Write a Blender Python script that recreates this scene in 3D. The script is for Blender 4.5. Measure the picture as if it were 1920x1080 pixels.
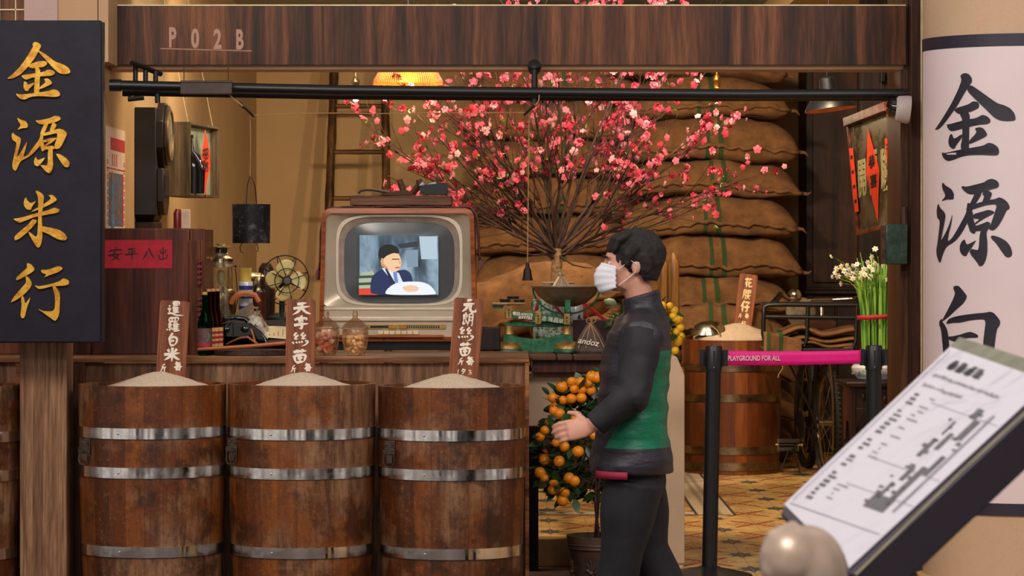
import bpy, bmesh, math, random
from mathutils import Vector, Matrix, Euler, noise
from mathutils.geometry import tessellate_polygon
PI = math.pi
for o in list(bpy.data.objects): bpy.data.objects.remove(o)
scene = bpy.context.scene
COL = scene.collection
FPX, CAMZ, HOR = 5900.0, 1.45, 473.0          # focal length in pixels of a 1920 wide frame, eye height, eye level row

# ---------------------------------------------------------------- camera, world, lights, exposure
cam_data = bpy.data.cameras.new('camera'); cam = bpy.data.objects.new('camera', cam_data); COL.objects.link(cam)
cam.location = (0, 0, CAMZ); cam.rotation_euler = (PI/2, 0, 0)
cam_data.sensor_width = 36.0; cam_data.lens = FPX/1920*36.0
cam_data.shift_y = -67/1920
cam_data.clip_end = 200
cam_data.dof.use_dof = True; cam_data.dof.focus_distance = 13.6; cam_data.dof.aperture_fstop = 10.0
scene.camera = cam
scene.view_settings.view_transform = 'Standard'; scene.view_settings.look = 'None'
scene.view_settings.gamma = 1.0; scene.view_settings.use_curve_mapping = False
scene.view_settings.exposure = 0.0

def lin(c):
    c = c/255.0
    return c/12.92 if c <= 0.04045 else ((c+0.055)/1.055)**2.4
def C(r, g, b): return (lin(r), lin(g), lin(b), 1.0)

w = bpy.data.worlds.new('world'); scene.world = w; w.use_nodes = True
nt = w.node_tree; nt.nodes.clear()
out = nt.nodes.new('ShaderNodeOutputWorld'); bg = nt.nodes.new('ShaderNodeBackground')
tc = nt.nodes.new('ShaderNodeTexCoord'); mp = nt.nodes.new('ShaderNodeMapping'); mp.inputs['Scale'].default_value = (5.0, 5.0, 0.5)
ns = nt.nodes.new('ShaderNodeTexNoise'); ns.inputs['Scale'].default_value = 1.6; ns.inputs['Detail'].default_value = 3
rp = nt.nodes.new('ShaderNodeValToRGB')
rp.color_ramp.elements[0].position = 0.40; rp.color_ramp.elements[0].color = (0.05, 0.045, 0.05, 1)
rp.color_ramp.elements[1].position = 0.56; rp.color_ramp.elements[1].color = (1.0, 0.92, 0.86, 1)
e = rp.color_ramp.elements.new(0.47); e.color = (0.35, 0.30, 0.27, 1)
for a, b in ((tc.outputs['Generated'], mp.inputs['Vector']), (mp.outputs['Vector'], ns.inputs['Vector']), (ns.outputs['Fac'], rp.inputs['Fac']),
             (rp.outputs['Color'], bg.inputs['Color']), (bg.outputs['Background'], out.inputs['Surface'])): nt.links.new(a, b)
bg.inputs['Strength'].default_value = 0.72

def lamp(name, kind, loc, energy, color, target=None, **kw):
    d = bpy.data.lights.new(name, kind); d.energy = energy; d.color = color[:3]
    for k, v in kw.items(): setattr(d, k, v)
    o = bpy.data.objects.new(name, d); COL.objects.link(o); o.location = loc
    if target is not None: o.rotation_euler = (Vector(target)-Vector(loc)).to_track_quat('-Z', 'Y').to_euler()
    return o
WARM = (1.0, 0.76, 0.50)
# the arcade's unseen ceiling panels in front of the shop, with two added lamps
lamp('unseen_front_light', 'AREA', (-2.2, 8.2, 4.6), 142, (1.0, 0.92, 0.82), (-0.6, 13, 0.8), shape='RECTANGLE', size=2.6, size_y=1.2)
lamp('unseen_front_light', 'AREA', (2.6, 7.6, 4.6), 118, (1.0, 0.90, 0.88), (1.6, 13, 0.8), shape='RECTANGLE', size=2.6, size_y=1.2)
lamp('added_uplight', 'AREA', (0, 14.6, 2.62), 26, (1.0, 0.95, 0.84), (0, 18.6, 3.05), shape='RECTANGLE', size=3.0, size_y=.15)  # added uplight hidden behind the beam to brighten the ceiling strip
lamp('unseen_front_light', 'AREA', (-0.6, 3.2, 4.4), 95, (1.0, 0.93, 0.92), (1.0, 6.5, 1.0), shape='RECTANGLE', size=2.0, size_y=1.0)  # added lamp nearer the camera to brighten the lectern sheet and fist
# the shop's warm ceiling spots, out of view, with one added spot
SPOT = dict(shadow_soft_size=0.06, spot_blend=0.7)
lamp('hidden_ceiling_spot', 'SPOT', (-1.0, 15.6, 2.95), 150, WARM, (-1.3, 19.5, 1.4), spot_size=math.radians(110), **SPOT)
lamp('hidden_ceiling_spot', 'SPOT', (-0.1, 16.6, 2.95), 185, WARM, (0.25, 20, 1.5), spot_size=math.radians(105), **SPOT)
lamp('hidden_ceiling_spot', 'SPOT', (0.9, 16.4, 2.95), 210, WARM, (1.3, 20, 1.5), spot_size=math.radians(100), **SPOT)
lamp('hidden_ceiling_spot', 'SPOT', (-0.3, 14.2, 2.95), 110, WARM, (-0.4, 13.9, 1.0), spot_size=math.radians(95), **SPOT)
lamp('hidden_ceiling_spot', 'SPOT', (0.5, 14.0, 2.95), 150, WARM, (0.3, 15.6, 1.6), spot_size=math.radians(90), **SPOT)
lamp('hidden_ceiling_spot', 'SPOT', (1.3, 14.4, 2.95), 130, WARM, (1.6, 16.5, 0.6), spot_size=math.radians(95), **SPOT)
lamp('hidden_ceiling_spot', 'SPOT', (0.1, 15.0, 2.95), 90, WARM, (-1.5, 15.5, 1.9), spot_size=math.radians(60), **SPOT)  # added spot that brightens the inside of the shadow box
lamp('hidden_ceiling_spot', 'SPOT', (-1.1, 14.2, 2.95), 70, WARM, (-1.4, 15.2, 1.2), spot_size=math.radians(100), **SPOT)

# ---------------------------------------------------------------- helpers
def W(px, py, D): return Vector(((px-960)*D/FPX, D, CAMZ-(py-HOR)*D/FPX))
def X(px, D): return (px-960)*D/FPX
def Z(py, D): return CAMZ-(py-HOR)*D/FPX
rnd = random.Random(7)

class MB:
    def __init__(s): s.bm = bmesh.new()
    def faces(s, vs, fs):
        v = [s.bm.verts.new(p) for p in vs]
        for f in fs:
            try: s.bm.faces.new([v[i] for i in f])
            except ValueError: pass
        return v
    def box(s, lo, hi, M=None):
        a, b = lo, hi
        vs = [Vector((x, y, z)) for x in (a[0], b[0]) for y in (a[1], b[1]) for z in (a[2], b[2])]
        if M: vs = [M @ v for v in vs]
        s.faces(vs, [(0, 1, 3, 2), (4, 6, 7, 5), (0, 4, 5, 1), (2, 3, 7, 6), (0, 2, 6, 4), (1, 5, 7, 3)]); return s
    def obox(s, c, size, rot=(0, 0, 0)):
        M = Matrix.Translation(c) @ Euler(rot).to_matrix().to_4x4()
        h = [v/2 for v in size]
        return s.box([-v for v in h], h, M)
    def lathe(s, prof, c=(0, 0, 0), seg=32, M=None):
        c = Vector(c); rows = []
        for r, z in prof:
            if r < 1e-6:
                p = Vector((0, 0, z)); p = (M @ p if M else p)+c; rows.append([s.bm.verts.new(p)])
            else:
                row = []
                for i in range(seg):
                    a = 2*PI*i/seg; p = Vector((r*math.cos(a), r*math.sin(a), z)); row.append(s.bm.verts.new((M @ p if M else p)+c))
                rows.append(row)
        for a, b in zip(rows, rows[1:]):
            if len(a) == 1 and len(b) == 1: continue
            for i in range(seg):
                j = (i+1) % seg
                if len(a) == 1: q = (a[0], b[i], b[j])
                elif len(b) == 1: q = (a[i], a[j], b[0])
                else: q = (a[i], a[j], b[j], b[i])
                try: s.bm.faces.new(q)
                except ValueError: pass
        return s
    def tube(s, pts, r, seg=8, caps=True, closed=False, up=None):
        pts = [Vector(p) for p in pts]; n = len(pts)
        R = r if isinstance(r, (list, tuple)) else [r]*n
        if len(R) != n: R = [R[0]+(R[-1]-R[0])*i/(n-1) for i in range(n)]
        rows = []; nrm = None
        for i, p in enumerate(pts):
            if closed: t = pts[(i+1) % n]-pts[i-1]
            else: t = (pts[min(i+1, n-1)]-pts[max(i-1, 0)])
            if t.length < 1e-9: t = Vector((0, 0, 1))
            t.normalize()
            if up is not None: nrm = Vector(up)-t*Vector(up).dot(t)
            elif nrm is None:
                a = Vector((0, 0, 1)) if abs(t.z) < 0.9 else Vector((1, 0, 0)); nrm = a-t*a.dot(t)
            else: nrm = nrm-t*nrm.dot(t)
            if nrm.length < 1e-6: nrm = t.orthogonal()
            nrm.normalize(); b = t.cross(nrm)
            rx, ry = R[i] if isinstance(R[i], (tuple, list)) else (R[i], R[i])
            rows.append([s.bm.verts.new(p+b*(rx*math.cos(2*PI*k/seg))+nrm*(ry*math.sin(2*PI*k/seg))) for k in range(seg)])
        m = n if closed else n-1
        for i in range(m):
            a, b = rows[i], rows[(i+1) % n]
            for k in range(seg):
                j = (k+1) % seg; s.bm.faces.new((a[k], a[j], b[j], b[k]))
        if caps and not closed:
            s.bm.faces.new(rows[0][::-1]); s.bm.faces.new(rows[-1])
        return s
    def cyl(s, p0, p1, r0, r1=None, seg=24): return s.tube([p0, p1], [r0, r0 if r1 is None else r1], seg)
    def ring(s, c, R, r, axis='Z', n=32, seg=8, M=None):
        pts = []
        for i in range(n):
            a = 2*PI*i/n; u, v = R*math.cos(a), R*math.sin(a)
            p = {'Z': (u, v, 0), 'Y': (u, 0, v), 'X': (0, u, v)}[axis]; p = Vector(p)
            pts.append((M @ p if M else p)+Vector(c))
        return s.tube(pts, r, seg, closed=True)
    def ball(s, c, r, seg=16, M=None):
        r3 = r if isinstance(r, (tuple, list)) else (r, r, r); n = max(5, seg//2)
        T = Matrix.Diagonal((*r3, 1)); T = (M @ T) if M else T
        return s.lathe([(math.sin(PI*i/n), -math.cos(PI*i/n)) for i in range(n+1)], c, seg, T)
    def prism(s, poly, vec, inset=0):
        """polygon (3D points, planar) pushed along vec"""
        poly = [Vector(p) for p in poly]; vec = Vector(vec); n = len(poly)
        tris = tessellate_polygon([poly])
        a = [s.bm.verts.new(p) for p in poly]
        cen = sum(poly, Vector())/n
        b = [s.bm.verts.new(p+vec) for p in poly]
        for t in tris:
            for q in ((a[t[0]], a[t[1]], a[t[2]]), (b[t[2]], b[t[1]], b[t[0]])):
                try: s.bm.faces.new(q)
                except ValueError: pass
        for i in range(n):
            j = (i+1) % n
            try: s.bm.faces.new((a[i], a[j], b[j], b[i]))
            except ValueError: pass
        return s
    def mesh(s, me, M):
        v = [s.bm.verts.new(M @ x.co) for x in me.vertices]
        for p in me.polygons:
            try: s.bm.faces.new([v[i] for i in p.vertices])
            except ValueError: pass
        return s
    def build(s, name, mat, parent=None, loc=None, smooth=38, bevel=0, rn=True):
        bm = s.bm
        if rn: bmesh.ops.recalc_face_normals(bm, faces=bm.faces)
        if parent is None and loc is None:
            xs = [v.co.x for v in bm.verts]; ys = [v.co.y for v in bm.verts]
            loc = Vector(((min(xs)+max(xs))/2, (min(ys)+max(ys))/2, min(v.co.z for v in bm.verts)))
        if parent is None: off = Vector(loc)
        else:
            off = Vector(); q = parent
            while q: off += q.location; q = q.parent
            if loc is not None: off = Vector(loc)      # built round its own origin
        for v in bm.verts: v.co -= off
        me = bpy.data.meshes.new(name); bm.to_mesh(me); bm.free()
        for p in me.polygons: p.use_smooth = True
        if smooth < 180: me.set_sharp_from_angle(angle=math.radians(smooth))
        for m in (mat if isinstance(mat, (list, tuple)) else [mat]): me.materials.append(m)
        o = bpy.data.objects.new(name, me); COL.objects.link(o)
        if loc is not None: o.location = loc
        if parent: o.parent = parent
        if bevel:
            md = o.modifiers.new('bevel', 'BEVEL'); md.width = bevel; md.segments = 2; md.limit_method = 'ANGLE'; md.angle_limit = math.radians(40)
        return o

def tag(o, label, cat, group=None, kind=None):
    if label: o['label'] = label
    if cat: o['category'] = cat
    if group: o['group'] = group
    if kind: o['kind'] = kind
    return o
def struct(o): o['kind'] = 'structure'; return o
def thing(name, loc, label, cat, group=None):
    o = bpy.data.objects.new(name, None); o.empty_display_size = 0.05; COL.objects.link(o); o.location = loc
    return tag(o, label, cat, group)
def copy_tree(o, parent=None):
    c = o.copy(); COL.objects.link(c)
    if parent: c.parent = parent
    for ch in list(o.children): copy_tree(ch, c)
    return c
def turn(root, rx=0, ry=0, rz=0): root.rotation_euler = (rx, ry, rz); return root
def chaikin(p, k=1):
    for _ in range(k):
        q = []
        for i in range(len(p)):
            a, b = p[i], p[(i+1) % len(p)]
            q += [(a[0]*.8+b[0]*.2, a[1]*.8+b[1]*.2), (a[0]*.2+b[0]*.8, a[1]*.2+b[1]*.8)]
        p = q
    return p
_tc = {}
def text_mesh(t, bold=0.0, extrude=0.02):
    k = (t, bold, extrude)
    if k not in _tc:
        cu = bpy.data.curves.new('t', 'FONT'); cu.body = t; cu.align_x = 'CENTER'; cu.align_y = 'CENTER'; cu.size = 1.0
        cu.offset = bold; cu.extrude = extrude; cu.resolution_u = 3
        ob = bpy.data.objects.new('t', cu); COL.objects.link(ob)
        dg = bpy.context.evaluated_depsgraph_get()
        me = bpy.data.meshes.new_from_object(ob.evaluated_get(dg)); bpy.data.objects.remove(ob)
        xs = [v.co.x for v in me.vertices]; ys = [v.co.y for v in me.vertices]
        if xs:
            cx, cy = (min(xs)+max(xs))/2, (min(ys)+max(ys))/2
            for v in me.vertices: v.co.x -= cx; v.co.y -= cy
            me['w'] = max(xs)-min(xs); me['h'] = max(ys)-min(ys)
        _tc[k] = me
    return _tc[k]
def put_text(mb, t, c, width=None, height=None, R=None, bold=0.0, depth=0.002, slant=0):
    """writing facing -Y centred on c, scaled to a width and / or height in metres; R: extra 3x3 rotation"""
    me = text_mesh(t, bold)
    if not len(me.vertices): return
    sx = width/me['w'] if width else height/me['h']; sy = height/me['h'] if height else sx
    S = Matrix.Diagonal((sx, sy, depth/0.04, 1)); Sh = Matrix.Identity(4); Sh[0][1] = slant
    base = Matrix.Rotation(PI/2, 4, 'X')
    M = Matrix.Translation(c) @ (R.to_4x4() if R else Matrix.Identity(4)) @ base @ Sh @ S
    mb.mesh(me, M)

# brush-written characters: strokes in a 100 x 100 square, y down
GL = {
'白': [[(48,2),(30,30),(12,48)],[(24,36),(27,66),(36,96)],[(24,40),(62,28),(90,40),(84,70),(66,92)],[(38,60),(66,54)],[(36,92),(68,86)]],
'米': [[(22,14),(36,34)],[(78,8),(62,34)],[(2,52),(40,46),(98,36)],[(50,0),(53,40),(50,98)],[(48,50),(30,72),(6,90)],[(54,50),(72,70),(98,84)]],
'天': [[(26,22),(50,17),(76,12)],[(6,52),(50,43),(94,36)],[(52,18),(49,42),(32,74),(2,96)],[(52,48),(70,76),(100,90)]],
'字': [[(50,0),(55,11)],[(16,22),(12,38)],[(17,24),(60,18),(90,20),(80,34)],[(32,42),(66,36),(48,53)],[(48,53),(57,70),(52,94),(38,86)],[(4,68),(50,61),(98,56)]],
'絲': [[(28,0),(10,22),(28,24)],[(38,16),(12,48),(38,44)],[(68,0),(50,22),(70,22)],[(80,14),(54,46),(82,40)],[(4,66),(14,80)],[(24,64),(32,76)],[(40,63),(48,74)],[(54,60),(64,72)],[(76,56),(96,62),(84,80),(58,96)]],
'苗': [[(8,22),(50,15),(94,12)],[(30,4),(34,30)],[(68,0),(62,28)],[(12,44),(18,70),(26,96)],[(20,48),(60,38),(90,44),(82,70),(74,90)],[(34,66),(72,60)],[(50,44),(52,88)],[(28,94),(76,86)]],
'元': [[(32,12),(68,4)],[(8,44),(50,35),(86,30)],[(42,40),(30,68),(2,92)],[(60,36),(56,72),(70,90),(98,84),(94,68)]],
'朗': [[(28,0),(34,11)],[(12,18),(44,14),(42,38)],[(12,18),(16,62)],[(16,30),(40,28)],[(16,45),(42,41)],[(16,62),(10,92),(36,72)],[(32,52),(50,82)],[(60,12),(62,56),(48,96)],[(60,12),(92,6),(90,60),(90,96),(78,88)],[(62,34),(88,30)],[(62,56),(88,52)]],
'斤': [[(72,2),(38,18)],[(40,18),(36,56),(8,96)],[(38,46),(94,36)],[(66,42),(66,100)]],
'每': [[(32,0),(10,28)],[(24,18),(78,8)],[(30,30),(22,78)],[(30,32),(72,26),(66,92)],[(0,56),(100,46)],[(22,78),(68,73)],[(44,36),(50,46)],[(42,60),(48,69)]],
'羅': [[(18,8),(14,34)],[(18,8),(84,0),(78,26)],[(38,8),(36,28)],[(60,6),(57,26)],[(14,34),(78,27)],[(28,40),(10,56),(30,58)],[(36,50),(10,76),(40,72)],[(8,84),(4,96)],[(24,80),(24,98)],[(38,78),(44,92)],[(62,34),(44,62)],[(54,50),(54,100)],[(70,36),(76,46)],[(54,54),(94,48)],[(56,68),(90,64)],[(56,82),(90,78)],[(74,50),(74,94)],[(54,97),(100,90)]],
'暹': [[(34,0),(34,26)],[(34,2),(70,0),(68,24)],[(36,14),(66,12)],[(34,26),(68,24)],[(42,30),(28,48)],[(37,40),(37,76)],[(37,46),(70,40)],[(38,56),(68,51)],[(38,66),(68,61)],[(54,34),(54,72)],[(36,76),(74,71)],[(8,28),(15,38)],[(0,54),(20,49),(9,66),(16,78)],[(2,86),(24,80),(52,94),(100,94)]],
'花': [[(4,18),(96,10)],[(30,0),(34,30)],[(70,0),(64,28)],[(36,32),(10,64)],[(28,50),(30,100)],[(84,42),(56,64)],[(58,34),(55,80),(68,92),(98,86),(94,72)]],
'腰': [[(10,8),(12,60),(0,98)],[(10,8),(36,5),(36,96),(26,90)],[(12,32),(34,30)],[(12,55),(34,52)],[(46,9),(100,3)],[(50,18),(51,40)],[(50,18),(94,14),(91,36)],[(64,8),(64,37)],[(79,6),(78,36)],[(50,40),(91,36)],[(66,42),(54,70),(94,98)],[(84,56),(44,98)],[(40,64),(100,56)]],
'仔': [[(34,0),(2,54)],[(22,34),(22,100)],[(42,13),(90,8),(64,33)],[(64,33),(72,60),(66,96),(52,86)],[(36,56),(100,48)]],
'安': [[(50,0),(55,13)],[(12,24),(8,40)],[(13,25),(92,16),(82,34)],[(48,30),(28,68),(60,82),(80,98)],[(70,50),(56,78),(22,98)],[(0,62),(50,55),(100,46)]],
'平': [[(22,16),(80,8)],[(28,28),(38,42)],[(74,22),(62,40)],[(0,56),(100,46)],[(52,12),(52,100)]],
'入': [[(38,30),(26,62),(2,92)],[(50,8),(70,50),(100,86)]],
'出': [[(50,0),(50,90)],[(22,20),(26,46)],[(26,46),(74,40)],[(78,16),(74,42)],[(10,56),(18,92)],[(18,92),(86,82)],[(90,52),(86,84)]],
'夕': [[(42,0),(10,52)],[(34,20),(84,14),(50,70),(6,100)],[(28,42),(52,56)]],
'好': [[(30,0),(14,50),(44,92)],[(44,22),(30,62),(2,96)],[(0,40),(46,34)],[(54,14),(94,10),(72,34)],[(72,34),(78,60),(72,96),(60,88)],[(50,54),(100,48)]],
'3': [[(10,14),(60,2),(80,24),(36,46)],[(36,46),(92,58),(76,92),(6,98)]],
'1': [[(50,0),(44,100)]],
'招': [[(4,24),(44,18)],[(26,0),(28,96),(14,86)],[(2,64),(44,48)],[(52,10),(92,6),(84,44),(72,38)],[(66,10),(48,46)],[(54,56),(56,96)],[(54,56),(92,52),(88,92)],[(56,94),(90,90)]],
'財': [[(8,6),(10,70)],[(8,6),(40,4),(40,68)],[(10,26),(38,24)],[(10,46),(38,44)],[(10,70),(40,68)],[(18,72),(2,98)],[(32,72),(46,94)],[(50,26),(98,20)],[(78,0),(80,96),(66,86)],[(76,30),(50,74)]],
}
def brush(mb, ch, c, width, height, R=None, depth=.002, th=.075, seed=0):
    """a brush-written character facing -Y, strokes swelling and tapering"""
    r_ = random.Random(ord(ch)+seed)
    for n_, st in enumerate(GL[ch]):
        P = [Vector(((x-50)/100*width, 0, (50-y)/100*height)) for x, y in st]; pts = []
        for i in range(len(P)-1):
            m = max(3, int((P[i+1]-P[i]).length/width*9))
            for q in range(m): pts.append(P[i].lerp(P[i+1], q/m))
        pts.append(P[-1]); n = len(pts)
        sm = [pts[0]]+[(pts[i-1]+pts[i]*2+pts[i+1])/4 for i in range(1, n-1)]+[pts[-1]]
        L = []
        for i, p in enumerate(sm):
            u = i/(n-1); t_ = (sm[min(i+1, n-1)]-sm[max(i-1, 0)]).normalized(); w_ = th*min(width, height)*(.62+.55*(1-u)**2*(1 if u > .03 else .7)+.25*math.sin(PI*u)*r_.uniform(.6, 1.2))*(1 if u < .8 else max(.18, 1-(u-.8)*3.4))
            nn_ = Vector((-t_.z, 0, t_.x)); L.append((p+nn_*w_, p-nn_*w_))
        y0 = -.00012*n_; fr = [mb.bm.verts.new((R @ (q+Vector((0, -depth+y0, 0))) if R else q+Vector((0, -depth+y0, 0)))+Vector(c)) for ab in L for q in ab]
        bk = [mb.bm.verts.new((R @ q if R else q)+Vector(c)) for ab in L for q in ab]
        for i in range(n-1):
            a, b, c2, d = 2*i, 2*i+1, 2*i+3, 2*i+2
            mb.bm.faces.new((fr[a], fr[b], fr[c2], fr[d])); mb.bm.faces.new((fr[b], bk[b], bk[c2], fr[c2])); mb.bm.faces.new((fr[d], bk[d], bk[a], fr[a]))
        mb.bm.faces.new((fr[0], bk[0], bk[1], fr[1])); mb.bm.faces.new((fr[-1], bk[-1], bk[-2], fr[-2]))

# ---------------------------------------------------------------- materials
class N:
    def __init__(s, name):
        s.m = bpy.data.materials.new(name); s.m.use_nodes = True; s.t = s.m.node_tree
        s.b = s.t.nodes['Principled BSDF']; s.out = s.t.nodes['Material Output']
    def n(s, typ, **kw):
        nd = s.t.nodes.new(typ)
        for k, v in kw.items():
            if k.startswith('_'): setattr(nd, k[1:], v)
            else: nd.inputs[k.replace('__', ' ')].default_value = v
        return nd
    def l(s, a, b): s.t.links.new(a, b)
    def math(s, op, a, b=None, c=None, clamp=False):
        nd = s.t.nodes.new('ShaderNodeMath'); nd.operation = op; nd.use_clamp = clamp
        for i, v in enumerate((a, b, c)):
            if v is None: continue
            if isinstance(v, (int, float)): nd.inputs[i].default_value = v
            else: s.l(v, nd.inputs[i])
        return nd.outputs[0]
    def coord(s, kind='Object', scale=(1, 1, 1), rot=(0, 0, 0)):
        tc = s.n('ShaderNodeTexCoord'); mp = s.n('ShaderNodeMapping', Scale=scale, Rotation=rot); s.l(tc.outputs[kind], mp.inputs['Vector']); return mp.outputs['Vector']
    def noise(s, vec, scale, detail=4, rough=.55, dist=0):
        nd = s.n('ShaderNodeTexNoise', Scale=scale, Detail=detail, Roughness=rough, Distortion=dist); s.l(vec, nd.inputs['Vector']); return nd.outputs['Fac']
    def ramp(s, fac, stops):
        nd = s.n('ShaderNodeValToRGB'); cr = nd.color_ramp
        cr.elements[0].position = stops[0][0]; cr.elements[0].color = stops[0][1]
        cr.elements[1].position = stops[-1][0]; cr.elements[1].color = stops[-1][1]
        for p, c in stops[1:-1]: cr.elements.new(p).color = c
        s.l(fac, nd.inputs['Fac']); return nd.outputs['Color']
    def mix(s, fac, a, b, mode='MIX'):
        nd = s.t.nodes.new('ShaderNodeMix'); nd.data_type = 'RGBA'; nd.blend_type = mode
        for i, v in ((0, fac), (6, a), (7, b)):
            if isinstance(v, (int, float, tuple)): nd.inputs[i].default_value = v
            else: s.l(v, nd.inputs[i])
        return nd.outputs[2]
    def bump(s, h, strength=.3, dist=.002):
        nd = s.n('ShaderNodeBump', Strength=strength, Distance=dist); s.l(h, nd.inputs['Height']); s.l(nd.outputs['Normal'], s.b.inputs['Normal']); return nd
    def col(s, c):
        if isinstance(c, tuple): s.b.inputs['Base Color'].default_value = c
        else: s.l(c, s.b.inputs['Base Color'])
    def set(s, rough=.5, metal=0, **kw):
        s.b.inputs['Roughness'].default_value = rough; s.b.inputs['Metallic'].default_value = metal
        for k, v in kw.items(): s.b.inputs[k.replace('__', ' ')].default_value = v
        return s.m

def plain(name, c, rough=.5, metal=0, var=.12, vs=20, bump=0, bs=120, **kw):
    k = N(name); v = k.coord()
    f = k.noise(v, vs, 4)
    d = tuple(x*(1-var*2) for x in c[:3])+(1,); b = tuple(min(1, x*(1+var)) for x in c[:3])+(1,)
    k.col(k.ramp(f, [(.3, d), (.7, b)]))
    if bump: k.bump(k.noise(v, bs, 5), bump, .003)
    return k.set(rough, metal, **kw)
def emit(name, c, strength):
    k = N(name); k.col((0, 0, 0, 1)); k.b.inputs['Emission Color'].default_value = c; k.b.inputs['Emission Strength'].default_value = strength
    return k.set(.5)
def glass(name, c=(1, 1, 1, 1), rough=.02, alpha=None, ior=1.45):
    k = N(name)
    g = k.n('ShaderNodeBsdfGlass', Color=c, Roughness=rough, IOR=ior)
    tr = k.n('ShaderNodeBsdfTransparent', Color=c); mx = k.n('ShaderNodeMixShader', Fac=.45 if alpha is None else alpha)
    k.l(tr.outputs[0], mx.inputs[1]); k.l(g.outputs[0], mx.inputs[2]); k.l(mx.outputs[0], k.out.inputs['Surface'])
    return k.m
def wood(name, dark, mid, light, axis='Z', grain=9, rough=.45, stretch=.06, fine=70, contrast=(.32, .5, .68), bump=.25, coat=0):
    k = N(name); sc = {'X': (stretch, 1, 1), 'Y': (1, stretch, 1), 'Z': (1, 1, stretch)}[axis]
    v = k.coord(scale=sc)
    f = k.noise(v, grain, 5, .6, 1.2); g = k.noise(v, fine, 3, .7)
    c = k.ramp(f, [(contrast[0], dark), (contrast[1], mid), (contrast[2], light)])
    c2 = k.mix(.75, c, k.ramp(g, [(.35, (.35, .35, .35, 1)), (.6, (1.1, 1.1, 1.1, 1))]), 'MULTIPLY')
    k.col(c2); k.bump(g, bump, .0015)
    m = k.set(rough)
    k.b.inputs['Specular IOR Level'].default_value = .3
    if coat: k.b.inputs['Coat Weight'].default_value = coat; k.b.inputs['Coat Roughness'].default_value = .2
    return m

M = {}
M['fascia'] = wood('fascia_wood', C(34, 18, 12), C(88, 50, 30), C(132, 80, 46), 'Z', 7, .5, .07, 60, contrast=(.36, .5, .64))
M['fascia_h'] = wood('trim_wood', C(80, 42, 20), C(128, 76, 44), C(165, 110, 66), 'X', 9, .5)
M['laminate'] = wood('counter_laminate', C(84, 52, 34), C(134, 92, 64), C(168, 124, 92), 'Z', 7, .5, .10, 55)
M['post'] = wood('pale_pine', C(116, 80, 56), C(140, 100, 72), C(160, 118, 88), 'Z', 34, .6, .04, 120, contrast=(.38, .5, .62), bump=.6)
M['cabinet'] = wood('dark_stained_wood', C(38, 14, 8), C(84, 38, 24), C(118, 60, 38), 'Z', 7, .4, .05, 70, coat=.2)
M['darkwood'] = wood('very_dark_wood', C(14, 7, 5), C(34, 17, 11), C(56, 29, 18), 'Z', 6, .45, .05, 60)
M['ctop'] = wood('countertop_wood', C(90, 58, 38), C(140, 98, 66), C(176, 130, 90), 'X', 8, .45, .05, 60)
M['ladder'] = wood('dark_old_bamboo', C(34, 20, 8), C(74, 48, 20), C(116, 80, 38), 'Z', 9, .4, .05, 60)
M['ladder_x'] = wood('dark_bamboo_rung', C(44, 28, 12), C(84, 56, 26), C(120, 84, 42), 'X', 9, .4, .05, 60)
M['board'] = wood('price_board_wood', C(92, 46, 26), C(140, 80, 50), C(160, 96, 62), 'Z', 12, .5, .05, 90)
M['slab'] = wood('worn_table_wood', C(44, 24, 16), C(92, 58, 40), C(130, 90, 64), 'X', 8, .6, .06, 60)
M['tvwood'] = wood('television_cabinet_wood', C(104, 46, 18), C(158, 80, 34), C(180, 98, 44), 'X', 6, .35, .06, 50, coat=.15)
M['boxwood'] = wood('grey_brown_plywood', C(56, 44, 30), C(88, 72, 50), C(120, 100, 72), 'Z', 10, .6)
M['bamboo'] = wood('old_bamboo', C(60, 38, 16), C(118, 80, 38), C(160, 118, 62), 'Z', 9, .4, .05, 60)
M['bamboo_x'] = wood('old_bamboo_rung', C(60, 38, 16), C(118, 80, 38), C(160, 118, 62), 'X', 9, .4, .05, 60)

def stone(name, base, spot, scale=260, thr=.34, bump=.35):
    k = N(name); v = k.coord()
    f = k.noise(v, scale, 3, .6); g = k.noise(v, 3, 4)
    c = k.ramp(f, [(thr-.05, spot), (thr+.03, base)])
    c = k.mix(.35, c, k.ramp(g, [(.3, tuple(x*.7 for x in base[:3])+(1,)), (.7, base)]))
    k.col(c); k.bump(f, bump, .002); return k.set(.75)
M['stone'] = stone('beige_washed_stone', C(205, 172, 140), C(120, 88, 64))
M['stone_p'] = stone('pink_washed_stone', C(196, 164, 156), C(100, 78, 74))
M['stucco'] = stone('beige_stucco', C(196, 158, 118), C(160, 124, 88), 90, .3, .15)
M['wall'] = stone('warm_plaster', C(178, 146, 102), C(150, 120, 82), 60, .32, .35)
M['ceil'] = plain('grey_green_ceiling', C(168, 176, 170), .8)
M['paving'] = plain('dark_paving', C(70, 50, 42), .7, var=.3, vs=12, bump=.4)
M['concrete'] = plain('tan_concrete', C(150, 118, 78), .75, var=.15, vs=6, bump=.2)
M['black'] = plain('black_metal', C(20, 18, 20), .35, .3, bump=.05)
M['blackp'] = plain('black_powder_coat', C(16, 16, 18), .4, 0)
M['bronze'] = plain('dark_bronze_metal', C(70, 58, 54), .4, .5)
M['pink'] = plain('pinkish_metal_letter', C(170, 128, 108), .45, .1, var=.05)
M['chrome'] = plain('chrome', C(200, 196, 190), .16, 1, var=.05)
M['steel'] = plain('aged_nickel', C(170, 152, 122), .3, 1, var=.2, vs=30)
M['iron'] = plain('cast_iron', C(44, 36, 32), .6, .5, bump=.4)
M['latch'] = plain('aged_iron_latch', C(92, 78, 68), .45, .8, var=.3, vs=60, bump=.4)
M['brass'] = plain('polished_brass', C(205, 150, 70), .3, 1)
M['oldbrass'] = plain('dull_brass', C(110, 88, 56), .5, .7)
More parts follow.
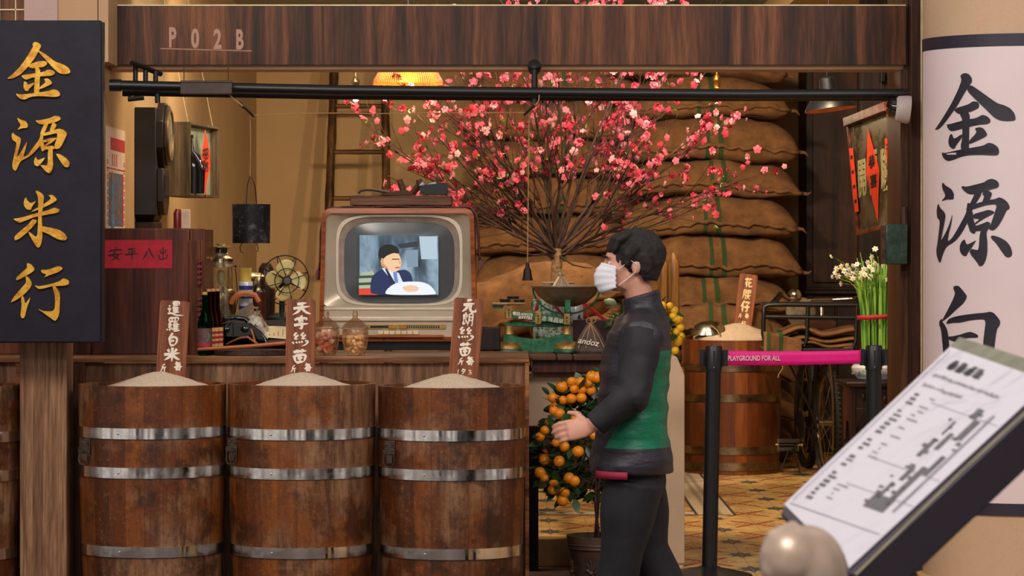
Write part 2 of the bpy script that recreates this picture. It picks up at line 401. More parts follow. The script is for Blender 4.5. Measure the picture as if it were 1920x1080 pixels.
M['white'] = plain('white_plastic', C(214, 200, 196), .35, var=.03)
M['cream'] = plain('cream_enamel', C(224, 206, 160), .35, var=.1)
M['redpaper'] = plain('red_paper', C(190, 28, 48), .7, var=.12, vs=30)
M['orange_paper'] = plain('orange_red_paper', C(250, 66, 24), .6, var=.08)
M['ink'] = plain('black_ink', C(20, 16, 18), .6)
M['ivorypaint'] = plain('ivory_paint', C(240, 226, 208), .6, var=.05)
M['magenta'] = plain('magenta_webbing', C(228, 0, 128), .6, var=.05, vs=60)
M['greenpaint'] = plain('worn_green_paint', C(20, 104, 66), .45, var=.3, vs=40, bump=.3)
M['goldpaint'] = plain('worn_gold_paint', C(170, 128, 66), .4, .4, var=.3, vs=40)
M['twine'] = plain('jute_twine', C(170, 130, 84), .9)
M['skin'] = plain('skin', C(206, 148, 126), .5, var=.05, vs=10)
M['mask'] = plain('white_surgical_mask', C(226, 224, 232), .8, var=.02)
M['hair'] = plain('dark_hair', C(30, 22, 22), .8, var=.4, vs=60, bump=.4)
M['jacket'] = plain('dark_nylon_jacket', C(30, 28, 36), .75, var=.2, vs=9, bump=.5, bs=14)
M['trousers'] = plain('dark_trousers', C(22, 22, 30), .8, var=.2, vs=9, bump=.5, bs=12)
M['greencloth'] = plain('green_jacket_panel', C(0, 112, 78), .6, var=.15, vs=8, bump=.3, bs=14)
M['crimson'] = plain('crimson_tag', C(150, 24, 58), .7)
M['leaf'] = plain('citrus_leaf', C(44, 76, 36), .35, var=.35, vs=14)
M['leaf2'] = plain('pale_new_leaf', C(130, 190, 60), .5, var=.2)
M['bark'] = plain('peach_bark', C(74, 48, 34), .8, var=.35, vs=40, bump=.5)
M['trunk'] = plain('cut_trunk', C(140, 108, 70), .8, var=.3, vs=50, bump=.6)
M['fruit'] = plain('kumquat_rind', C(240, 142, 16), .35, var=.12, vs=12, bump=.15, bs=300)
M['fruit2'] = plain('yellow_kumquat_rind', C(250, 190, 40), .35, var=.12, vs=12, bump=.15, bs=300)
M['rice'] = None
k = N('rice_grains'); v = k.coord(); f = k.noise(v, 260, 3, .8)
k.col(k.ramp(f, [(.3, C(176, 146, 118)), (.6, C(236, 216, 192))])); k.bump(f, .8, .004); M['rice'] = k.set(.8)
# burlap: woven threads in two directions
def burlap(name, stripes=None, tone=1.0):
    k = N(name); tcn = k.n('ShaderNodeTexCoord'); v = tcn.outputs['Object']
    w1 = k.n('ShaderNodeTexWave', Scale=150, Distortion=1.5, Detail=2); w1.bands_direction = 'X'; k.l(v, w1.inputs['Vector'])
    w2 = k.n('ShaderNodeTexWave', Scale=150, Distortion=1.5, Detail=2); w2.bands_direction = 'Z'; k.l(v, w2.inputs['Vector'])
    wv = k.math('MULTIPLY', w1.outputs['Fac'], w2.outputs['Fac'])
    g = k.noise(v, 9, 5, .6)
    c = k.ramp(g, [(.3, tuple(x*tone for x in C(96, 64, 34)[:3])+(1,)), (.7, tuple(x*tone for x in C(146, 102, 60)[:3])+(1,))])
    c = k.mix(.4, c, k.ramp(wv, [(0, (.45, .45, .45, 1)), (.5, (1.1, 1.1, 1.1, 1))]), 'MULTIPLY')
    if stripes:
        sp = k.n('ShaderNodeSeparateXYZ'); k.l(v, sp.inputs[0]); wob = k.math('MULTIPLY', k.math('SUBTRACT', k.noise(v, 4, 1), .5), .04)
        x = k.math('ADD', sp.outputs['X'], wob)
        for (a, b) in stripes:
            m_ = k.math('MULTIPLY', k.math('GREATER_THAN', x, a), k.math('LESS_THAN', x, b))
            c = k.mix(k.math('MULTIPLY', m_, .92), c, C(34, 72, 34))
    dirt = k.noise(v, 34, 5, .8); c = k.mix(k.ramp(dirt, [(.33, (.6, .6, .6, 1)), (.42, (0, 0, 0, 1))]), c, C(70, 42, 22))
    k.col(c); k.bump(k.math('ADD', wv, k.math('MULTIPLY', g, 4)), .6, .003); return k.set(.95)
M['burlap'] = burlap('burlap')
M['burlap_r'] = burlap('striped_burlap', [(-.040, -.012), (.042, .074)])
M['burlap_f'] = burlap('folded_striped_burlap', [(-.26, -.235), (-.19, -.165)], 1.15)
# barrel staves, with per-stave tone, scratches and wear
def barrel_mat(name, seed, worn=1.0):
    k = N(name); tcn = k.n('ShaderNodeTexCoord'); v = tcn.outputs['Object']
    sp = k.n('ShaderNodeSeparateXYZ'); k.l(v, sp.inputs[0])
    an = k.math('MULTIPLY', k.math('ARCTAN2', sp.outputs['Y'], sp.outputs['X']), 24/(2*PI))
    fl = k.math('FLOOR', an); fr = k.math('FRACT', an)
    wn = k.n('ShaderNodeTexWhiteNoise'); wn.noise_dimensions = '1D'; k.l(k.math('ADD', fl, seed), wn.inputs['W'])
    edge = k.math('GREATER_THAN', k.math('ABSOLUTE', k.math('SUBTRACT', fr, .5)), .487)
    mp = k.n('ShaderNodeMapping', Scale=(1, 1, .12), Location=(seed, 0, 0)); k.l(v, mp.inputs['Vector'])
    g = k.noise(mp.outputs['Vector'], 30, 4, .7)
    mp2 = k.n('ShaderNodeMapping', Location=(seed*1.7, 0, seed)); k.l(v, mp2.inputs['Vector'])
    big = k.noise(mp2.outputs['Vector'], 2.6, 5, .65)
    fine = k.noise(mp2.outputs['Vector'], 60, 6, .85, .15)
    mp3 = k.n('ShaderNodeMapping', Scale=(.45, .45, 5), Location=(seed*3, 0, seed)); k.l(v, mp3.inputs['Vector'])
    scr = k.noise(mp3.outputs['Vector'], 26, 5, .9, 2)
    mp4 = k.n('ShaderNodeMapping', Location=(seed*5, seed, 0)); k.l(v, mp4.inputs['Vector']); dk = k.noise(mp4.outputs['Vector'], 5.5, 5, .7)
    base = k.ramp(wn.outputs['Value'], [(0, C(82, 40, 15)), (.5, C(110, 56, 20)), (1, C(138, 76, 26))])
    base = k.mix(.7, base, k.ramp(g, [(.3, (.45, .42, .4, 1)), (.65, (1.15, 1.1, 1.05, 1))]), 'MULTIPLY')
    base = k.mix(k.math('MULTIPLY', k.ramp(big, [(.46, (0, 0, 0, 1)), (.58, (1, 1, 1, 1))]), .9*worn), base, k.mix(k.ramp(g, [(.35, (0, 0, 0, 1)), (.6, (1, 1, 1, 1))]), C(84, 54, 38), C(150, 110, 78)))
    base = k.mix(k.ramp(fine, [(.57, (0, 0, 0, 1)), (.66, (.6*worn, .6*worn, .6*worn, 1))]), base, C(170, 112, 64))
    base = k.mix(k.ramp(fine, [(.34, (.8*worn, .8*worn, .8*worn, 1)), (.44, (0, 0, 0, 1))]), base, C(54, 27, 16))
    base = k.mix(k.ramp(scr, [(.64, (0, 0, 0, 1)), (.68, (.8*worn, .8*worn, .8*worn, 1))]), base, C(200, 146, 96))
    base = k.mix(k.ramp(dk, [(.38, (.75*worn, .75*worn, .75*worn, 1)), (.5, (0, 0, 0, 1))]), base, C(48, 26, 16))
    base = k.mix(k.math('MULTIPLY', edge, .5), base, C(36, 18, 10))
    k.col(base)
    k.bump(k.math('SUBTRACT', g, k.math('MULTIPLY', edge, 2)), .35, .002)
    return k.set(.40)
# floor: encaustic cement tiles
k = N('encaustic_cement_tiles'); tcn = k.n('ShaderNodeTexCoord'); sp = k.n('ShaderNodeSeparateXYZ'); k.l(tcn.outputs['Object'], sp.inputs[0])
P, PY = .36, .62
def cell(o, off=0.0, P=.36): return k.math('SUBTRACT', k.math('FRACT', k.math('ADD', k.math('DIVIDE', o, P), off)), .5)
a, b = cell(sp.outputs['X']), cell(sp.outputs['Y'], 0, PY)
ab, bb = k.math('ABSOLUTE', a), k.math('ABSOLUTE', b)
star1 = k.math('LESS_THAN', k.math('ADD', k.math('SQRT', ab), k.math('SQRT', bb)), .56)
p_, q_ = k.math('ABSOLUTE', k.math('ADD', a, b)), k.math('ABSOLUTE', k.math('SUBTRACT', a, b))
star2 = k.math('LESS_THAN', k.math('ADD', k.math('SQRT', p_), k.math('SQRT', q_)), .62)
star = k.math('MAXIMUM', star1, star2)
a2, b2 = k.math('ABSOLUTE', cell(sp.outputs['X'], .5)), k.math('ABSOLUTE', cell(sp.outputs['Y'], .5, PY))
d1 = k.math('ADD', a2, b2)
l1 = k.math('LESS_THAN', k.math('ABSOLUTE', k.math('SUBTRACT', k.math('FRACT', k.math('MULTIPLY', d1, 9)), .5)), .13)
l1 = k.math('MULTIPLY', l1, k.math('LESS_THAN', d1, .42))
l2 = k.math('MULTIPLY', k.math('LESS_THAN', k.math('ABSOLUTE', k.math('SUBTRACT', a2, b2)), .045), k.math('LESS_THAN', d1, .6))
red = k.math('MAXIMUM', l1, l2)
grout = k.math('MAXIMUM', k.math('GREATER_THAN', k.math('ABSOLUTE', k.math('SUBTRACT', k.math('FRACT', k.math('DIVIDE', sp.outputs['X'], P/2)), .5)), .49),
               k.math('GREATER_THAN', k.math('ABSOLUTE', k.math('SUBTRACT', k.math('FRACT', k.math('DIVIDE', sp.outputs['Y'], PY/2)), .5)), .49))
wear = k.noise(tcn.outputs['Object'], 7, 5, .6)
c = k.ramp(wear, [(.3, C(190, 150, 84)), (.7, C(226, 190, 124))])
c = k.mix(red, c, C(150, 72, 42)); c = k.mix(star, c, C(74, 76, 78)); c = k.mix(grout, c, C(160, 132, 96))
k.col(c); M['tiles'] = k.set(.5)
k = N('white_border_tiles'); tcn = k.n('ShaderNodeTexCoord'); sp = k.n('ShaderNodeSeparateXYZ'); k.l(tcn.outputs['Object'], sp.inputs[0])
u = k.math('ABSOLUTE', sp.outputs['X']); vv = k.math('ABSOLUTE', k.math('SUBTRACT', k.math('FRACT', k.math('DIVIDE', sp.outputs['Y'], .1)), .5))
dia = k.math('LESS_THAN', k.math('ADD', k.math('MULTIPLY', k.math('ABSOLUTE', k.math('SUBTRACT', u, .022)), 26), k.math('MULTIPLY', vv, 2.2)), .62)
edge = k.math('GREATER_THAN', u, .088)
c = k.mix(k.math('MAXIMUM', dia, edge), C(214, 196, 164), C(66, 66, 66)); k.col(c); M['border'] = k.set(.4)
# ================================================================ the setting
FZ = 0.13                                        # the shop floor stands one step above the paving
LX, RX, BY, CZ = -1.77, 2.45, 21.8, 3.05
struct(MB().box((-6, 3, -.1), (7, 23, 0)).build('floor', M['paving']))
struct(MB().box((LX, 14.6, 0.0), (.70, BY, FZ)).build('floor', M['tiles'], loc=(0, 15.8, 0)))
struct(MB().box((.7, 10.6, 0.0), (RX+.6, BY, FZ)).build('floor', M['tiles'], loc=(0.1, 15.9, 0)))
struct(MB().box((LX, 14.50, 0), (.70, 14.6, FZ+.002)).build('trim_1', M['concrete'], bevel=.006))        # the step's nosing
struct(MB().box((.92, 15.8, FZ), (1.125, 21, FZ+.003)).build('trim_2', M['border'], loc=(1.0225, 18, FZ)))
o = MB().box((-.1025, -1.3, 0), (.1025, 1.3, .0028)).build('trim_3', M['border'], loc=(0, 0, 0)); struct(o)
o.location = (-.2, 15.9, FZ); o.rotation_euler.z = PI/2
struct(MB().box((-4, BY, 0), (RX+.6, BY+.2, 3.6)).build('wall_back', M['wall']))
struct(MB().box((LX-.2, 13.5, 0), (LX, BY, 3.6)).build('wall_left', M['wall']))
struct(MB().box((RX, 13.8, 0), (RX+.2, BY, 3.6)).build('wall_right', M['wall']))
struct(MB().box((LX-.2, 13.75, CZ), (RX+.2, BY+.2, CZ+.15)).build('ceiling', M['ceil']))
struct(MB().box((1.62, 18.0, 2.90), (RX, BY, CZ-.001)).build('trim_4', M['wall']))
# front wall left of the opening: wood panels, washed stone strip, stucco
xa, xb = X(48, 13.48), X(110, 13.48)
struct(MB().box((-4.5, 13.46, 0), (xa, 13.7, 3.6)).build('wall_front', M['fascia']))
struct(MB().box((xa, 13.44, 0), (xb, 13.7, 3.6)).build('wall_front', M['stone_p']))
struct(MB().box((xb, 13.46, 0), (LX-.003, 13.7, 3.6)).build('wall_front', M['stucco']))
struct(MB().box((LX+.001, 13.46, Z(124, 13.77)), (X(203, 13.46), 13.765, 3.6)).build('wall_front', M['stucco']))
t = MB(); t.box((xa-.12, 13.452, 0), (xa-.105+.0, 13.462, 3.6)); t.box((-4.4, 13.452, Z(18, 13.45)-.003), (xa, 13.4615, Z(18, 13.45)+.003)); t.box((X(28, 13.45), 13.452, 0), (X(28, 13.45)+.004, 13.4618, 3.6))
struct(t.build('trim_5', M['cream']))
# fascia beam over the opening with its washed-stone core
yb = 13.8
struct(MB().box((X(205, yb), yb-.03, Z(122, yb)), (X(1697, yb), yb, Z(12, yb))).build('trim_6', M['fascia']))
struct(MB().box((LX-.0, yb+.001, Z(131, yb)), (X(1696, yb), yb+.20, Z(12, yb)-.0)).build('wall_front', M['stone'], bevel=.012))
struct(MB().box((X(205, yb), yb-.031, Z(12, yb)), (X(1697, yb), yb+.21, Z(12, yb)+.006)).build('trim_7', M['cream']))
# right of the opening: door post and column
pw = wood('post_wood', C(62, 38, 24), C(96, 62, 40), C(122, 82, 54), 'Z', 8)
struct(MB().box((X(1689, 13.8), 13.81, 0), (X(1706, 13.8), 14.3, 3.6)).build('trim_8', pw))
struct(MB().box((X(1705, 13.75), 13.70, 0), (X(1723, 13.75), 13.95, 3.6)).build('trim_9', wood('dark_post_wood', C(44, 24, 18), C(70, 42, 32), C(88, 54, 42), 'Z', 8), bevel=.004))
struct(MB().box((X(1723, 13.75), 13.69, 0), (X(1728, 13.75), 13.90, 3.6)).build('trim_10', M['cream']))
struct(MB().box((X(1728, 13.75), 13.70, 0), (X(1736, 13.75), 13.90, 3.6)).build('trim_12', M['darkwood']))
struct(MB().box((X(1736, 13.75), 13.72, 0), (4.5, 14.0, 3.6)).build('wall_front', M['stucco']))
CX, CY, CR = 2.088, 12.95, .40
struct(MB().lathe([(CR-.006, 0), (CR-.006, 3.6)], (CX, CY, 0), 96).build('wall_column', M['stone'], loc=(CX, CY, 0)))

# ================================================================ wrapped banner on the column
def on_column(px, py, extra=0.0):
    """the point of the column's front under a photo position"""
    D = CY-CR
    for _ in range(12):
        x = X(px, D); dx = max(-CR-extra+1e-4, min(CR+extra-1e-4, x-CX)); D = CY-math.sqrt((CR+extra)**2-dx*dx)
    return Vector((CX+dx, D, Z(py, D)))
def col_point(ang, z, r): return Vector((CX+r*math.sin(ang), CY-r*math.cos(ang), z))
def wrap(mb, a0, a1, z0, z1, r, th=.003, n=72):
    for i in range(n):
        p, q = a0+(a1-a0)*i/n, a0+(a1-a0)*(i+1)/n
        vs = [col_point(t_, z, rr) for t_ in (p, q) for z in (z0, z1) for rr in (r, r+th)]
        mb.faces(vs, [(0, 4, 6, 2), (1, 3, 7, 5), (0, 1, 5, 4), (2, 6, 7, 3)] + ([(0, 2, 3, 1)] if i == 0 else []) + ([(4, 5, 7, 6)] if i == n-1 else []))
    return mb
D0 = CY-CR
zt, zt2 = Z(62, D0), Z(86, D0); zb2, zb = Z(945, D0), Z(968, D0)
ban = thing('wrapped_banner', (CX, CY, zb), 'white vinyl banner with black calligraphy wrapped round the stone column', 'banner')
A0, A1 = -1.55, 1.55
wrap(MB(), A0+.03, A1-.03, zb2, zt2, CR-.005, .006).build('banner_sheet', plain('white_vinyl', C(226, 208, 210), .5, var=.02, vs=3), ban)
mb = MB(); wrap(mb, A0, A1, zt2, zt, CR-.005, .0065); wrap(mb, A0, A1, zb, zb2, CR-.005, .0065)
wrap(mb, A0, A0+.03, zb, zt, CR-.005, .0062, 2); wrap(mb, A1-.03, A1, zb, zt, CR-.005, .0062, 2); mb.build('banner_border', plain('banner_navy_black', C(40, 34, 52), .5, var=.05), ban)
GOLD_R = dict(
 jin=((1730, 120, 5.4), [
 [(380,120),(400,98),(438,90),(475,108),(500,150),(497,185),(480,205),(440,265),(340,440),(300,490),(250,560),(200,625),(160,660),(120,668),(150,625),(200,550),(280,420),(350,280),(395,165)],
 [(478,205),(560,258),(680,345),(760,400),(830,418),(890,450),(930,500),(943,560),(925,575),(850,580),(780,572),(725,545),(650,470),(560,385),(440,265)],
 [(340,445),(460,410),(510,375),(560,385),(575,420),(560,450),(500,478),(455,492),(370,508),(345,495),(318,470)],
 [(375,500),(455,480),(477,520),(475,560),(470,700),(468,850),(465,880),(390,880),(385,820),(400,760),(402,560),(385,530)],
 [(240,610),(275,610),(400,572),(550,545),(600,513),(650,525),(685,560),(685,590),(655,610),(560,615),(400,655),(290,685),(255,655)],
 [(285,705),(300,715),(315,762),(402,705),(395,750),(340,820),(325,855),(300,860),(270,835),(258,790),(268,735)],
 [(525,650),(580,637),(620,655),(655,710),(640,735),(560,775),(465,815),(470,775),(550,692)],
 [(195,890),(215,905),(340,875),(450,855),(610,828),(665,795),(720,808),(765,845),(775,890),(765,920),(730,928),(600,920),(480,922),(400,935),(310,970),(260,985),(215,962),(195,920)]]),
 yuan=((1730, 320, 5.4), [
 [(205,118),(230,150),(290,185),(315,230),(315,280),(300,293),(240,290),(185,312),(235,255),(200,190),(193,135)],
 [(160,335),(175,375),(220,420),(230,455),(225,500),(180,720),(215,660),(255,580),(280,510),(303,430),(290,540),(262,640),(252,722),(300,680),(370,560),(445,420),(450,325),(480,330),(500,400),(500,460),(450,530),(400,625),(330,715),(235,770),(195,870),(180,930),(165,930),(140,860),(137,800),(150,730),(165,600),(175,510),(145,475),(140,400),(150,345)],
 [(390,160),(415,155),(435,165),(620,120),(650,95),(695,80),(745,95),(772,125),(770,165),(740,180),(660,200),(560,240),(470,240),(430,215),(400,185)],
 [(525,235),(575,215),(600,235),(535,335),(510,400),(445,420),(440,380),(480,330),(500,290)],
 [(600,235),(625,215),(670,200),(700,225),(700,245),(680,295),(640,315),(600,320),(625,260)],
 [(535,335),(600,315),(680,295),(740,285),(775,268),(820,285),(860,320),(882,365),(875,390),(850,400),(810,490),(760,570),(720,603),(700,605),(665,590),(690,540),(728,430),(755,338),(640,350),(560,375),(505,395),(510,340)],
 [(510,440),(600,415),(665,395),(720,410),(728,430),(680,455),(630,480),(560,525),(520,555),(525,530),(580,490),(515,485)],
 [(450,530),(500,400),(510,440),(520,520),(535,562),(620,530),(650,515),(685,525),(680,560),(665,590),(650,620),(580,610),(535,612),(530,635),(515,640),(480,620),(465,570)],
 [(580,600),(655,600),(645,640),(655,720),(655,830),(640,900),(620,945),(595,968),(570,965),(555,935),(470,830),(490,790),(530,800),(567,805)],
 [(425,692),(432,720),(448,752),(548,700),(520,740),(490,790),(460,825),(445,860),(425,868),(395,850),(375,810),(375,760),(395,715)],
 [(690,660),(715,655),(780,675),(850,715),(890,770),(908,830),(900,865),(870,880),(840,872),(800,820),(740,730),(695,690)]]),
 bai=((1730, 500, 6.0), [
 [(345,225),(370,213),(405,215),(450,265),(495,325),(495,350),(460,410),(380,480),(300,555),(220,618),(225,590),(290,470),(340,370),(367,300),(345,250)],
 [(205,590),(222,590),(220,620),(245,650),(275,710),(285,760),(295,850),(310,1080),(240,1080),(225,900),(210,740),(200,690),(183,650),(190,610)],
 [(265,630),(290,590),(350,565),(450,545),(600,525),(700,518),(760,505),(800,520),(850,575),(875,620),(865,665),(838,695),(820,790),(790,1080),(660,1080),(690,760),(713,592),(600,595),(500,610),(420,630),(330,632),(275,645)],
 [(285,785),(330,785),(420,765),(490,740),(540,732),(600,755),(625,775),(620,800),(500,800),(420,830),(370,850),(290,820)],
 [(290,1010),(420,1000),(700,985),(700,1050),(500,1070),(300,1080)]]))
inkm = plain('banner_ink', C(36, 32, 44), .5, var=.05)
for key, ((ox, oy, sc_), strokes) in GOLD_R.items():
    mb = MB()
    for st in strokes:
        pts = chaikin(st, 2); bm = bmesh.new(); poly = [Vector((ox+p[0]/sc_, oy+p[1]/sc_, 0)) for p in pts]
        vs = [bm.verts.new(p) for p in poly]
        for t_ in tessellate_polygon([poly]):
            try: bm.faces.new([vs[i] for i in t_])
            except ValueError: pass
        bmesh.ops.subdivide_edges(bm, edges=[e_ for e_ in bm.edges if e_.calc_length() > 6], cuts=2, use_grid_fill=False)
        bmesh.ops.triangulate(bm, faces=bm.faces)
        tmp = bpy.data.meshes.new('g'); bm.to_mesh(tmp); bm.free()
        vs = [mb.bm.verts.new(on_column(v.co.x, v.co.y, .0035)) for v in tmp.vertices]
        for p in tmp.polygons:
            try: mb.bm.faces.new([vs[i] for i in p.vertices])
            except ValueError: pass
        bpy.data.meshes.remove(tmp)
    mb.build('calligraphy_character', inkm, ban)

# ================================================================ carved hanging sign with gilded characters, left
SD = 12.3
sg = thing('carved_sign_board', (X(88, SD), SD, Z(643, SD)), 'tall blue-black sign board with four raised gold characters, left', 'sign')
mb = MB(); mb.box((X(-30, SD), SD, Z(643, SD)), (X(190, SD), SD+.035, Z(38, SD))); 
mb.build('board', plain('blue_black_lacquer', C(30, 27, 41), .5, var=.2, vs=5, bump=.5, bs=9, **{'Specular__IOR__Level': .25}), sg, bevel=.006)
mb = MB(); mb.box((X(190, SD)-.002, SD+.010, Z(640, SD)), (X(190, SD)+.008, SD+.045, Z(41, SD))); mb.build('board_edge', M['darkwood'], sg)
k = N('gilding'); v = k.coord(); f = k.noise(v, 22, 5, .7); g = k.noise(v, 70, 4, .8)
c = k.ramp(f, [(.32, C(176, 108, 30)), (.5, C(222, 162, 44)), (.68, C(236, 190, 84))]); c = k.mix(k.ramp(g, [(.70, (0, 0, 0, 1)), (.74, (1, 1, 1, 1))]), c, C(60, 36, 22))
k.col(c); k.bump(f, .6, .004); goldm = k.set(.38, .3)
GOLD_L = [((0, 60), [
 [(235,95),(250,72),(280,78),(302,98),(290,125),(255,190),(200,260),(150,310),(95,338),(50,340),(90,310),(150,250),(205,170),(245,100)],
 [(275,130),(330,160),(400,215),(460,235),(500,260),(515,295),(480,308),(430,300),(390,265),(335,205),(285,150)],
 [(205,240),(270,215),(310,210),(340,215),(345,235),(315,255),(275,258),(235,265),(210,255)],
 [(255,252),(285,258),(295,290),(290,350),(287,430),(285,448),(250,448),(250,400),(255,330),(260,290)],
 [(155,315),(220,305),(320,290),(350,272),(390,280),(403,300),(380,318),(300,322),(240,330),(190,348),(170,335)],
 [(180,355),(195,365),(205,385),(250,365),(245,385),(215,410),(205,430),(185,425),(172,400),(175,370)],
 [(320,340),(350,335),(380,365),(375,380),(330,400),(285,418),(290,400),(335,365)],
 [(120,445),(150,455),(250,443),(350,430),(385,415),(420,422),(438,445),(435,465),(400,472),(300,465),(230,468),(180,492),(150,485),(125,462)]]),
 ((0, 60), [
 [(125,618),(150,635),(190,645),(205,675),(200,695),(170,695),(125,710),(155,675),(135,645)],
 [(95,725),(110,745),(150,765),(155,790),(120,915),(155,870),(200,785),(190,840),(168,908),(200,895),(240,840),(290,775),(300,715),(315,720),(315,800),(270,850),(230,890),(200,910),(150,935),(130,980),(115,1010),(95,990),(90,960),(110,870),(125,800),(95,785),(85,750)],
 [(255,640),(290,640),(370,622),(400,605),(435,612),(443,635),(400,655),(330,670),(285,668)],
 [(325,660),(355,660),(330,720),(310,750),(290,740)],
 [(385,650),(415,670),(395,710),(360,720),(372,685)],
 [(310,735),(380,715),(420,700),(460,705),(490,735),(470,780),(440,840),(405,850),(395,830),(425,730),(370,742),(315,755)],
 [(315,785),(370,768),(420,765),(380,800),(330,830),(335,812),(360,793),(320,800)],
 [(290,775),(315,775),(325,830),(380,822),(400,835),(395,850),(330,850),(310,868),(295,830)],
 [(350,845),(385,840),(385,900),(388,980),(365,1025),(340,1015),(290,960),(320,965),(350,965)],
 [(262,900),(275,930),(335,905),(310,940),(280,975),(255,965),(248,935)],
 [(405,880),(440,885),(490,920),(508,950),(500,980),(470,978),(430,920)]]),
 ((0, 340), [
 [(190,112),(200,140),(225,160),(270,138),(235,180),(225,210),(195,205),(172,170),(178,130)],
 [(350,100),(385,97),(418,135),(390,155),(320,190),(225,225),(240,210),(320,165),(375,125)],
 [(255,65),(290,75),(322,105),(315,170),(303,250),(310,340),(310,400),(300,460),(280,485),(260,465),(205,370),(215,365),(270,410),(277,330),(280,200),(278,110)],
 [(95,270),(150,265),(250,235),(350,210),(400,188),(435,205),(425,228),(350,240),(250,260),(200,280),(145,302),(120,290)],
 [(240,270),(275,285),(240,330),(190,380),(145,415),(110,430),(105,400),(150,360),(210,310)],
 [(300,322),(360,335),(430,350),(475,380),(490,415),(470,430),(420,420),(360,385),(300,360)]]),
 ((0, 340), [
 [(195,590),(225,597),(255,635),(240,655),(180,690),(120,720),(120,695),(165,655),(200,625)],
 [(185,685),(205,690),(235,735),(220,775),(170,825),(110,865),(78,878),(100,840),(150,780),(195,730)],
 [(165,825),(175,840),(185,890),(222,835),(215,870),(200,905),(180,990),(160,990),(150,970),(160,900),(155,850)],
 [(295,640),(350,640),(430,610),(460,630),(430,655),(370,675),(320,697),(340,672),(310,665)],
 [(250,750),(290,760),(380,740),(440,720),(460,700),(500,715),(503,745),(470,755),(380,758),(320,775),(280,780)],
 [(380,750),(405,760),(437,810),(435,900),(430,970),(405,1012),(385,1000),(330,960),(272,920),(320,940),(400,940),(402,830)]])]
for (ox, oy), strokes in GOLD_L:
    mb = MB()
    for i, st in enumerate(strokes):
        p = chaikin(st, 2); q = [W(ox+a_/3.858, oy+b_/3.858, SD) for a_, b_ in p]
        mb.prism(q, (0, -.010-.0006*i, 0))
    mb.build('gold_character', goldm, sg, bevel=.0028)
pp = thing('sign_post', (X(81, 12.5), 12.55, 0), 'square pale timber post standing under the dark sign board', 'post')
MB().box((X(37, 12.5), 12.5, 0), (X(125, 12.5), 12.69, Z(100, 12.5))).build('post_shaft', M['post'], pp, bevel=.003)

# ================================================================ counter
KD = 13.0
ct = thing('shop_counter', (X(560, KD), KD+.4, 0), 'long wood-veneered shop counter behind the row of rice barrels', 'counter')
KT = Z(668, KD)
mb = MB(); mb.box((X(-60, KD), KD+.012, .0), (X(984, KD), KD+.04, KT-.03)); mb.build('front_panel', M['laminate'], ct)
mb = MB(); mb.box((X(-60, KD), KD-.004, KT-.02), (LX+.002, KD+.43, KT)); mb.box((LX+.002, KD-.004, KT-.02), (X(992, KD), KD+.66, KT)); mb.build('countertop', M['ctop'], ct, bevel=.004)
mb = MB(); mb.box((X(-60, KD), KD-.014, KT-.026), (X(992, KD), KD-.004, KT-.010)); mb.box((X(155, KD), KD-.008, .0), (X(160, KD), KD+.012, KT-.026)); mb.box((X(984, KD), KD-.010, 0), (X(992, KD), KD+.012, KT-.026)); mb.box((X(30, KD), KD-.008, .0), (X(38, KD), KD+.012, KT-.026))
mb.build('edge_moulding', M['fascia_h'], ct, bevel=.003)
mb = MB(); mb.box((X(984, KD), KD+.012, 0), (X(992, KD), KD+.64, KT-.02)); mb.build('end_panel', M['laminate'], ct)
mb = MB(); mb.box((X(125, 12.9)-.0, 12.90, 0), (X(155, 12.9), 12.992, KT-.03)); mb.build('pilaster', M['fascia'], ct)

# ================================================================ rice barrels
BD = 12.6
def arc_band(mb, r, z0, z1, th=.004, seg=64): mb.lathe([(r, z0), (r+th, z0), (r+th, z1), (r, z1), (r, z0)], (0, 0, 0), seg)
def make_barrel(cx, D, zbase, zrim, R, hoops, mat, label, group=None, latch=None, taper=.93, hoopm='hoop', hh=.042):
    t = thing('rice_barrel', (0, 0, 0), label, 'barrel', group); h = zrim-zbase
    mb = MB(); mb.lathe([(0, .0), (R*taper, 0), (R*(taper+1)/2+.006, h*.5), (R, h), (R-.022, h), (R-.028, h*.55), (0, h*.55)], (0, 0, 0), 96)
    mb.build('staves', mat, t, bevel=.002)
    for hz in hoops:
        u = (hz-zbase)/h; r = R*(taper+(1-taper)*u)+.006*(1-(2*u-1)**2)
        mb = MB(); arc_band(mb, r-.001, hz-zbase-hh/2, hz-zbase+hh/2, .0045); mb.lathe([(.0045, 0), (.004, .002), (0, .0035)], (-r*.35-.0, -r*.94-.004, hz-zbase), 8, Matrix.Rotation(PI/2, 4, 'X'))
        mb.build('hoop', M[hoopm], t)
    if latch is not None:
        lt = MB(); x0, z0 = latch; y0 = -math.sqrt(max(0.001, (R+.004)**2-x0*x0))
        n_ = Matrix.Translation((x0+.006, y0-.012, z0-zbase)) @ Matrix.Rotation(math.atan2(x0, -y0)*.35, 4, 'Z')
        lt.box((-.022, -.010, -.004), (.022, .002, .040), n_); lt.box((-.026, -.020, -.014), (.026, -.004, .006), n_); lt.box((-.014, -.016, -.05), (.014, -.006, -.012), n_)
        for sx in (-.012, .012): lt.ball(n_ @ Vector((sx, -.011, .024)), .004, 8)
        lb = lt.build('latch_plate', M['latch'], t, bevel=.002)
        rg = MB(); pts = [n_ @ Vector(p) for p in ((-.020, -.018, -.008), (-.023, -.020, -.045), (-.014, -.022, -.062), (.014, -.022, -.062), (.023, -.020, -.045), (.020, -.018, -.008))]
        rg.tube(pts, .0032, 6); rg.build('pull_ring', M['latch'], lb)
    t.location = (cx, D, zbase); return t
k = N('polished_steel_hoop'); v = k.coord(); k.col(C(228, 224, 220)); k.b.inputs['Metallic'].default_value = 1
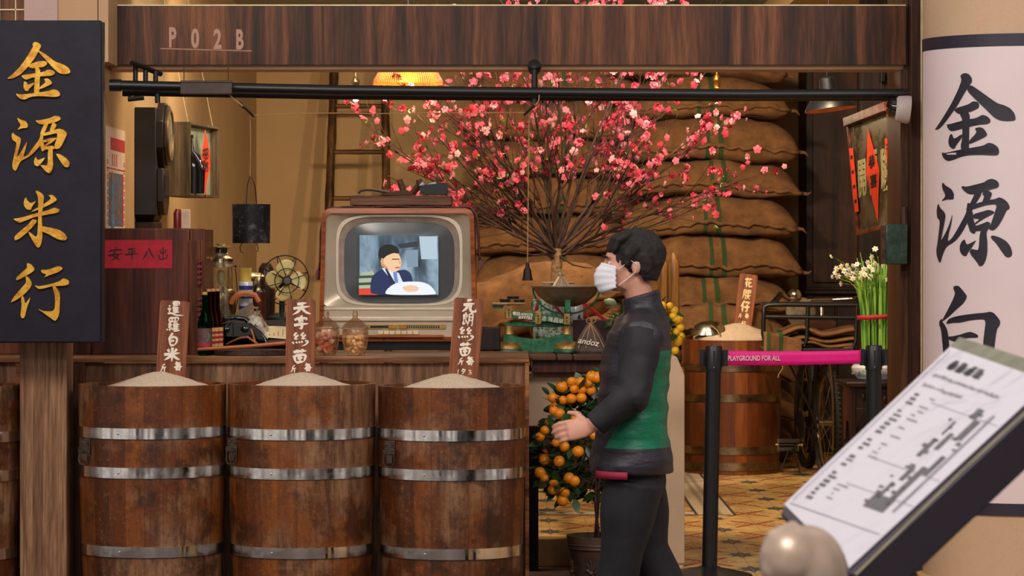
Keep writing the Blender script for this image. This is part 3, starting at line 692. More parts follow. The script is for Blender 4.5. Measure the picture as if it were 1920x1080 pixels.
f = k.noise(v, 14, 4, .7); rr_ = k.ramp(f, [(.4, (.09, .09, .09, 1)), (.8, (.32, .32, .32, 1))]); k.l(rr_, k.b.inputs['Roughness'])
k.bump(k.noise(v, 7, 2), .25, .004); M['hoop'] = k.m
k = N('dull_steel_hoop'); v = k.coord(); k.col(k.ramp(k.noise(v, 16, 4), [(.3, C(110, 92, 70)), (.7, C(176, 156, 126))])); M['hoop_dull'] = k.set(.35, 1)
Rb = 138*BD/FPX; hz_ = [Z(814, BD-.3), Z(888, BD-.3), Z(1037, BD-.3)]
heap_g = 'open rice barrels along the counter front'
def rice_heap(cx, D, apex, r, label, seed, slope=.34):
    rs = random.Random(seed); mb = MB(); seg, rings = 96, 30; rows = []
    top = mb.bm.verts.new((cx, D, apex))
    for j in range(1, rings+1):
        rad = r*j/rings; row = []
        for i in range(seg):
            a_ = 2*PI*i/seg; z = apex-slope*(math.sqrt(rad*rad+.0016)-.04)+.0035*noise.noise((rad*30*math.cos(a_)+seed*5, rad*30*math.sin(a_), 1))+rs.uniform(-.0008, .0008)
            row.append(mb.bm.verts.new((cx+rad*math.cos(a_), D+rad*math.sin(a_), z)))
        rows.append(row)
    for i in range(seg): mb.bm.faces.new((top, rows[0][i], rows[0][(i+1) % seg]))
    for a_, b_ in zip(rows, rows[1:]):
        for i in range(seg): mb.bm.faces.new((a_[i], b_[i], b_[(i+1) % seg], a_[(i+1) % seg]))
    b_ = [mb.bm.verts.new((v_.co.x, v_.co.y, apex-.22)) for v_ in rows[-1]]
    for i in range(seg): mb.bm.faces.new((rows[-1][i], b_[i], b_[(i+1) % seg], rows[-1][(i+1) % seg]))
    mb.bm.faces.new(b_[::-1])
    o = mb.build('rice_heap', M['rice']); return tag(o, label, 'rice', None, 'stuff')
bar = [(-100, 721, None, 'dark wooden barrel at the far left edge, behind the timber post', None),
       (286, 719, 163, 'wooden rice barrel beside the timber post, leftmost of three full of rice', -.262),
       (566, 718, 436, 'middle one of the three steel-hooped rice barrels below the television', -.272),
       (847, 722, 730, 'wooden rice barrel at the right end of the counter, under tilted price board', -.246)]
for i, (px, pr, lx, lab, _) in enumerate(bar):
    cx = X(px, BD)
    lt = (X(lx+1, BD-.1)-cx, Z(840+(4 if i == 3 else 0), BD-.15)) if lx else None
    make_barrel(cx, BD, .06, Z(pr, BD), Rb, [h_-(0.004*(i-1) if i else 0.02) for h_ in hz_], barrel_mat('barrel_staves_%d' % i, 3.3*i+1), lab, None, lt)
rice_heap(X(298, BD), BD, Z(697, BD), .262, 'heap of white rice in the leftmost full barrel, price board behind', 1)
bpy.data.objects['rice_heap'].location.x += 0
rice_heap(X(567, BD), BD, Z(698, BD), .262, 'heap of white rice in the middle front barrel under the television', 2)
rice_heap(X(847, BD), BD, Z(701, BD), .262, 'heap of white rice in the barrel nearest the walking person', 3)
pl = MB(); pl.box((X(-260, BD), 12.28, 0), (X(990, BD), 12.94, .06)); tag(pl.build('barrel_plinth', M['darkwood'], bevel=.004), 'low dark plank plinth under the row of rice barrels', 'plinth')

# price boards: stuck in the rice, leaning
def price_board(D, TL, TR, BL, BR, chars, label, cm, zlow=None):
    w_ = (X(TR[0], D)-X(TL[0], D)); top = Z((TL[1]+TR[1])/2, D); bot = Z((BL[1]+BR[1])/2, D)-.10
    xt, xb2 = X((TL[0]+TR[0])/2, D), X((BL[0]+BR[0])/2, D)
    ang = math.atan2(xt-xb2, Z((TL[1]+TR[1])/2, D)-Z((BL[1]+BR[1])/2, D))
    t = thing('price_board', (0, 0, 0), label, 'price board', None)
    # built upright round its own foot and then leaned
    px0 = xb2-math.tan(ang)*(.10); H = (top-bot)/math.cos(ang); mb = MB()
    r = .012; poly = []
    for cx_, cz_, a0 in ((w_/2-r, H-r, 0), (-w_/2+r, H-r, 90), (-w_/2+r, r, 180), (w_/2-r, r, 270)):
        for s_ in range(5): a_ = math.radians(a0+s_*22.5); poly.append((cx_+r*math.cos(a_), 0, cz_+r*math.sin(a_)))
    mb.prism(poly, (0, .014, 0)); mb.build('plank', M['board'], t, bevel=.002)
    mb = MB()
    for ch, cx_, cy_, wpx in chars:
        wx, wz = X(cx_, D)-px0, Z(cy_, D)-bot; ca, sa = math.cos(ang), math.sin(ang)
        lx, lz = wx*ca-wz*sa, wx*sa+wz*ca
        brush(mb, ch, (lx, .0004, lz), wpx*D/FPX, min(wpx*1.2, 27 if wpx > 18 else wpx*1.4)*D/FPX if ch != '1' else 11*D/FPX, depth=.0016, th=.092 if len(GL[ch]) < 9 else .062)
    mb.build('lettering', cm, t)
    t.location = (px0, D, bot); t.rotation_euler = (math.radians(-3), ang, 0); return t
price_board(BD+.12, (299, 564), (355, 564), (292, 705), (348, 707), [('暹', 329, 579, 31), ('羅', 325, 608, 26), ('白', 323, 637, 22), ('米', 322, 665, 31), ('斤', 306, 690, 13), ('每', 334, 688, 16)], 'brown price board standing in the leftmost rice heap, beside the dark cupboard', M['ivorypaint'])
price_board(BD+.12, (536, 561), (591, 561), (534, 705), (591, 705), [('天', 565, 578, 35), ('字', 564, 605, 29), ('絲', 563, 637, 33), ('苗', 562, 668, 29), ('斤', 550, 692, 12), ('每', 578, 690, 15)], 'brown price board standing in the middle rice heap, left of the glass jars', M['ivorypaint'])
price_board(BD+.12, (852, 558), (908, 560), (841, 706), (896, 712), [('元', 880, 574, 27), ('朗', 877, 599, 22), ('絲', 874, 627, 31), ('苗', 872, 655, 24), ('斤', 864, 678, 12), ('每', 882, 678, 16), ('1', 859, 698, 8), ('夕', 869, 697, 10), ('3', 881, 698, 7)], 'tilted brown price board in front of the television corner, rice heap around its foot', M['ivorypaint'])

# ================================================================ dark cupboard on the counter
CD = 13.22
cb = thing('cupboard', (X(200, CD), CD+.2, KT), 'dark brown wooden cupboard on the left end of the counter', 'cupboard')
zt_, zb_ = Z(428, CD), KT
MB().box((X(-40, CD), CD, zb_), (LX+.003, 13.43, zt_)).box((LX+.003, CD, zb_), (X(355, CD), CD+.40, zt_)).build('carcass', M['cabinet'], cb, bevel=.004)
mb = MB(); mb.box((X(355, CD), CD+.005, zb_), (X(384, CD), CD+.38, zt_-.002)); mb.build('side_frame', M['cabinet'], cb, bevel=.003)
mb = MB(); mb.box((X(357, CD), CD-.006, zb_), (X(361, CD), CD+.005, zt_-.004)); mb.box((X(356, CD)-.002, CD-.01, zb_), (X(376, CD), CD+.004, Z(450, CD))); mb.box((X(376, CD), CD-.004, zb_), (X(380, CD), CD+.003, Z(450, CD)));
mb.build('door_edge', wood('reddish_wood', C(70, 30, 14), C(112, 56, 28), C(140, 78, 42), 'Z', 8, .4), cb, bevel=.002)
mb = MB()
for cy_ in (510, 580):
    z0 = Z(cy_, CD)
    for i in range(5):
        zz = z0+.045-i*.0225; mb.box((X(371, CD), CD-.03, zz-.008), (X(377+(i % 2)*3, CD), CD-.008, zz+.006)); mb.ball((X(378, CD), CD-.025, zz), .007, 8)
    mb.box((X(373, CD), CD-.022, z0-.06), (X(376, CD), CD-.012, z0+.06))
mb.build('carved_handle', plain('red_lacquer', C(110, 36, 32), .35, var=.2), cb, bevel=.001)
rp_ = thing('red_paper_banner', (X(257, CD), CD-.002, Z(503, CD)), 'red paper with four brushed characters pasted on the dark cupboard', 'paper sign')
MB().box((X(191, CD), CD-.002, Z(503, CD)), (X(323, CD), CD-.0005, Z(450, CD))).build('paper', M['redpaper'], rp_)
mb = MB()
for ch, cx_, w_ in (('安', 217, 27), ('平', 247, 25), ('入', 279, 24), ('出', 306, 19)): brush(mb, ch, (X(cx_, CD), CD-.0021, Z(476, CD)), w_*CD/FPX, 25*CD/FPX, depth=.0008, th=.05)
mb.build('lettering', M['ink'], rp_)
# ================================================================ pipes, letters, lamps, camera under the beam
PD = 13.62
pr = thing('awning_pipe_rail', (X(960, PD), PD, Z(186, PD)), 'pair of black steel pipes slung under the wooden beam across the opening', 'pipe rail')
def along(mb, pts, r, D, seg=16): mb.tube([W(a, b, D) for a, b in pts], r, seg)
mb = MB(); along(mb, [(226, 160), (620, 168.5), (1000, 173), (1400, 177), (1704, 176)], .0215, PD-.03); mb.build('upper_pipe', M['blackp'], pr)
mb = MB(); along(mb, [(240, 174), (620, 181), (1000, 183.5), (1400, 184), (1704, 183)], .0135, PD+.05); mb.build('lower_pipe', M['blackp'], pr)
mb = MB(); along(mb, [(206, 160), (228, 160)], .026, PD-.03); mb.build('end_cap', M['blackp'], pr)
mb = MB(); along(mb, [(230, 174), (246, 174)], .016, PD+.05); mb.build('end_cap', M['blackp'], pr)
for (a, b) in ((254, 118), (273, 126), (292, 133)):
    mb = MB(); mb.tube([W(a, b, PD+.0), W(a, 155, PD)], .011, 12); mb.build('hanger', M['blackp'], pr)
mb = MB(); mb.tube([W(246, 118, PD-.06), W(302, 139, PD+.06)], .012, 6); mb.build('hanger_bracket', M['blackp'], pr)
mb = MB(); mb.tube([W(1002, 124, PD+.16), W(1002, 129, PD+.03)], [.03, .028], 16); mb.tube([W(1002, 128, PD-.0), W(1002, 165, PD-.0)], .0135, 14); mb.tube([W(1002, 125, PD), W(1002, 128, PD)], .030, 16); mb.build('hanger', M['blackp'], pr)
mb = MB(); mb.tube([W(1002, 176, PD-.0), W(1002, 192, PD)], .017, 12); mb.build('clamp', M['blackp'], pr)
mb = MB(); mb.tube([W(295, 176, PD-.02), W(296, 193, PD-.02)], .012, 10); mb.tube([W(240, 186, PD+.01), W(270, 183, PD+.01)], .011, 8); mb.build('clamp', M['blackp'], pr)
# metal letters standing on a bar over the pipe
LD = 13.5
lt = thing('metal_letter_sign', W(386, 175, LD), 'small metal unit-number letters on a thin bar hung in front of the beam', 'sign')
for ch, cx_, cy_, w_, h_ in (('P', 324, 70, 14, 38), ('0', 366, 72, 15, 38), ('2', 408, 73, 15, 38), ('B', 450, 74, 14, 38)):
    mb = MB(); put_text(mb, ch, W(cx_, cy_, LD), width=w_*LD/FPX, height=h_*LD/FPX, bold=.035, depth=.006); mb.build('letter', M['pink'], lt)
mb = MB(); mb.tube([W(301, 91.5, LD), W(472, 96, LD)], .0035, 8); mb.build('base_bar', M['pink'], lt)
for a_, b_ in ((345, 93), (428, 95)):
    mb = MB(); mb.tube([W(a_, b_, LD), W(a_, 157, LD+.01)], .0022, 6); mb.build('support_rod', M['bronze'], lt)
mb = MB(); mb.box((X(338, LD), LD-.0, Z(176, LD)), (X(435, LD), LD+.05, Z(154, LD))); mb.box((X(338, LD), LD-.004, Z(155, LD)), (X(435, LD), LD+.05, Z(151, LD))); mb.build('pipe_bracket', M['bronze'], lt, bevel=.002)
# clips with strings
def clip(px, py, ang, D, label):
    t = thing('metal_clip', W(px, py, D), label, 'clip')
    mb = MB(); d = Vector((math.cos(ang), 0, -math.sin(ang))); c0 = W(px, py, D); s_ = D/FPX
    mb.tube([c0+d*(-14*s_), c0+d*(4*s_), c0+d*(14*s_)], [(.007, .004), (.014, .006), (.011, .005)], 10); mb.build('jaw', M['iron'], t)
    mb = MB(); n_ = Vector((0, 0, 1)); mb.tube([c0+d*(-13*s_)+n_*.008, c0+d*(-22*s_)+n_*.010, c0+d*(-27*s_), c0+d*(-22*s_)-n_*.010, c0+d*(-13*s_)-n_*.008], .002, 6); mb.build('wire_loop', M['iron'], t)
    return t
c1 = clip(466, 209, .75, 13.55, 'dark metal clip hanging from the pipe at left, near the unit-number letters')
c2 = clip(992, 207, PI-.75, 13.55, 'dark metal clip tied under the pipe near the middle hanger')
def cord(pts, D, r, label, mat='twine', D2=None, name='string'):
    n = len(pts); mb = MB(); mb.tube([W(a_, b_, D+((D2 or D)-D)*i/(n-1)) for i, (a_, b_) in enumerate(pts)], r, 6)
    return tag(mb.build(name, M[mat]), label, 'string')
cord([(430, 177), (438, 186), (447, 192), (455, 199)], 13.55, .004, 'short twisted twine tying the left clip to the pipe')
cord([(1011, 178), (1010, 190), (1003, 197), (998, 200)], 13.55, .003, 'short twine tying the middle clip to the pipe')
cord([(472, 216), (560, 212.5), (640, 212), (700, 213), (800, 212), (984, 211)], 13.58, .0022, 'thin frayed horizontal string stretched between the two clips')
cord([(469, 215), (470, 270), (469, 332)], 13.58, .002, 'thin vertical string from the left clip down to the black pail')
cord([(992, 215), (991, 300), (990, 400), (989, 492)], 13.58, .0028, 'long vertical string holding the small iron bell')
# small iron bell
bl = thing('iron_bell', W(989, 526, 13.58), 'small rusty iron bell hanging from a string left of the scale', 'bell')
s_ = 13.58/FPX; MB().lathe([(0, 34*s_), (3*s_, 33*s_), (4*s_, 25*s_), (7*s_, 20*s_), (8.5*s_, 8*s_), (10*s_, 1*s_), (10*s_, 0), (8*s_, 0), (7*s_, 18*s_), (0, 20*s_)], W(989, 526, 13.58), 6).build('bell_body', M['iron'], bl)
# amber glass pendant
AD = 15.0
am = thing('amber_pendant_lamp', W(765, 158, AD), 'amber ribbed glass pendant lamp hanging lit under the beam', 'lamp')
k = N('amber_glass'); v = k.coord(); k.col(C(230, 150, 50)); k.b.inputs['Transmission Weight'].default_value = .85; k.b.inputs['Roughness'].default_value = .25
sp_ = k.n('ShaderNodeSeparateXYZ'); k.l(v, sp_.inputs[0]); k.b.inputs['Emission Color'].default_value = (1, .5, .09, 1); k.b.inputs['Emission Strength'].default_value = .10
k.bump(k.math('SINE', k.math('MULTIPLY', k.math('ARCTAN2', sp_.outputs['Y'], sp_.outputs['X']), 90)), .8, .004)
s_ = AD/FPX; c_ = W(765, 158, AD)
MB().lathe([(66*s_, -1*s_), (65*s_, 8*s_), (60*s_, 16*s_), (56*s_, 24*s_), (44*s_, 50*s_), (20*s_, 74*s_), (12*s_, 84*s_), (11*s_, 84*s_), (18*s_, 73*s_), (42*s_, 49*s_), (54*s_, 23*s_), (58*s_, 15*s_), (63*s_, 7*s_), (64*s_, 0), (66*s_, -1*s_)], c_, 96).build('glass_shade', k.m, am)
pl_ = bpy.data.lights.new('pendant_light', 'POINT'); pl_.energy = 14; pl_.color = (1, .72, .4); pl_.shadow_soft_size = .04; plo = bpy.data.objects.new('pendant_light', pl_); COL.objects.link(plo); plo.location = c_+Vector((0, 0, -.03+.05))
MB().ball(c_+Vector((0, 0, 38*s_)), .038, 16).build('bulb', emit('warm_bulb', (1, .72, .36, 1), 30), am)
MB().cyl(c_+Vector((0, 0, 84*s_)), c_+Vector((0, 0, 100*s_)), .025).build('socket', M['brass'], am)
MB().tube([c_+Vector((0, 0, 98*s_)), (c_.x, AD, CZ)], .003, 6).build('flex', M['black'], am)
# two brass-capped naked bulbs
bulbg = glass('clear_bulb_glass', (1, .93, .8, 1), .0, .3); fil = emit('filament', (1, .78, .45, 1), 55)
def naked(px, py, D, cap, label):
    t = thing('pendant_bulb', W(px, py, D), label, 'lamp', None); c = W(px, py, D); s = D/FPX
    MB().lathe([(0, -11*s), (6*s, -9.5*s), (10*s, -4*s), (11*s, 1*s), (9*s, 7*s), (5*s, 13*s), (4.5*s, 20*s)], c, 24).build('bulb', bulbg, t)
    MB().ball(c+Vector((0, 0, 1*s)), (4*s, 4*s, 3*s), 12).build('filament', fil, t)
    MB().lathe([(5*s, 19*s), (6.5*s, 20*s), (6.5*s, 31*s), (8*s, 33*s), (8*s, 36*s), (4*s, 43*s), (2*s, 45*s), (2*s, 52*s), (0, 53*s)], c, 20).build('socket', cap, t)
    MB().tube([c+Vector((0, 0, 52*s)), (c.x, D, CZ)], .0028, 6).build('flex', M['black'], t)
    d = bpy.data.lights.new('bulb_light', 'POINT'); d.energy = 5; d.color = WARM; d.shadow_soft_size = .03
    o = bpy.data.objects.new('bulb_light', d); COL.objects.link(o); o.location = c+Vector((0, 0, -.05))
naked(667, 188, 16.6, M['steel'], 'lit naked bulb hanging left of the amber lamp, before the ladder')
naked(1344, 184, 17.2, M['brass'], 'lit naked bulb with a polished brass cap hanging before the burlap sacks')
# black enamel pendant right
ED = 15.2; c_ = W(1558, 205, ED); s_ = ED/FPX; Rm = Matrix.Rotation(math.radians(8), 4, 'Y') @ Matrix.Rotation(math.radians(0), 4, 'X')
Rm = Matrix.Rotation(math.radians(-7), 4, 'Y') @ Matrix.Rotation(math.radians(-2.5), 4, 'X')
ep = thing('black_pendant_lamp', c_, 'black enamel cone pendant lamp hanging slightly askew near the door post', 'lamp')
MB().lathe([(49*s_, 0), (47*s_, 6*s_), (36*s_, 22*s_), (16*s_, 36*s_), (15*s_, 58*s_), (7*s_, 61*s_), (0, 62*s_)], c_, 48, Rm).build('lamp_shade', M['blackp'], ep)
MB().lathe([(49*s_, 0), (48*s_, -1*s_), (46*s_, 5*s_), (35*s_, 20*s_), (15*s_, 34*s_), (0, 35*s_)], c_, 48, Rm).build('shade_lining', plain('copper_lining', C(205, 130, 80), .4, .6), ep)
MB().ball(c_+Vector((0, 0, 16*s_)), .028, 12).build('bulb', emit('dim_warm_bulb', (1, .6, .3, 1), 8), ep)
MB().tube([c_+Rm @ Vector((0, 0, 60*s_)), (c_.x-.0, ED, CZ)], .004, 6).build('flex', M['black'], ep)
# dome security camera on the door post
SD2 = 13.55; c_ = W(1696, 205, SD2); s_ = SD2/FPX
sc_ = thing('dome_security_camera', c_, 'white dome security camera fixed to the door post under the pipe', 'security camera')
Rm = Matrix.Rotation(math.radians(-84), 4, 'Y')
MB().lathe([(0, -.022), (26*s_, -.022), (26.5*s_, -.010), (24*s_, .030), (19*s_, .040), (0, .040)], c_, 40, Rm).build('housing', M['white'], sc_)
MB().lathe([(19*s_, .038), (18*s_, .060), (11*s_, .076), (0, .082)], c_, 32, Rm).build('dome', plain('smoked_dome', C(26, 20, 22), .06, .0, **{'Coat__Weight': 1.0}), sc_)

# ================================================================ left wall things
# calendar
cal = thing('wall_calendar', (LX+.004, 14.1, Z(427, 14.1)), 'tall printed calendar poster with a blue figure on the left wall', 'calendar')
y0, y1 = 13.70, 14.36; zz0, zz1 = Z(430, 14.2), Z(242, 14.1)
wt = plain('old_paper', C(222, 196, 176), .7, var=.06)
MB().box((LX+.001, y0, zz0), (LX+.004, y1, zz1)).build('sheet', wt, cal)
def wallrect(mb, ya, yb_, za, zb_, lay=1): mb.box((LX+.004, ya, za), (LX+.004+.0008*lay, yb_, zb_))
mb = MB(); wallrect(mb, y0+.14, y1-.01, zz1-.10, zz1-.045, 1)
for i in range(26): 
    zc = zz0+.02+i*.011; rr2 = random.Random(i)
    if i % 3 != 2:
        wallrect(mb, y0+.02, y0+.05, zc, zc+.008, 1); wallrect(mb, y1-.05, y1-.02, zc, zc+.008, 1)
for i in range(3): wallrect(mb, y0+.20+i*.07, y0+.22+i*.07, zz1-.17, zz1-.115, 1)
wallrect(mb, y0+.01, y1-.01, zz1-.185, zz1-.18, 1); mb.build('red_printing', M['redpaper'], cal)
k = N('calendar_picture'); v = k.coord(); f = k.noise(v, 11, 4, .7, 2); k.col(k.ramp(f, [(.32, C(40, 34, 44)), (.45, C(90, 130, 160)), (.52, C(60, 62, 70)), (.6, C(170, 110, 80)), (.7, C(70, 30, 34))])); pm = k.set(.5)
mb = MB(); wallrect(mb, y0+.07, y1-.07, zz0+.012, zz1-.20, 1); mb.build('picture', pm, cal)
mb = MB(); wallrect(mb, y1-.11, y1-.075, zz0+.012, zz1-.20, 2)
mb.build('picture_edge', M['redpaper'], cal)
# a robed figure in the picture
mb = MB(); ym = y0+.20; hz0 = zz1-.25
mb.prism([(LX+.0055, ym+a_, hz0+b_) for a_, b_ in ((-.03, .0), (.0, .02), (.03, 0), (.05, -.06), (.06, -.18), (.03, -.22), (-.04, -.22), (-.06, -.15), (-.05, -.05))], (.0006, 0, 0)); mb.build('printed_figure', plain('print_blue', C(86, 134, 168), .5, var=.3), cal)
mb = MB(); mb.prism([(LX+.0063, ym+.02*math.cos(a_*.6), hz0+.03+.026*math.sin(a_*.6)) for a_ in range(10)], (.0006, 0, 0)); mb.build('printed_face', plain('print_skin', C(196, 140, 110), .5), cal)
# octagonal wall clock
KD2 = 14.75
ck = thing('octagonal_wall_clock', (LX+.05, 14.95, Z(415, 14.9)), 'old black octagonal pendulum wall clock on the left wall', 'clock')
xc = X(292, KD2)   # front face plane of the case
z_top, z_bot = Z(201, KD2), Z(415, KD2)
mb = MB(); mb.box((LX+.001, KD2, z_bot+.03), (xc, KD2+.36, z_top)); mb.prism([(LX+.001, KD2+.02, z_bot+.03), (xc, KD2+.02, z_bot+.03), (xc-.02, KD2+.05, z_bot), (LX+.01, KD2+.05, z_bot)], (0, .28, 0)); mb.build('case', plain('black_case', C(13, 10, 10), .5), ck, bevel=.003)
oc = Vector((xc, KD2+.18, Z(253, KD2+.1))); ro = .165
def octa(r, x, s1=1.0): return [(x, oc.y+s1*r*math.cos(PI/8+i*PI/4), oc.z+r*math.sin(PI/8+i*PI/4)) for i in range(8)]
mb = MB(); mb.prism(octa(ro, xc-.004), (.035, 0, 0)); mb.prism(octa(ro*.93, xc+.03), (.014, 0, 0)); mb.build('octagonal_frame', plain('dark_walnut', C(30, 20, 15), .4, **{'Coat__Weight': .15}), ck, bevel=.004)
mb = MB(); mb.ring((xc+.046, oc.y, oc.z), .118, .010, 'X', 48, 10); mb.build('bezel', M['oldbrass'], ck)
mb = MB(); Ry = Matrix.Rotation(PI/2, 4, 'Y'); mb.lathe([(0, 0), (.112, 0), (.112, .004), (0, .004)], (xc+.043, oc.y, oc.z), 40, Ry); mb.build('dial', plain('grey_dial', C(122, 118, 104), .45), ck)
mb = MB(); mb.box((xc+.0472, oc.y-.003, oc.z), (xc+.0485, oc.y+.003, oc.z+.08)); mb.obox((xc+.048, oc.y+.02, oc.z-.01), (.001, .06, .006), (.5, 0, 0)); mb.build('hand', M['black'], ck)
zd0, zd1 = z_bot+.03, oc.z-ro+.005
mb = MB(); mb.prism([(xc, KD2+.05, zd1), (xc, KD2+.31, zd1), (xc, KD2+.31, zd0+.06), (xc, KD2+.24, zd0), (xc, KD2+.12, zd0), (xc, KD2+.05, zd0+.06)], (.03, 0, 0)); mb.build('pendulum_door', plain('dark_walnut_door', C(26, 18, 14), .4, **{'Coat__Weight': .15}), ck, bevel=.004)
mb = MB(); mb.prism([(xc+.03, KD2+.08, zd1-.03), (xc+.03, KD2+.28, zd1-.03), (xc+.03, KD2+.28, zd0+.08), (xc+.03, KD2+.08, zd0+.08)], (.002, 0, 0)); mb.build('pendulum_glass', plain('dark_glass', C(24, 26, 28), .08), ck)
mb = MB(); mb.box((LX+.001, KD2+.02, z_bot-.05), (xc-.005, KD2+.30, z_bot-.002)); tag(mb.build('wall_bracket_shelf', M['darkwood'], bevel=.003), 'small dark wooden bracket block under the wall clock', 'bracket')
# shadow box with red paper
A_, B_ = W(357, 228, 15.3), W(411, 228, 15.98); A_.z = B_.z = 0
dr = (B_-A_).normalized(); nr = Vector((dr.y, -dr.x, 0)); wd = (B_-A_).length
z1, z0 = Z(228, 15.3), Z(367, 15.3); dp = .17
sb = thing('shadow_box', A_+Vector((0, 0, z0)), 'grey-brown shadow box hung on wires with an orange-red paper inside', 'display box')
Rz = Matrix.Translation(A_) @ Matrix(((dr.x, -nr.x, 0, 0), (dr.y, -nr.y, 0, 0), (0, 0, 1, 0), (0, 0, 0, 1)))
th = .012; mb = MB()
for lo, hi in (((0, 0, z0), (wd, dp, z0+th)), ((0, 0, z1-th), (wd, dp, z1)), ((0, 0, z0+th), (th, dp, z1-th)), ((wd-th, 0, z0+th), (wd, dp, z1-th))): mb.box(lo, hi, Rz)
mb.build('box_frame', M['boxwood'], sb, bevel=.001)
mb = MB(); mb.box((th, .045, z0+th), (wd-th, .055, z1-th), Rz); mb.build('back_board', plain('green_linen', C(150, 166, 140), .9, bump=.5, bs=250), sb)
mb = MB(); mb.tube([Rz @ Vector((.10, .024, z)) for z in (z0+th, z0+.12, z0+.20, z0+.22, z0+.30)], [(.018, .07), (.019, .075), (.017, .05), (.010, .02), (.009, .016)], 20); mb.build('dark_bottle', plain('black_glass', C(14, 14, 16), .08), sb)
def boxp(px, py, off=0): D_ = 15.3+(px-357)/54*.68-.03+off; return W(px, py, D_)
mb = MB(); mb.prism([boxp(a_, b_, .01*math.sin(b_*.12)) for a_, b_ in ((385, 243), (389, 262), (393.5, 286), (394.5, 312), (390, 332), (386.5, 350), (388, 371), (383.5, 356), (381, 338), (378, 312), (379.5, 282), (383, 258))], (-.001, -.001, 0)); mb.build('red_paper', M['orange_paper'], sb)
mb = MB(); Rb_ = Matrix.Rotation(math.atan2(dr.y, dr.x), 3, 'Z')
for i, ch in enumerate('招財'): brush(mb, ch, boxp(386, 288+24*i, -.03), .13, .055, Rb_, .001, .08)
mb.build('lettering', M['ink'], sb)
for a_ in (0.04, .62):
    p_ = Rz @ Vector((a_, .02, z1)); mb = MB(); mb.tube([p_, (p_.x-.18, p_.y-.1, CZ)], .0012, 5); mb.build('hanging_wire', M['cream'], sb)
tag(MB().tube([W(333, 430, 14.2), W(333, 400, 14.2), W(334, 392, 14.2)], [.019, .019, .012], 16).build('red_box', plain('red_lacquer_tube', C(120, 24, 22), .3)), 'dark red rounded box standing on the cupboard behind the white carton', 'box')
b_ = W(347, 428, 14.15); tag(MB().box((b_.x-.017, b_.y, b_.z-.01), (b_.x+.021, b_.y+.03, b_.z+.085)).build('white_carton', plain('cream_carton', C(220, 190, 160), .6), bevel=.001), 'narrow cream carton standing beside the red box near the left wall', 'box')
b2 = W(340, 428, 14.15); struct(MB().box((LX, 14.05, b2.z-.03), (X(360, 14.2), 14.4, b2.z-.010)).build('trim_11', M['darkwood']))

# ladder
LDp = 21.2
ld = thing('bamboo_ladder', (X(670, LDp), LDp, FZ), 'bamboo ladder leaning on the back wall behind the television', 'ladder')
for (a0, a1, nm) in (((606, 700), (632, -20), 0), ((728, 700), (720, -20), 1)):
    mb = MB(); n = 26; pts = []; rs_ = []
    for i in range(n+1):
        u = i/n; pts.append(W(a0[0]+(a1[0]-a0[0])*u, a0[1]+(a1[1]-a0[1])*u, 20.9+.7*u)); rs_.append(.029 if i % 4 else .033)
    pts[0].z = max(pts[0].z, FZ); mb.tube(pts, rs_, 14); mb.build('rail', M['ladder'], ld)
for y_ in (-10, 98, 199, 285, 372, 465, 560):
    u = (700-y_)/720; x0_, x1_ = 606+26*u, 728-8*u; D_ = 20.9+.7*u
    mb = MB(); pts = [W(x0_+(x1_-x0_)*i/8, y_, D_) for i in range(9)]; mb.tube(pts, [.017, .016, .016, .017, .019, .016, .016, .016, .017], 12); mb.build('rung', M['ladder_x'], ld)

# ================================================================ television
TD = 13.72; TZ0 = Z(640, TD)
tv = thing('vintage_television', (X(746, TD), TD+.2, KT), 'vintage wooden television with champagne front, showing a man in a suit', 'television')
champ = plain('champagne_metal_front', C(196, 180, 156), .32, .4, var=.06, vs=6)
champ2 = plain('bright_champagne_rim', C(226, 210, 188), .28, .45, var=.04)
def rrect(x0, x1, z0, z1, r, y, n=8, x0b=None, x1b=None):
    """rounded rectangle, optionally wider at the bottom"""
    x0b = x0 if x0b is None else x0b; x1b = x1 if x1b is None else x1b; out = []
    for cx_, cz_, a0 in ((x1-r, z1-r, 0), (x0+r, z1-r, 90), (x0b+r, z0+r, 180), (x1b-r, z0+r, 270)):
        for i in range(n+1): a_ = math.radians(a0+90*i/n); out.append(Vector((cx_+r*math.cos(a_), y, cz_+r*math.sin(a_))))
    return out
def superel(cx_, cz_, rx, rz, y, p=4.2, n=64):
    o = []
    for i in range(n):
        a_ = 2*PI*i/n+PI/4; c_, s1 = math.cos(a_), math.sin(a_)
        o.append(Vector((cx_+rx*math.copysign(abs(c_)**(2/p), c_), y, cz_+rz*math.copysign(abs(s1)**(2/p), s1))))
    return o
def bridge(mb, A, B):
    a = [mb.bm.verts.new(p) for p in A]; b = [mb.bm.verts.new(p) for p in B]; n = len(a)
    for i in range(n): mb.bm.faces.new((a[i], a[(i+1) % n], b[(i+1) % n], b[i]))
    return a, b
def loops(mb, Ls, cap0=False, cap1=False):
    V = [[mb.bm.verts.new(p) for p in L] for L in Ls]; n = len(V[0])
    for a, b in zip(V, V[1:]):
        for i in range(n): mb.bm.faces.new((a[i], a[(i+1) % n], b[(i+1) % n], b[i]))
    if cap0: mb.bm.faces.new(V[0])
    if cap1: mb.bm.faces.new(V[-1][::-1])
zt_, zb_ = Z(390, TD), Z(640, TD)
xl, xr, xlb, xrb = X(603, TD), X(889, TD), X(598, TD), X(894, TD)
m8 = .019
O1 = rrect(xl, xr, zb_, zt_, .045, TD, 15, xlb, xrb); I1 = rrect(xl+m8, xr-m8, zb_+.02, zt_-m8-.004, .030, TD-.004, 15, xlb+m8, xrb-m8)
I2 = [p+Vector((0, .03, 0)) for p in I1]; O2 = [p+Vector((0, .40, 0)) for p in O1]; O3 = [p+Vector((-.002, .006, 0)) for p in O1]
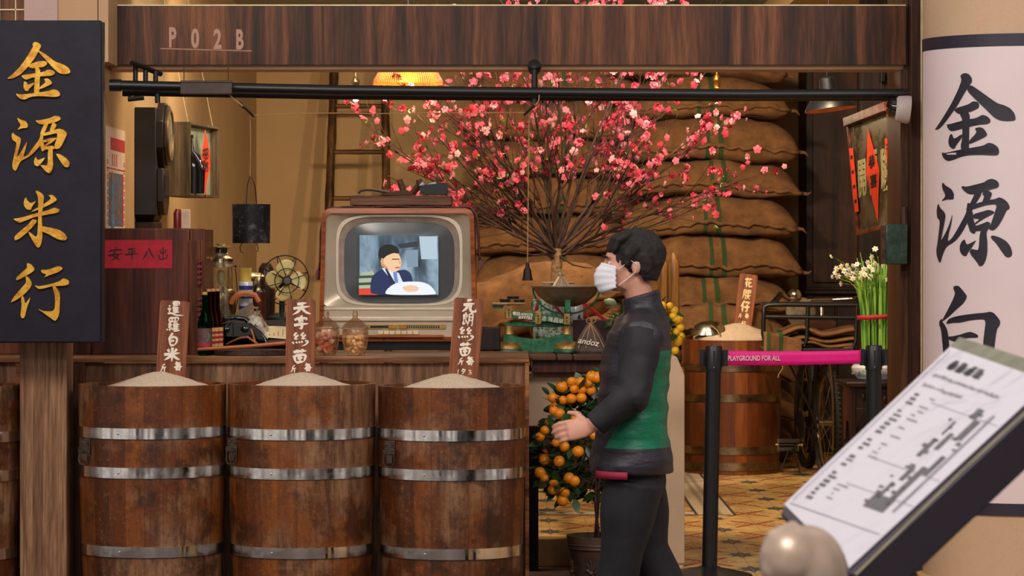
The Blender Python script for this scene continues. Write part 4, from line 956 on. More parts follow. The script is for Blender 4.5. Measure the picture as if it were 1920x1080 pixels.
mb = MB(); loops(mb, [I2, I1, O1, O2], False, True); mb.build('wooden_cabinet', M['tvwood'], tv)
# front plate: concave frame from the cabinet mouth to the bright rim, then to the screen mask
F1 = rrect(xl+m8-.002, xr-m8+.002, Z(577, TD), zt_-m8-.002, .028, TD+.006, 15, xlb+m8, xrb-m8)
cxs, czs = X(748, TD), Z(500, TD)
F2 = superel(cxs, Z(488, TD), X(748+119, TD)-cxs, (Z(403, TD)-Z(574, TD))/2, TD+.034, 5.2)
F3 = superel(cxs, Z(488, TD), X(748+114, TD)-cxs, (Z(407, TD)-Z(571, TD))/2, TD+.034, 4.6)
F4 = superel(cxs, Z(493, TD), X(748+104, TD)-cxs, (Z(417, TD)-Z(570, TD))/2, TD+.052, 4.4)
def resample(L, n=64):
    L2 = []
    c = sum(L, Vector())/len(L)
    for i in range(n):
        t_ = (i+.0)/n*len(L); a_ = L[int(t_) % len(L)]; b_ = L[(int(t_)+1) % len(L)]; L2.append(a_.lerp(b_, t_-int(t_)))
    return L2
F1 = [p for p in F1]
# same winding and start: match by angle
def by_angle(L, c, n=96):
    out = []; m = len(L)
    for i in range(n):
        a_ = 2*PI*i/n; d = Vector((math.cos(a_), math.sin(a_)))
        best = None
        for j in range(m):
            p, q = L[j]-c, L[(j+1) % m]-c; p2, q2 = Vector((p.x, p.z)), Vector((q.x, q.z)); e_ = q2-p2
            den = d.x*e_.y-d.y*e_.x
            if abs(den) < 1e-12: continue
            t_ = (p2.x*e_.y-p2.y*e_.x)/den; u_ = (p2.x*d.y-p2.y*d.x)/den
            if t_ > 0 and -1e-6 <= u_ <= 1+1e-6: best = L[j].lerp(L[(j+1) % m], max(0, min(1, u_))); break
        out.append(best if best is not None else out[-1])
    return out
cc = Vector((cxs, 0, Z(490, TD)))
F1, F2, F3, F4 = (by_angle(L, cc) for L in (F1, F2, F3, F4))
mb = MB(); loops(mb, [F1, F2]); mb.build('front_surround', champ, tv, smooth=180)
mb = MB(); loops(mb, [F2, [p+Vector((0, -.004, 0)) for p in F2], [p+Vector((0, -.004, 0)) for p in F3], F3]); mb.build('bright_rim', champ2, tv)
mb = MB(); loops(mb, [F3, F4]); mb.build('screen_surround', plain('grey_beige_surround', C(176, 158, 142), .4, .2), tv, smooth=180)
mb = MB(); vsS = []; nS = 14
x0s, x1s, z0s, z1s = cxs-.245, cxs+.245, Z(575, TD), Z(412, TD)
L5 = by_angle(superel(cxs, Z(495, TD), X(748+100, TD)-cxs, (Z(421, TD)-Z(571, TD))/2, TD+.05, 4.2), cc)
cen = mb.bm.verts.new((cxs, TD+.030, Z(495, TD))); prev = None; ringsS = []
for s1 in (.25, .5, .75, .9, 1.06):
    ringsS.append([mb.bm.verts.new((cxs+(p.x-cxs)*s1, TD+.030+.022*s1*s1, Z(495, TD)+(p.z-Z(495, TD))*s1)) for p in L5])
nn = len(L5)
for i in range(nn): mb.bm.faces.new((cen, ringsS[0][i], ringsS[0][(i+1) % nn]))
for a_, b_ in zip(ringsS, ringsS[1:]):
    for i in range(nn): mb.bm.faces.new((a_[i], b_[i], b_[(i+1) % nn], a_[(i+1) % nn]))
scr = mb.build('picture_tube', plain('grey_tube_glass', C(84, 88, 90), .16, var=.1, vs=4), tv, smooth=180)
# the picture on the tube: emissive shapes
SY = TD+.0265
def spoly(name, pts, col, st, lay, parent=scr):
    mb = MB(); mb.prism([W(a_, b_, TD+.03)+Vector((0, SY-TD-.03-lay*.0006, 0)) for a_, b_ in pts], (0, .0003, 0)); return mb.build(name, emit('screen_'+name, col, st), parent)
k = N('screen_backdrop'); v = k.coord(scale=(1, 1, .5)); f = k.noise(v, 9, 3, .6, .6)
cc_ = k.ramp(f, [(.3, C(46, 58, 70)), (.45, C(90, 112, 128)), (.6, C(150, 176, 196)), (.75, C(200, 222, 236))]); k.col((0, 0, 0, 1)); k.l(cc_, k.b.inputs['Emission Color']); k.b.inputs['Emission Strength'].default_value = .75
mb = MB(); mb.box((X(674, TD+.02), SY, Z(553, TD+.02)), (X(822, TD+.02), SY+.0003, Z(441, TD+.02))); mb.build('picture_backdrop', k.set(.3), scr)
spoly('bright_window', [(786, 443), (820, 443), (820, 486), (790, 486)], C(200, 222, 238), .8, .5)
spoly('window_bar', [(760, 470), (784, 468), (784, 500), (764, 502)], C(150, 176, 196), .7, .6)
spoly('armchair', chaikin([(673, 511), (705, 508), (700, 553), (673, 553)], 1), C(190, 205, 170), .8, 1)
spoly('armchair_shade', [(673, 517), (700, 516), (700, 521), (673, 522)], C(70, 84, 70), .7, 2)
spoly('armchair_shade', [(673, 530), (698, 529), (697, 534), (673, 535)], C(70, 84, 70), .7, 2)
spoly('red_cushion', [(673, 541), (700, 540), (708, 553), (673, 553)], C(230, 70, 48), .9, 3)
spoly('picture_frame_dark', [(745, 458), (784, 452), (785, 462), (750, 466)], C(60, 66, 78), .6, 1)
spoly('suit', chaikin([(714, 505), (722, 500), (742, 508), (760, 505), (770, 512), (774, 524), (776, 553), (696, 553), (694, 535), (698, 517)], 1), C(30, 48, 96), .8, 4)
spoly('shirt', [(716, 503), (724, 502), (748, 512), (756, 530), (744, 534), (730, 520)], C(230, 236, 250), .95, 5)
spoly('tie', [(737, 510), (744, 510), (747, 530), (740, 531)], C(120, 150, 200), .9, 6)
spoly('face', chaikin([(713, 483), (716, 476), (730, 472), (745, 473), (750, 480), (753, 492), (751, 502), (745, 509), (734, 509), (722, 504), (715, 497)], 2), C(250, 206, 160), .95, 7)
spoly('hair', chaikin([(709, 478), (711, 466), (720, 459), (733, 458), (744, 462), (749, 471), (748, 476), (738, 474), (724, 480), (719, 486), (713, 488)], 2), C(24, 22, 30), .7, 8)
spoly('cheek_shade', chaikin([(714, 492), (722, 496), (730, 506), (724, 505), (715, 498)], 1), C(226, 160, 110), .85, 8.5)
spoly('side_hair', chaikin([(709, 474), (718, 478), (717, 488), (712, 488)], 1), C(24, 22, 30), .7, 8.6)
spoly('nose', [(747, 487), (755, 495), (749, 496)], C(240, 180, 130), .9, 8.7)
spoly('mouth', [(741, 501), (750, 500), (748, 503), (742, 503)], C(196, 90, 76), .8, 8.8)
spoly('lapel', [(722, 504), (726, 504), (744, 536), (736, 536)], C(20, 34, 76), .7, 8.9)
spoly('ear', chaikin([(714, 484), (719, 484), (720, 493), (716, 495)], 1), C(230, 170, 120), .9, 9)
spoly('eyes', [(735, 485), (749, 485), (749, 487), (735, 487)], C(120, 80, 60), .7, 9)
spoly('papers', chaikin([(724, 544), (738, 532), (760, 528), (790, 528), (806, 534), (816, 546), (818, 553), (722, 553)], 2), C(240, 244, 255), 1.0, 9)
spoly('hands', chaikin([(752, 538), (770, 534), (786, 538), (784, 546), (762, 548)], 2), C(250, 206, 170), .95, 10)
mb = MB()
for a_ in (595.5,): pass
mb.box((X(607, TD)+.0, TD+.0, Z(582, TD)), (X(886, TD), TD+.012, Z(577, TD))); mb.box((X(605, TD), TD-.008, Z(602, TD)), (X(888, TD), TD+.012, Z(594, TD)))
mb.build('bright_ledge', champ2, tv, bevel=.003)
mb = MB(); mb.box((X(603, TD), TD+.004, Z(632, TD)), (X(890, TD), TD+.012, Z(574, TD))); mb.build('control_panel', champ, tv)
mb = MB(); mb.box((X(688, TD), TD-.002, Z(617, TD)), (X(836, TD), TD+.006, Z(608, TD))); mb.build('tuning_scale', plain('brassy_strip', C(196, 160, 90), .3, .8), tv, bevel=.001)
mb = MB(); mb.box((X(762, TD), TD-.0035, Z(615, TD)), (X(824, TD), TD, Z(610.5, TD))); mb.box((X(694, TD), TD-.0035, Z(615, TD)), (X(728, TD), TD, Z(610.5, TD))); mb.build('scale_window', M['ink'], tv)
for a_ in (729, 749):
    mb = MB(); mb.box((X(a_, TD), TD-.010, Z(616.5, TD)), (X(a_+14, TD), TD-.001, Z(608.5, TD))); mb.build('slider_knob', M['brass'], tv, bevel=.001)
mb = MB()
for i in range(14): mb.box((X(765+i*4.2, TD), TD-.0042, Z(614, TD)), (X(766.2+i*4.2, TD), TD-.003, Z(611.5, TD)))
mb.build('scale_marks', M['cream'], tv)
for i in range(7):
    mb = MB(); mb.box((X(708.6+i*11, TD), TD-.014, Z(627, TD)), (X(718.6+i*11, TD), TD+.006, Z(620.5, TD))); mb.build('push_button', M['cream'], tv, bevel=.0015)
mb = MB(); mb.obox(W(720, 636, TD-.003), (.008, .004, .010)); 
for i in range(9): mb.obox(W(733+i*4, 636+(i % 2)*.5, TD-.001), (.006, .003, .003), (0, .3, 0))
mb.build('badge', M['iron'], tv)
mb = MB(); mb.box((X(609, TD), TD-.02, Z(632.5, TD)), (X(832, TD), TD+.012, Z(627.5, TD))); mb.build('wooden_lip', M['tvwood'], tv, bevel=.002)
for sx in (625, 868):
    for sy in (.05, .34):
        mb = MB(); mb.cyl((X(sx, TD), TD+sy, KT), (X(sx, TD), TD+sy, zb_+.004), .016); mb.build('foot', M['darkwood'], tv)
mb = MB(); mb.box((X(612, TD), TD+.03, KT+.001), (X(882, TD), TD+.36, zb_)); mb.build('plinth', M['black'], tv)  # black block added as the shade in the gap under the set
# shawl over the top of the set
mb = MB(); n = 40
def shawl(u):    # outline over the cabinet, u 0..1 from the left hem to the right hem
    pts = [(595, 508), (598, 440), (603, 402), (615, 388.5), (650, 387), (748, 386), (845, 387), (882, 388), (893, 402), (897, 440), (900, 490)]
    t_ = u*(len(pts)-1); i = min(int(t_), len(pts)-2); f_ = t_-i
    return pts[i][0]+(pts[i+1][0]-pts[i][0])*f_, pts[i][1]+(pts[i+1][1]-pts[i][1])*f_
rows = []
for j in range(9):
    y_ = TD+.05+.33*j/8; row = []
    for i in range(n+1):
        a_, b_ = shawl(i/n); p = W(a_, b_, TD); row.append(mb.bm.verts.new((p.x+.002*math.sin(j*2+i), y_, p.z+.002+.002*math.sin(i*1.7+j))))
    rows.append(row)
for a_, b_ in zip(rows, rows[1:]):
    for i in range(n): mb.bm.faces.new((a_[i], a_[i+1], b_[i+1], b_[i]))
sh = mb.build('knitted_shawl', plain('mauve_wool', C(104, 66, 66), .95, var=.3, vs=90, bump=1.0, bs=300), rn=False); md = sh.modifiers.new('s', 'SOLIDIFY'); md.thickness = .006
tag(sh, 'thin mauve knitted cloth draped over the television, hanging down both sides', 'cloth')
mb = MB()
for j in range(9):
    for side, px, py, L in ((0, 595, 506, 10), (1, 900, 488, 8)):
        y_ = TD+.02+.36*j/8; p = W(px, py, TD); mb.tube([(p.x, y_, p.z), (p.x+(-.006 if side == 0 else .006), y_, p.z-L/430), (p.x-.004, y_, p.z-L/430-.022)], [.006, .007, .003], 6)
mb.build('fringe', plain('mauve_fringe', C(124, 72, 76), .95), sh)
# plank and things lying on the television
ZT = Z(387, TD)+.006
bx = tag(MB().box((X(655, TD), TD+.06, ZT), (X(846, TD), TD+.30, ZT+.041)).build('flat_wooden_case', M['slab'], bevel=.003), 'long flat brown wooden case lying on top of the television', 'case')
TT = ZT+.0425
mb = MB(); P0 = lambda px, py: W(px, py, TD+.1)+Vector((0, 0, -(Z(370.5, TD+.1)-TT)+0))
t = thing('tool_tray', P0(812, 370), 'black lacquered tool tray with folded paper inside, on top of the television', 'tray')
mb = MB(); poly = chaikin([(786, 352), (790, 368), (836, 369), (839, 366), (839, 349), (836, 346), (800, 349)], 1); mb.prism([P0(a_, b_) for a_, b_ in poly], (0, .09, 0)); mb.build('tray_body', M['blackp'], t, bevel=.003)
mb = MB(); mb.prism([P0(a_, b_) for a_, b_ in ((785, 352), (792, 344), (796, 350))], (0, .05, 0)); mb.prism([P0(a_, b_) for a_, b_ in ((799, 350), (816, 344), (818, 348))], (0, .05, 0)); mb.build('folded_paper', plain('blue_white_paper', C(170, 186, 210), .7), t)
t = thing('wooden_hand_plane', P0(760, 370), 'old tool with two dark wooden posts and a curved handle on the television', 'tool')
mb = MB(); mb.prism([P0(a_, b_) for a_, b_ in ((710, 370), (720, 366), (745, 361), (764, 360), (774, 368), (773, 370))], (0, .06, 0)); mb.build('sole', M['slab'], t, bevel=.002)
for pts in (((748, 340), (756, 362)), ((785, 340), (790, 358))):
    mb = MB(); mb.tube([P0(*pts[0])+Vector((0, .03, 0)), P0(*pts[1])+Vector((0, .03, 0))], [.014, .014], 12); mb.build('post', M['slab'], t)
mb = MB(); mb.tube([P0(772, 367)+Vector((0, .03, 0)), P0(786, 350)+Vector((0, .03, 0))], .015, 4); mb.build('wedge', M['slab'], t)
mb = MB(); mb.tube([P0(a_, b_)+Vector((0, .03, 0)) for a_, b_ in ((671, 366), (675, 361), (685, 359), (700, 359.5), (715, 362), (730, 364))], .006, 8); mb.build('curved_handle', plain('brown_leather', C(70, 46, 40), .5), t)

# ================================================================ glass jars
amg = glass('pink_amber_glass', (1.0, .93, .86, 1), .02, .5)
def jar(px, D, label):
    s = D/FPX; c = W(px, 665, D); c.z = KT+.0005; t = thing('glass_jar', c, label, 'jar')
    pr_ = [(0, 0), (16, 0), (18, 2), (22, 14), (25, 32), (25, 44), (23.5, 49), (21.5, 50)]
    mb = MB(); mb.lathe([(a_*s, b_*s) for a_, b_ in pr_]+[(20.5*s, 49*s), (23*s, 43*s), (23*s, 32*s), (20*s, 14*s), (16*s, 3*s), (0, 3*s)], c, 20); mb.build('jar_body', amg, t)
    mb = MB(); mb.lathe([(a_*s, b_*s) for a_, b_ in ((26, 49.5), (26.5, 51), (24, 54), (19, 60), (11, 66), (6, 69), (4.5, 72), (5.5, 78), (4, 83), (0, 84))], c, 20); mb.build('lid', amg, t)
    return c, s, t
c, s, t = jar(666, 13.10, 'amber glass jar of pale dried lumps, front of the television')
rr = random.Random(3)
lump = plain('dried_lump', C(246, 210, 160), .6, var=.12)
m0 = MB(); m0.ball((0, 0, 0), (.0105, .0088, .0075), 8); proto = m0.build('dried_sweet', lump, loc=(0, 0, 0)); plc = []
for i in range(2000):
    if len(plc) >= 46: break
    a_ = rr.uniform(0, 2*PI); r_ = rr.uniform(0, .035); z_ = rr.uniform(.014, .078)
    if r_ > .022+.014*min(1, z_/.05): continue
    p = Vector((r_*math.cos(a_), r_*math.sin(a_), z_))
    if any((p-q).length < .0135 for q in plc): continue
    plc.append(p); o = proto if len(plc) == 1 else proto.copy()
    if len(plc) > 1: COL.objects.link(o)
    o.location = c+p; o.rotation_euler = (rr.uniform(0, 6), rr.uniform(0, 6), 0); tag(o, 'pale dried lump among those piled in the right-hand amber jar', 'dried food', 'dried lumps in the right glass jar')
c, s, t = jar(612, 13.16, 'pink-tinted glass jar of dried shrimp-coloured pieces left of its twin')
pc = [plain('dried_pink', C(222, 168, 156), .6, var=.2), plain('dried_orange', C(216, 120, 78), .5, var=.15), plain('dried_white', C(240, 214, 200), .6, var=.1)]
mp_ = []
for m_ in pc:
    m0 = MB(); m0.tube([(-.016, 0, -.004), (-.008, 0, .003), (.006, .002, .004), (.015, 0, -.003)], [(.004, .003), (.011, .005), (.010, .005), (.004, .003)], 10); mp_.append(m0.build('dried_slice', m_, loc=(0, 0, 0)))
plc = []
for i in range(3000):
    if len(plc) >= 40: break
    a_ = rr.uniform(0, 2*PI); r_ = rr.uniform(0, .032); z_ = rr.uniform(.014, .094)
    p = Vector((r_*math.cos(a_), r_*math.sin(a_), z_))
    if r_ > .020+.014*min(1, z_/.05) or any((p-q).length < .0135 for q in plc): continue
    plc.append(p); pr0 = mp_[len(plc) % 3]; first = not pr0.get('label'); o = pr0 if first else pr0.copy()
    if not first: COL.objects.link(o)
    o.location = c+p; o.rotation_euler = (rr.uniform(0, 6), rr.uniform(0, 6), rr.uniform(0, 6)); tag(o, ('pink', 'orange', 'whitish')[mp_.index(pr0)]+' dried slice packed in the pink-tinted glass jar', 'dried food', 'dried slices in the left glass jar, '+('pink', 'orange', 'whitish')[mp_.index(pr0)])
# ================================================================ goods on the counter's left end
def lathe_px(mb, px, ybase, D, prof, zb=None, seg=32):
    """profile in photo pixels at distance D: (radius, height above base)"""
    s = D/FPX; c = W(px, ybase, D)
    if zb is not None: c.z = zb
    mb.lathe([(a*s, b*s) for a, b in prof], c, seg); return c
gg = glass('green_bottle_glass', (.08, .35, .14, 1), .03, .6); gb = glass('brown_bottle_glass', (.22, .06, .03, 1), .03, .6); gc = glass('clear_bottle_glass', (.93, .95, .93, 1), .02, .35)
corkm = plain('cork', C(206, 150, 100), .8); lab1 = plain('purple_label', C(104, 68, 66), .6, var=.2, vs=40); lab2 = plain('yellow_label', C(226, 186, 110), .6, var=.12)
BZ = KT+.0003
D = 13.10; c = W(384, 664, D); c.z = BZ
t = thing('sauce_bottle', c, 'green glass bottle with cork and purple label, front of the bottles', 'bottle')
mb = MB(); lathe_px(mb, 384, 664, D, [(0, 0), (11, 0), (13.5, 3), (13.5, 58), (12, 66), (7, 80), (5.6, 92), (5.6, 112), (6, 114)], BZ); mb.build('bottle_body', gg, t)
mb = MB(); lathe_px(mb, 384, 664, D, [(0, 112), (5.2, 112), (5.2, 119), (0, 119)], BZ, 20); mb.build('cork', corkm, t)
mb = MB(); lathe_px(mb, 384, 664, D, [(13.5, 16), (13.9, 16), (13.9, 51), (13.5, 51)], BZ, 40); lb = mb.build('label', lab1, t)
mb = MB(); lathe_px(mb, 384, 664, D, [(13.95, 18), (14.0, 18), (14.0, 23), (13.95, 23)], BZ, 40); mb.build('label_band', M['redpaper'], lb)
mb = MB(); s = D/FPX; mb.prism([(c.x+(5+6*math.cos(a_)*(1+.12*math.cos(4*a_)))*s, D-14.1*s+.0012*math.cos(a_)**0+((5+6*math.cos(a_))**2)/28*s*.7, c.z+(36+9*math.sin(a_)*(1+.12*math.cos(4*a_)))*s) for a_ in [2*PI*i/24 for i in range(24)]], (0, -.0006, 0)); mb.build('label_emblem', plain('label_green', C(70, 110, 80), .6), lb)
protoB = None
for i, (px, D, yb_) in enumerate(((392, 13.22, 660), (400, 13.28, 659), (408, 13.34, 658))):
    s = D/FPX
    if protoB is None:
        t = thing('brown_sauce_bottle', (0, 0, 0), 'x', 'bottle')
        MB().lathe([(a*s, b*s) for a, b in [(0, 0), (9, 0), (10.5, 3), (10.5, 52), (9.5, 62), (5, 84), (4.2, 100), (4.4, 116), (5, 118)]], (0, 0, 0), 32).build('bottle_body', gb, t)
        MB().lathe([(0, 0), (4.2*s, 0), (4.2*s, 7*s), (0, 7*s)], (0, 0, 116*s), 16).build('cork', corkm, t)
        lb = MB().lathe([(10.5*s, 10*s), (10.9*s, 10*s), (10.9*s, 50*s), (10.5*s, 50*s)], (0, 0, 0), 36).build('label', lab2, t)
        mb = MB()
        for q in range(3): mb.lathe([(10.92*s, (20+9*q)*s), (11.0*s, (20+9*q)*s), (11.0*s, (25+9*q)*s), (10.92*s, (25+9*q)*s)], (0, 0, 0), 36)
        mb.build('red_print', M['redpaper'], lb); protoB = t; o = t
    else: o = copy_tree(protoB)
    o.location = (X(px, D), D, BZ)
    o['label'] = ['brown bottle with yellow label right behind the green bottle', 'brown bottle with yellow label, middle of three in a slanting row', 'brown bottle with yellow label nearest the black telephone'][i]; o['group'] = 'brown corked bottles'
protoC = None
for i, (px, D, yb_) in enumerate(((423, 13.45, 656), (413, 13.62, 654), (389, 13.5, 656))):
    s = D/FPX
    if protoC is None:
        t = thing('clear_glass_bottle', (0, 0, 0), 'x', 'bottle')
        MB().lathe([(a*s, b*s) for a, b in [(0, 0), (11, 0), (12.5, 4), (12.5, 60), (11.5, 70), (6, 88), (4.8, 108), (6, 112), (6, 122), (5.2, 124)]]+[(4.6*s, 122*s), (4*s, 108*s), (5*s, 88*s), (10.5*s, 70*s), (11.5*s, 58*s), (11.5*s, 5*s), (0, 4*s)], (0, 0, 0), 32).build('bottle_body', gc, t)
        MB().lathe([(12.55*s, 66*s), (12.8*s, 67*s), (12*s, 70*s)], (0, 0, 0), 32).build('embossed_ring', gc, t); protoC = t; o = t
    else: o = copy_tree(protoC)
    o.location = (X(px, D), D, BZ)
    o['label'] = ['empty clear glass bottle just left of the black telephone', 'empty clear glass bottle behind another clear one, under the lantern', 'clear bottle standing behind the corked brown bottles'][i]; o['group'] = 'empty clear bottles'
# ruler-like split bamboo rod and round basket lid
D = 13.10
tag(MB().tube([W(371, 655, 13.03), W(470, 649, 13.03), W(535, 643, 13.03)], [.007, .009, .009], 10).build('bamboo_rod', plain('orange_bamboo', C(176, 92, 44), .35)), 'orange-brown split bamboo rod lying before the telephone over the basket lid', 'rod')
c = W(472, 662, 13.18); c.z = BZ
mb = MB(); s = 13.18/FPX
mb.lathe([(0, .006), (56*s, .002), (66*s, 0), (70*s, .010), (69*s, .018), (60*s, .022), (0, .020)], c, 72)
for q in range(4): mb.ring(c+Vector((0, 0, .004+q*.005)), (69.5-q*.3)*s, .0032, 'Z', 90, 6)
tag(mb.build('rattan_lid', plain('dark_rattan', C(74, 46, 38), .55, var=.4, vs=150, bump=.6, bs=300)), 'dark round rattan basket lid lying flat on the counter under the telephone', 'basket lid')
# telephone
D = 13.42; BZ2 = BZ+.0
t = thing('black_rotary_telephone', (X(460, D), D, BZ), 'black old rotary telephone with twisted cord, seen from its side', 'telephone')
def PT(px, py, dd=0): return W(px, py, D+dd)
mb = MB(); zb_ = BZ+.025
poly = [PT(416, 648), PT(424, 612), PT(432, 604), PT(470, 606), PT(488, 620), PT(500, 634), PT(504, 646), PT(504, 650), PT(416, 651)]
mb.prism(poly, (0, .17, 0)); mb.build('telephone_body', plain('bakelite', C(16, 15, 17), .12, **{'Coat__Weight': .5}), t, bevel=.008)
mb = MB(); mb.tube([PT(417, 600, .04), PT(424, 597, .04), PT(440, 595, .04), PT(458, 597, .04), PT(466, 603, .04)], [(.016, .014), (.017, .011), (.017, .010), (.017, .011), (.018, .014)], 14); hs = mb.build('handset', plain('bakelite_handset', C(18, 17, 19), .1, **{'Coat__Weight': .5}), t)
for a_, b_ in ((460, 617), (424, 618)):
    mb = MB(); mb.ball(PT(a_, b_, .03), (.034, .036, .028), 20); mb.build('receiver_cup', plain('bakelite_cup', C(18, 17, 19), .1, **{'Coat__Weight': .5}), hs)
mb = MB(); mb.tube([PT(437, 606, -.005), PT(437, 634, -.005)], .0022, 6); mb.build('seam_pin', M['iron'], t)
mb = MB(); Rm = Matrix.Rotation(math.radians(55), 4, 'Y')
mb.lathe([(0, .006), (.036, .006), (.040, 0), (0, 0)], PT(486, 622, .08), 32, Rm); mb.ring(PT(487, 621, .08), .030, .004, 'Z', 24, 6, Rm); mb.build('dial', M['steel'], t)
mb = MB(); pts = [PT(471, 617, -.01), PT(475, 627, -.03), PT(478, 640, -.06), PT(484, 646, -.09), PT(478, 642, -.10), PT(464, 632, -.09), PT(450, 634, -.07), PT(436, 640, -.04), PT(424, 646, -.01)]
fine = []
for i in range(len(pts)-1):
    for q in range(8): fine.append(pts[i].lerp(pts[i+1], q/8))
for ph in (0, PI):
    mb.tube([p+Vector((.0028*math.cos(i*1.3+ph), 0, .0028*math.sin(i*1.3+ph))) for i, p in enumerate(fine)], .0026, 6)
mb.build('twisted_cord', plain('tan_cord', C(190, 116, 62), .8), t)
# ledger book, paper pad, abacus
D = 13.5
t = thing('open_ledger', (X(516, D), D, BZ), 'cream ledger book lying open beside the telephone, partly behind price board', 'book')
mb = MB(); mb.prism([W(497, 645, D), W(540, 645, D), W(540, 636, D), W(499, 637, D)], (0, .25, 0)); mb.build('book_cover', plain('dark_red_cover', C(70, 34, 36), .6), t)
mb = MB(); mb.prism([W(488, 632, D), W(542, 636, D+.02), W(542, 614, D+.2), W(486, 612, D+.2)], (0, .01, .006)); mb.build('pages', plain('cream_pages', C(244, 222, 170), .7, var=.05), t)
mb = MB()
for i in range(5): p0 = W(498+i*8, 634-i*.0, D).lerp(W(495+i*9, 616, D+.2), .15); p1 = W(498+i*8, 634, D).lerp(W(495+i*9, 616, D+.2), .8); mb.tube([p0+Vector((0, -.004, .006)), p1+Vector((0, -.004, .006))], .001, 4)
mb.build('ruled_lines', M['redpaper'], t)
t = thing('abacus', (X(505, D+.3), D+.3, BZ), 'low abacus with dark beads behind the ledger, under the fan', 'abacus')
mb = MB(); y0_ = D+.28
for a_, b_ in ((606, 604), (597, 595)): mb.box((X(470, y0_), y0_, Z(a_, y0_)), (X(545, y0_), y0_+.016, Z(b_, y0_)))
mb.box((X(470, y0_), y0_, BZ), (X(545, y0_), y0_+.03, Z(606, y0_))); mb.build('frame', M['darkwood'], t)
for i in range(14):
    mb = MB(); xx = X(476+i*4.8, y0_)
    for q in range(2): mb.ball((xx, y0_-.006, Z(603-q*4, y0_)), (.0052, .005, .0042), 8)
    mb.build('bead_column', plain('black_bead', C(34, 30, 30), .12, var=.05) if i == 0 else bpy.data.materials['black_bead'], t)
# cellophane-wrapped bundle
D = 13.6; c = W(478, 610, D); t = thing('cellophane_bundle', (c.x, D, BZ+.01), 'white bundle in clear crinkled wrap tied with string, behind the telephone', 'bundle')
rr = random.Random(5); mb = MB(); seg = 20; rows = []
for j in range(10):
    v_ = j/9; r_ = (.052*math.sin(PI*min(1, v_*1.15+.12))**.7 if v_ < .8 else .012+.02*(1-v_)); rows.append((r_, v_))
pr_ = [(0, 0), (.042, .0), (.054, .02), (.056, .045), (.046, .075), (.026, .094), (.010, .104), (.018, .116), (.022, .122)]
mb.lathe(pr_, (c.x, D, Z(636, D)), 22)
for v_ in mb.bm.verts: v_.co += Vector((rr.uniform(-.004, .004), rr.uniform(-.004, .004), rr.uniform(-.003, .003)))
k = N('crinkled_wrap'); v = k.coord(); k.col(k.ramp(k.noise(v, 40, 4), [(.35, C(150, 136, 120)), (.65, C(236, 226, 210))])); k.bump(k.noise(v, 70, 3), .9, .01); k.set(.15)
mb.build('wrapped_body', k.m, t, smooth=20)
mb = MB(); mb.tube([(c.x-.05, D-.03, Z(620, D)), (c.x-.03, D-.05, Z(598, D)), (c.x, D-.03, Z(574, D)), (c.x+.03, D-.04, Z(592, D)), (c.x+.05, D-.03, Z(612, D))], .003, 6); mb.ring((c.x, D, Z(577, D)), .013, .004, 'Z', 16, 6); mb.build('string_tie', M['twine'], t)
mb = MB().box((X(415, 13.75), 13.7, BZ), (X(560, 13.75), 13.95, Z(600, 13.75))); tag(mb.build('low_shelf_box', plain('dark_brown_box', C(48, 36, 30), .7), bevel=.003), 'low dark box behind the telephone carrying the tins and the fan', 'box')  # dark brown all over, with slight random tone
BX = Z(600, 13.75)
# wooden hanger arc
D = 13.72; t = MB().tube([W(433, 570, D), W(437, 560, D), W(447, 552, D), W(460, 549, D), (W(478, 553, D)), W(474+12, 566, D)], [(.004, .010), (.005, .012), (.005, .014), (.005, .014), (.005, .012), (.004, .010)], 10).build('wooden_hanger', plain('orange_wood', C(190, 104, 40), .35)); tag(t, 'curved orange-brown wooden hanger propped behind the clear bottles', 'hanger')
tag(MB().prism([W(a_, b_, 13.74) for a_, b_ in ((436, 600), (448, 582), (474, 566), (478, 600))], (0, .01, 0)).build('grey_paper_sheet', plain('grey_paper', C(128, 112, 94), .8)), 'crumpled grey sheet below the wooden hanger', 'paper')
# pressure lantern
D = 13.85; s = D/FPX; c = W(414, 545, D)
t = thing('pressure_lantern', W(414, 600, D), 'nickel-plated pressure lantern with clear glass globe, beside the cupboard', 'lantern')
def LP(name, prof, mat, par=t, seg=40):
    return MB().lathe([(a_*s, (600-b_)*s+0) for a_, b_ in prof], W(414, 600, D), seg).build(name, mat, par)
LP('top_cap', [(0, 457), (9, 457), (10, 459), (20, 462), (21, 464), (14, 466), (13.5, 467)], M['steel'])
LP('chimney', [(13, 465), (12, 466), (12, 474), (14, 476), (0, 476)], M['iron'])
LP('hood', [(13.5, 474), (15, 476), (16, 480), (22, 485), (23, 494), (26, 498), (27, 501), (0, 501)], M['steel'])
for i in range(8):
    a_ = PI*2*i/8; mb = MB(); p = c+Vector((12.5*s*math.cos(a_), 12.5*s*math.sin(a_), (545-470)*s)); mb.obox(p, (.005, .005, .022), (0, 0, a_)); mb.build('chimney_post', M['steel'], t)
mb = MB()
for i in range(30):
    a_ = PI*2*i/30; mb.obox(c+Vector((23.2*s*math.cos(a_), 23.2*s*math.sin(a_), (545-488)*s)), (.003, .002, .008), (0, 0, a_+PI/2))
mb.build('vent_slots', M['ink'], t)
LP('glass_globe', [(20, 501), (20, 543), (19.4, 543), (19.4, 501)], gc)
LP('mantle', [(0, 506), (6, 508), (8, 518), (6, 530), (3, 534), (0, 534)], M['cream'])
LP('tank', [(22, 542), (26, 546), (28, 556), (28, 580), (26, 590), (0, 592), (0, 600), (24, 600)], M['steel'])
for a_ in (.6, 2.2, 3.8, 5.4):
    mb = MB(); mb.tube([c+Vector((24*s*math.cos(a_), 24*s*math.sin(a_), (545-500)*s)), c+Vector((24*s*math.cos(a_), 24*s*math.sin(a_), 0))], .002, 6); mb.build('guard_wire', M['steel'], t)
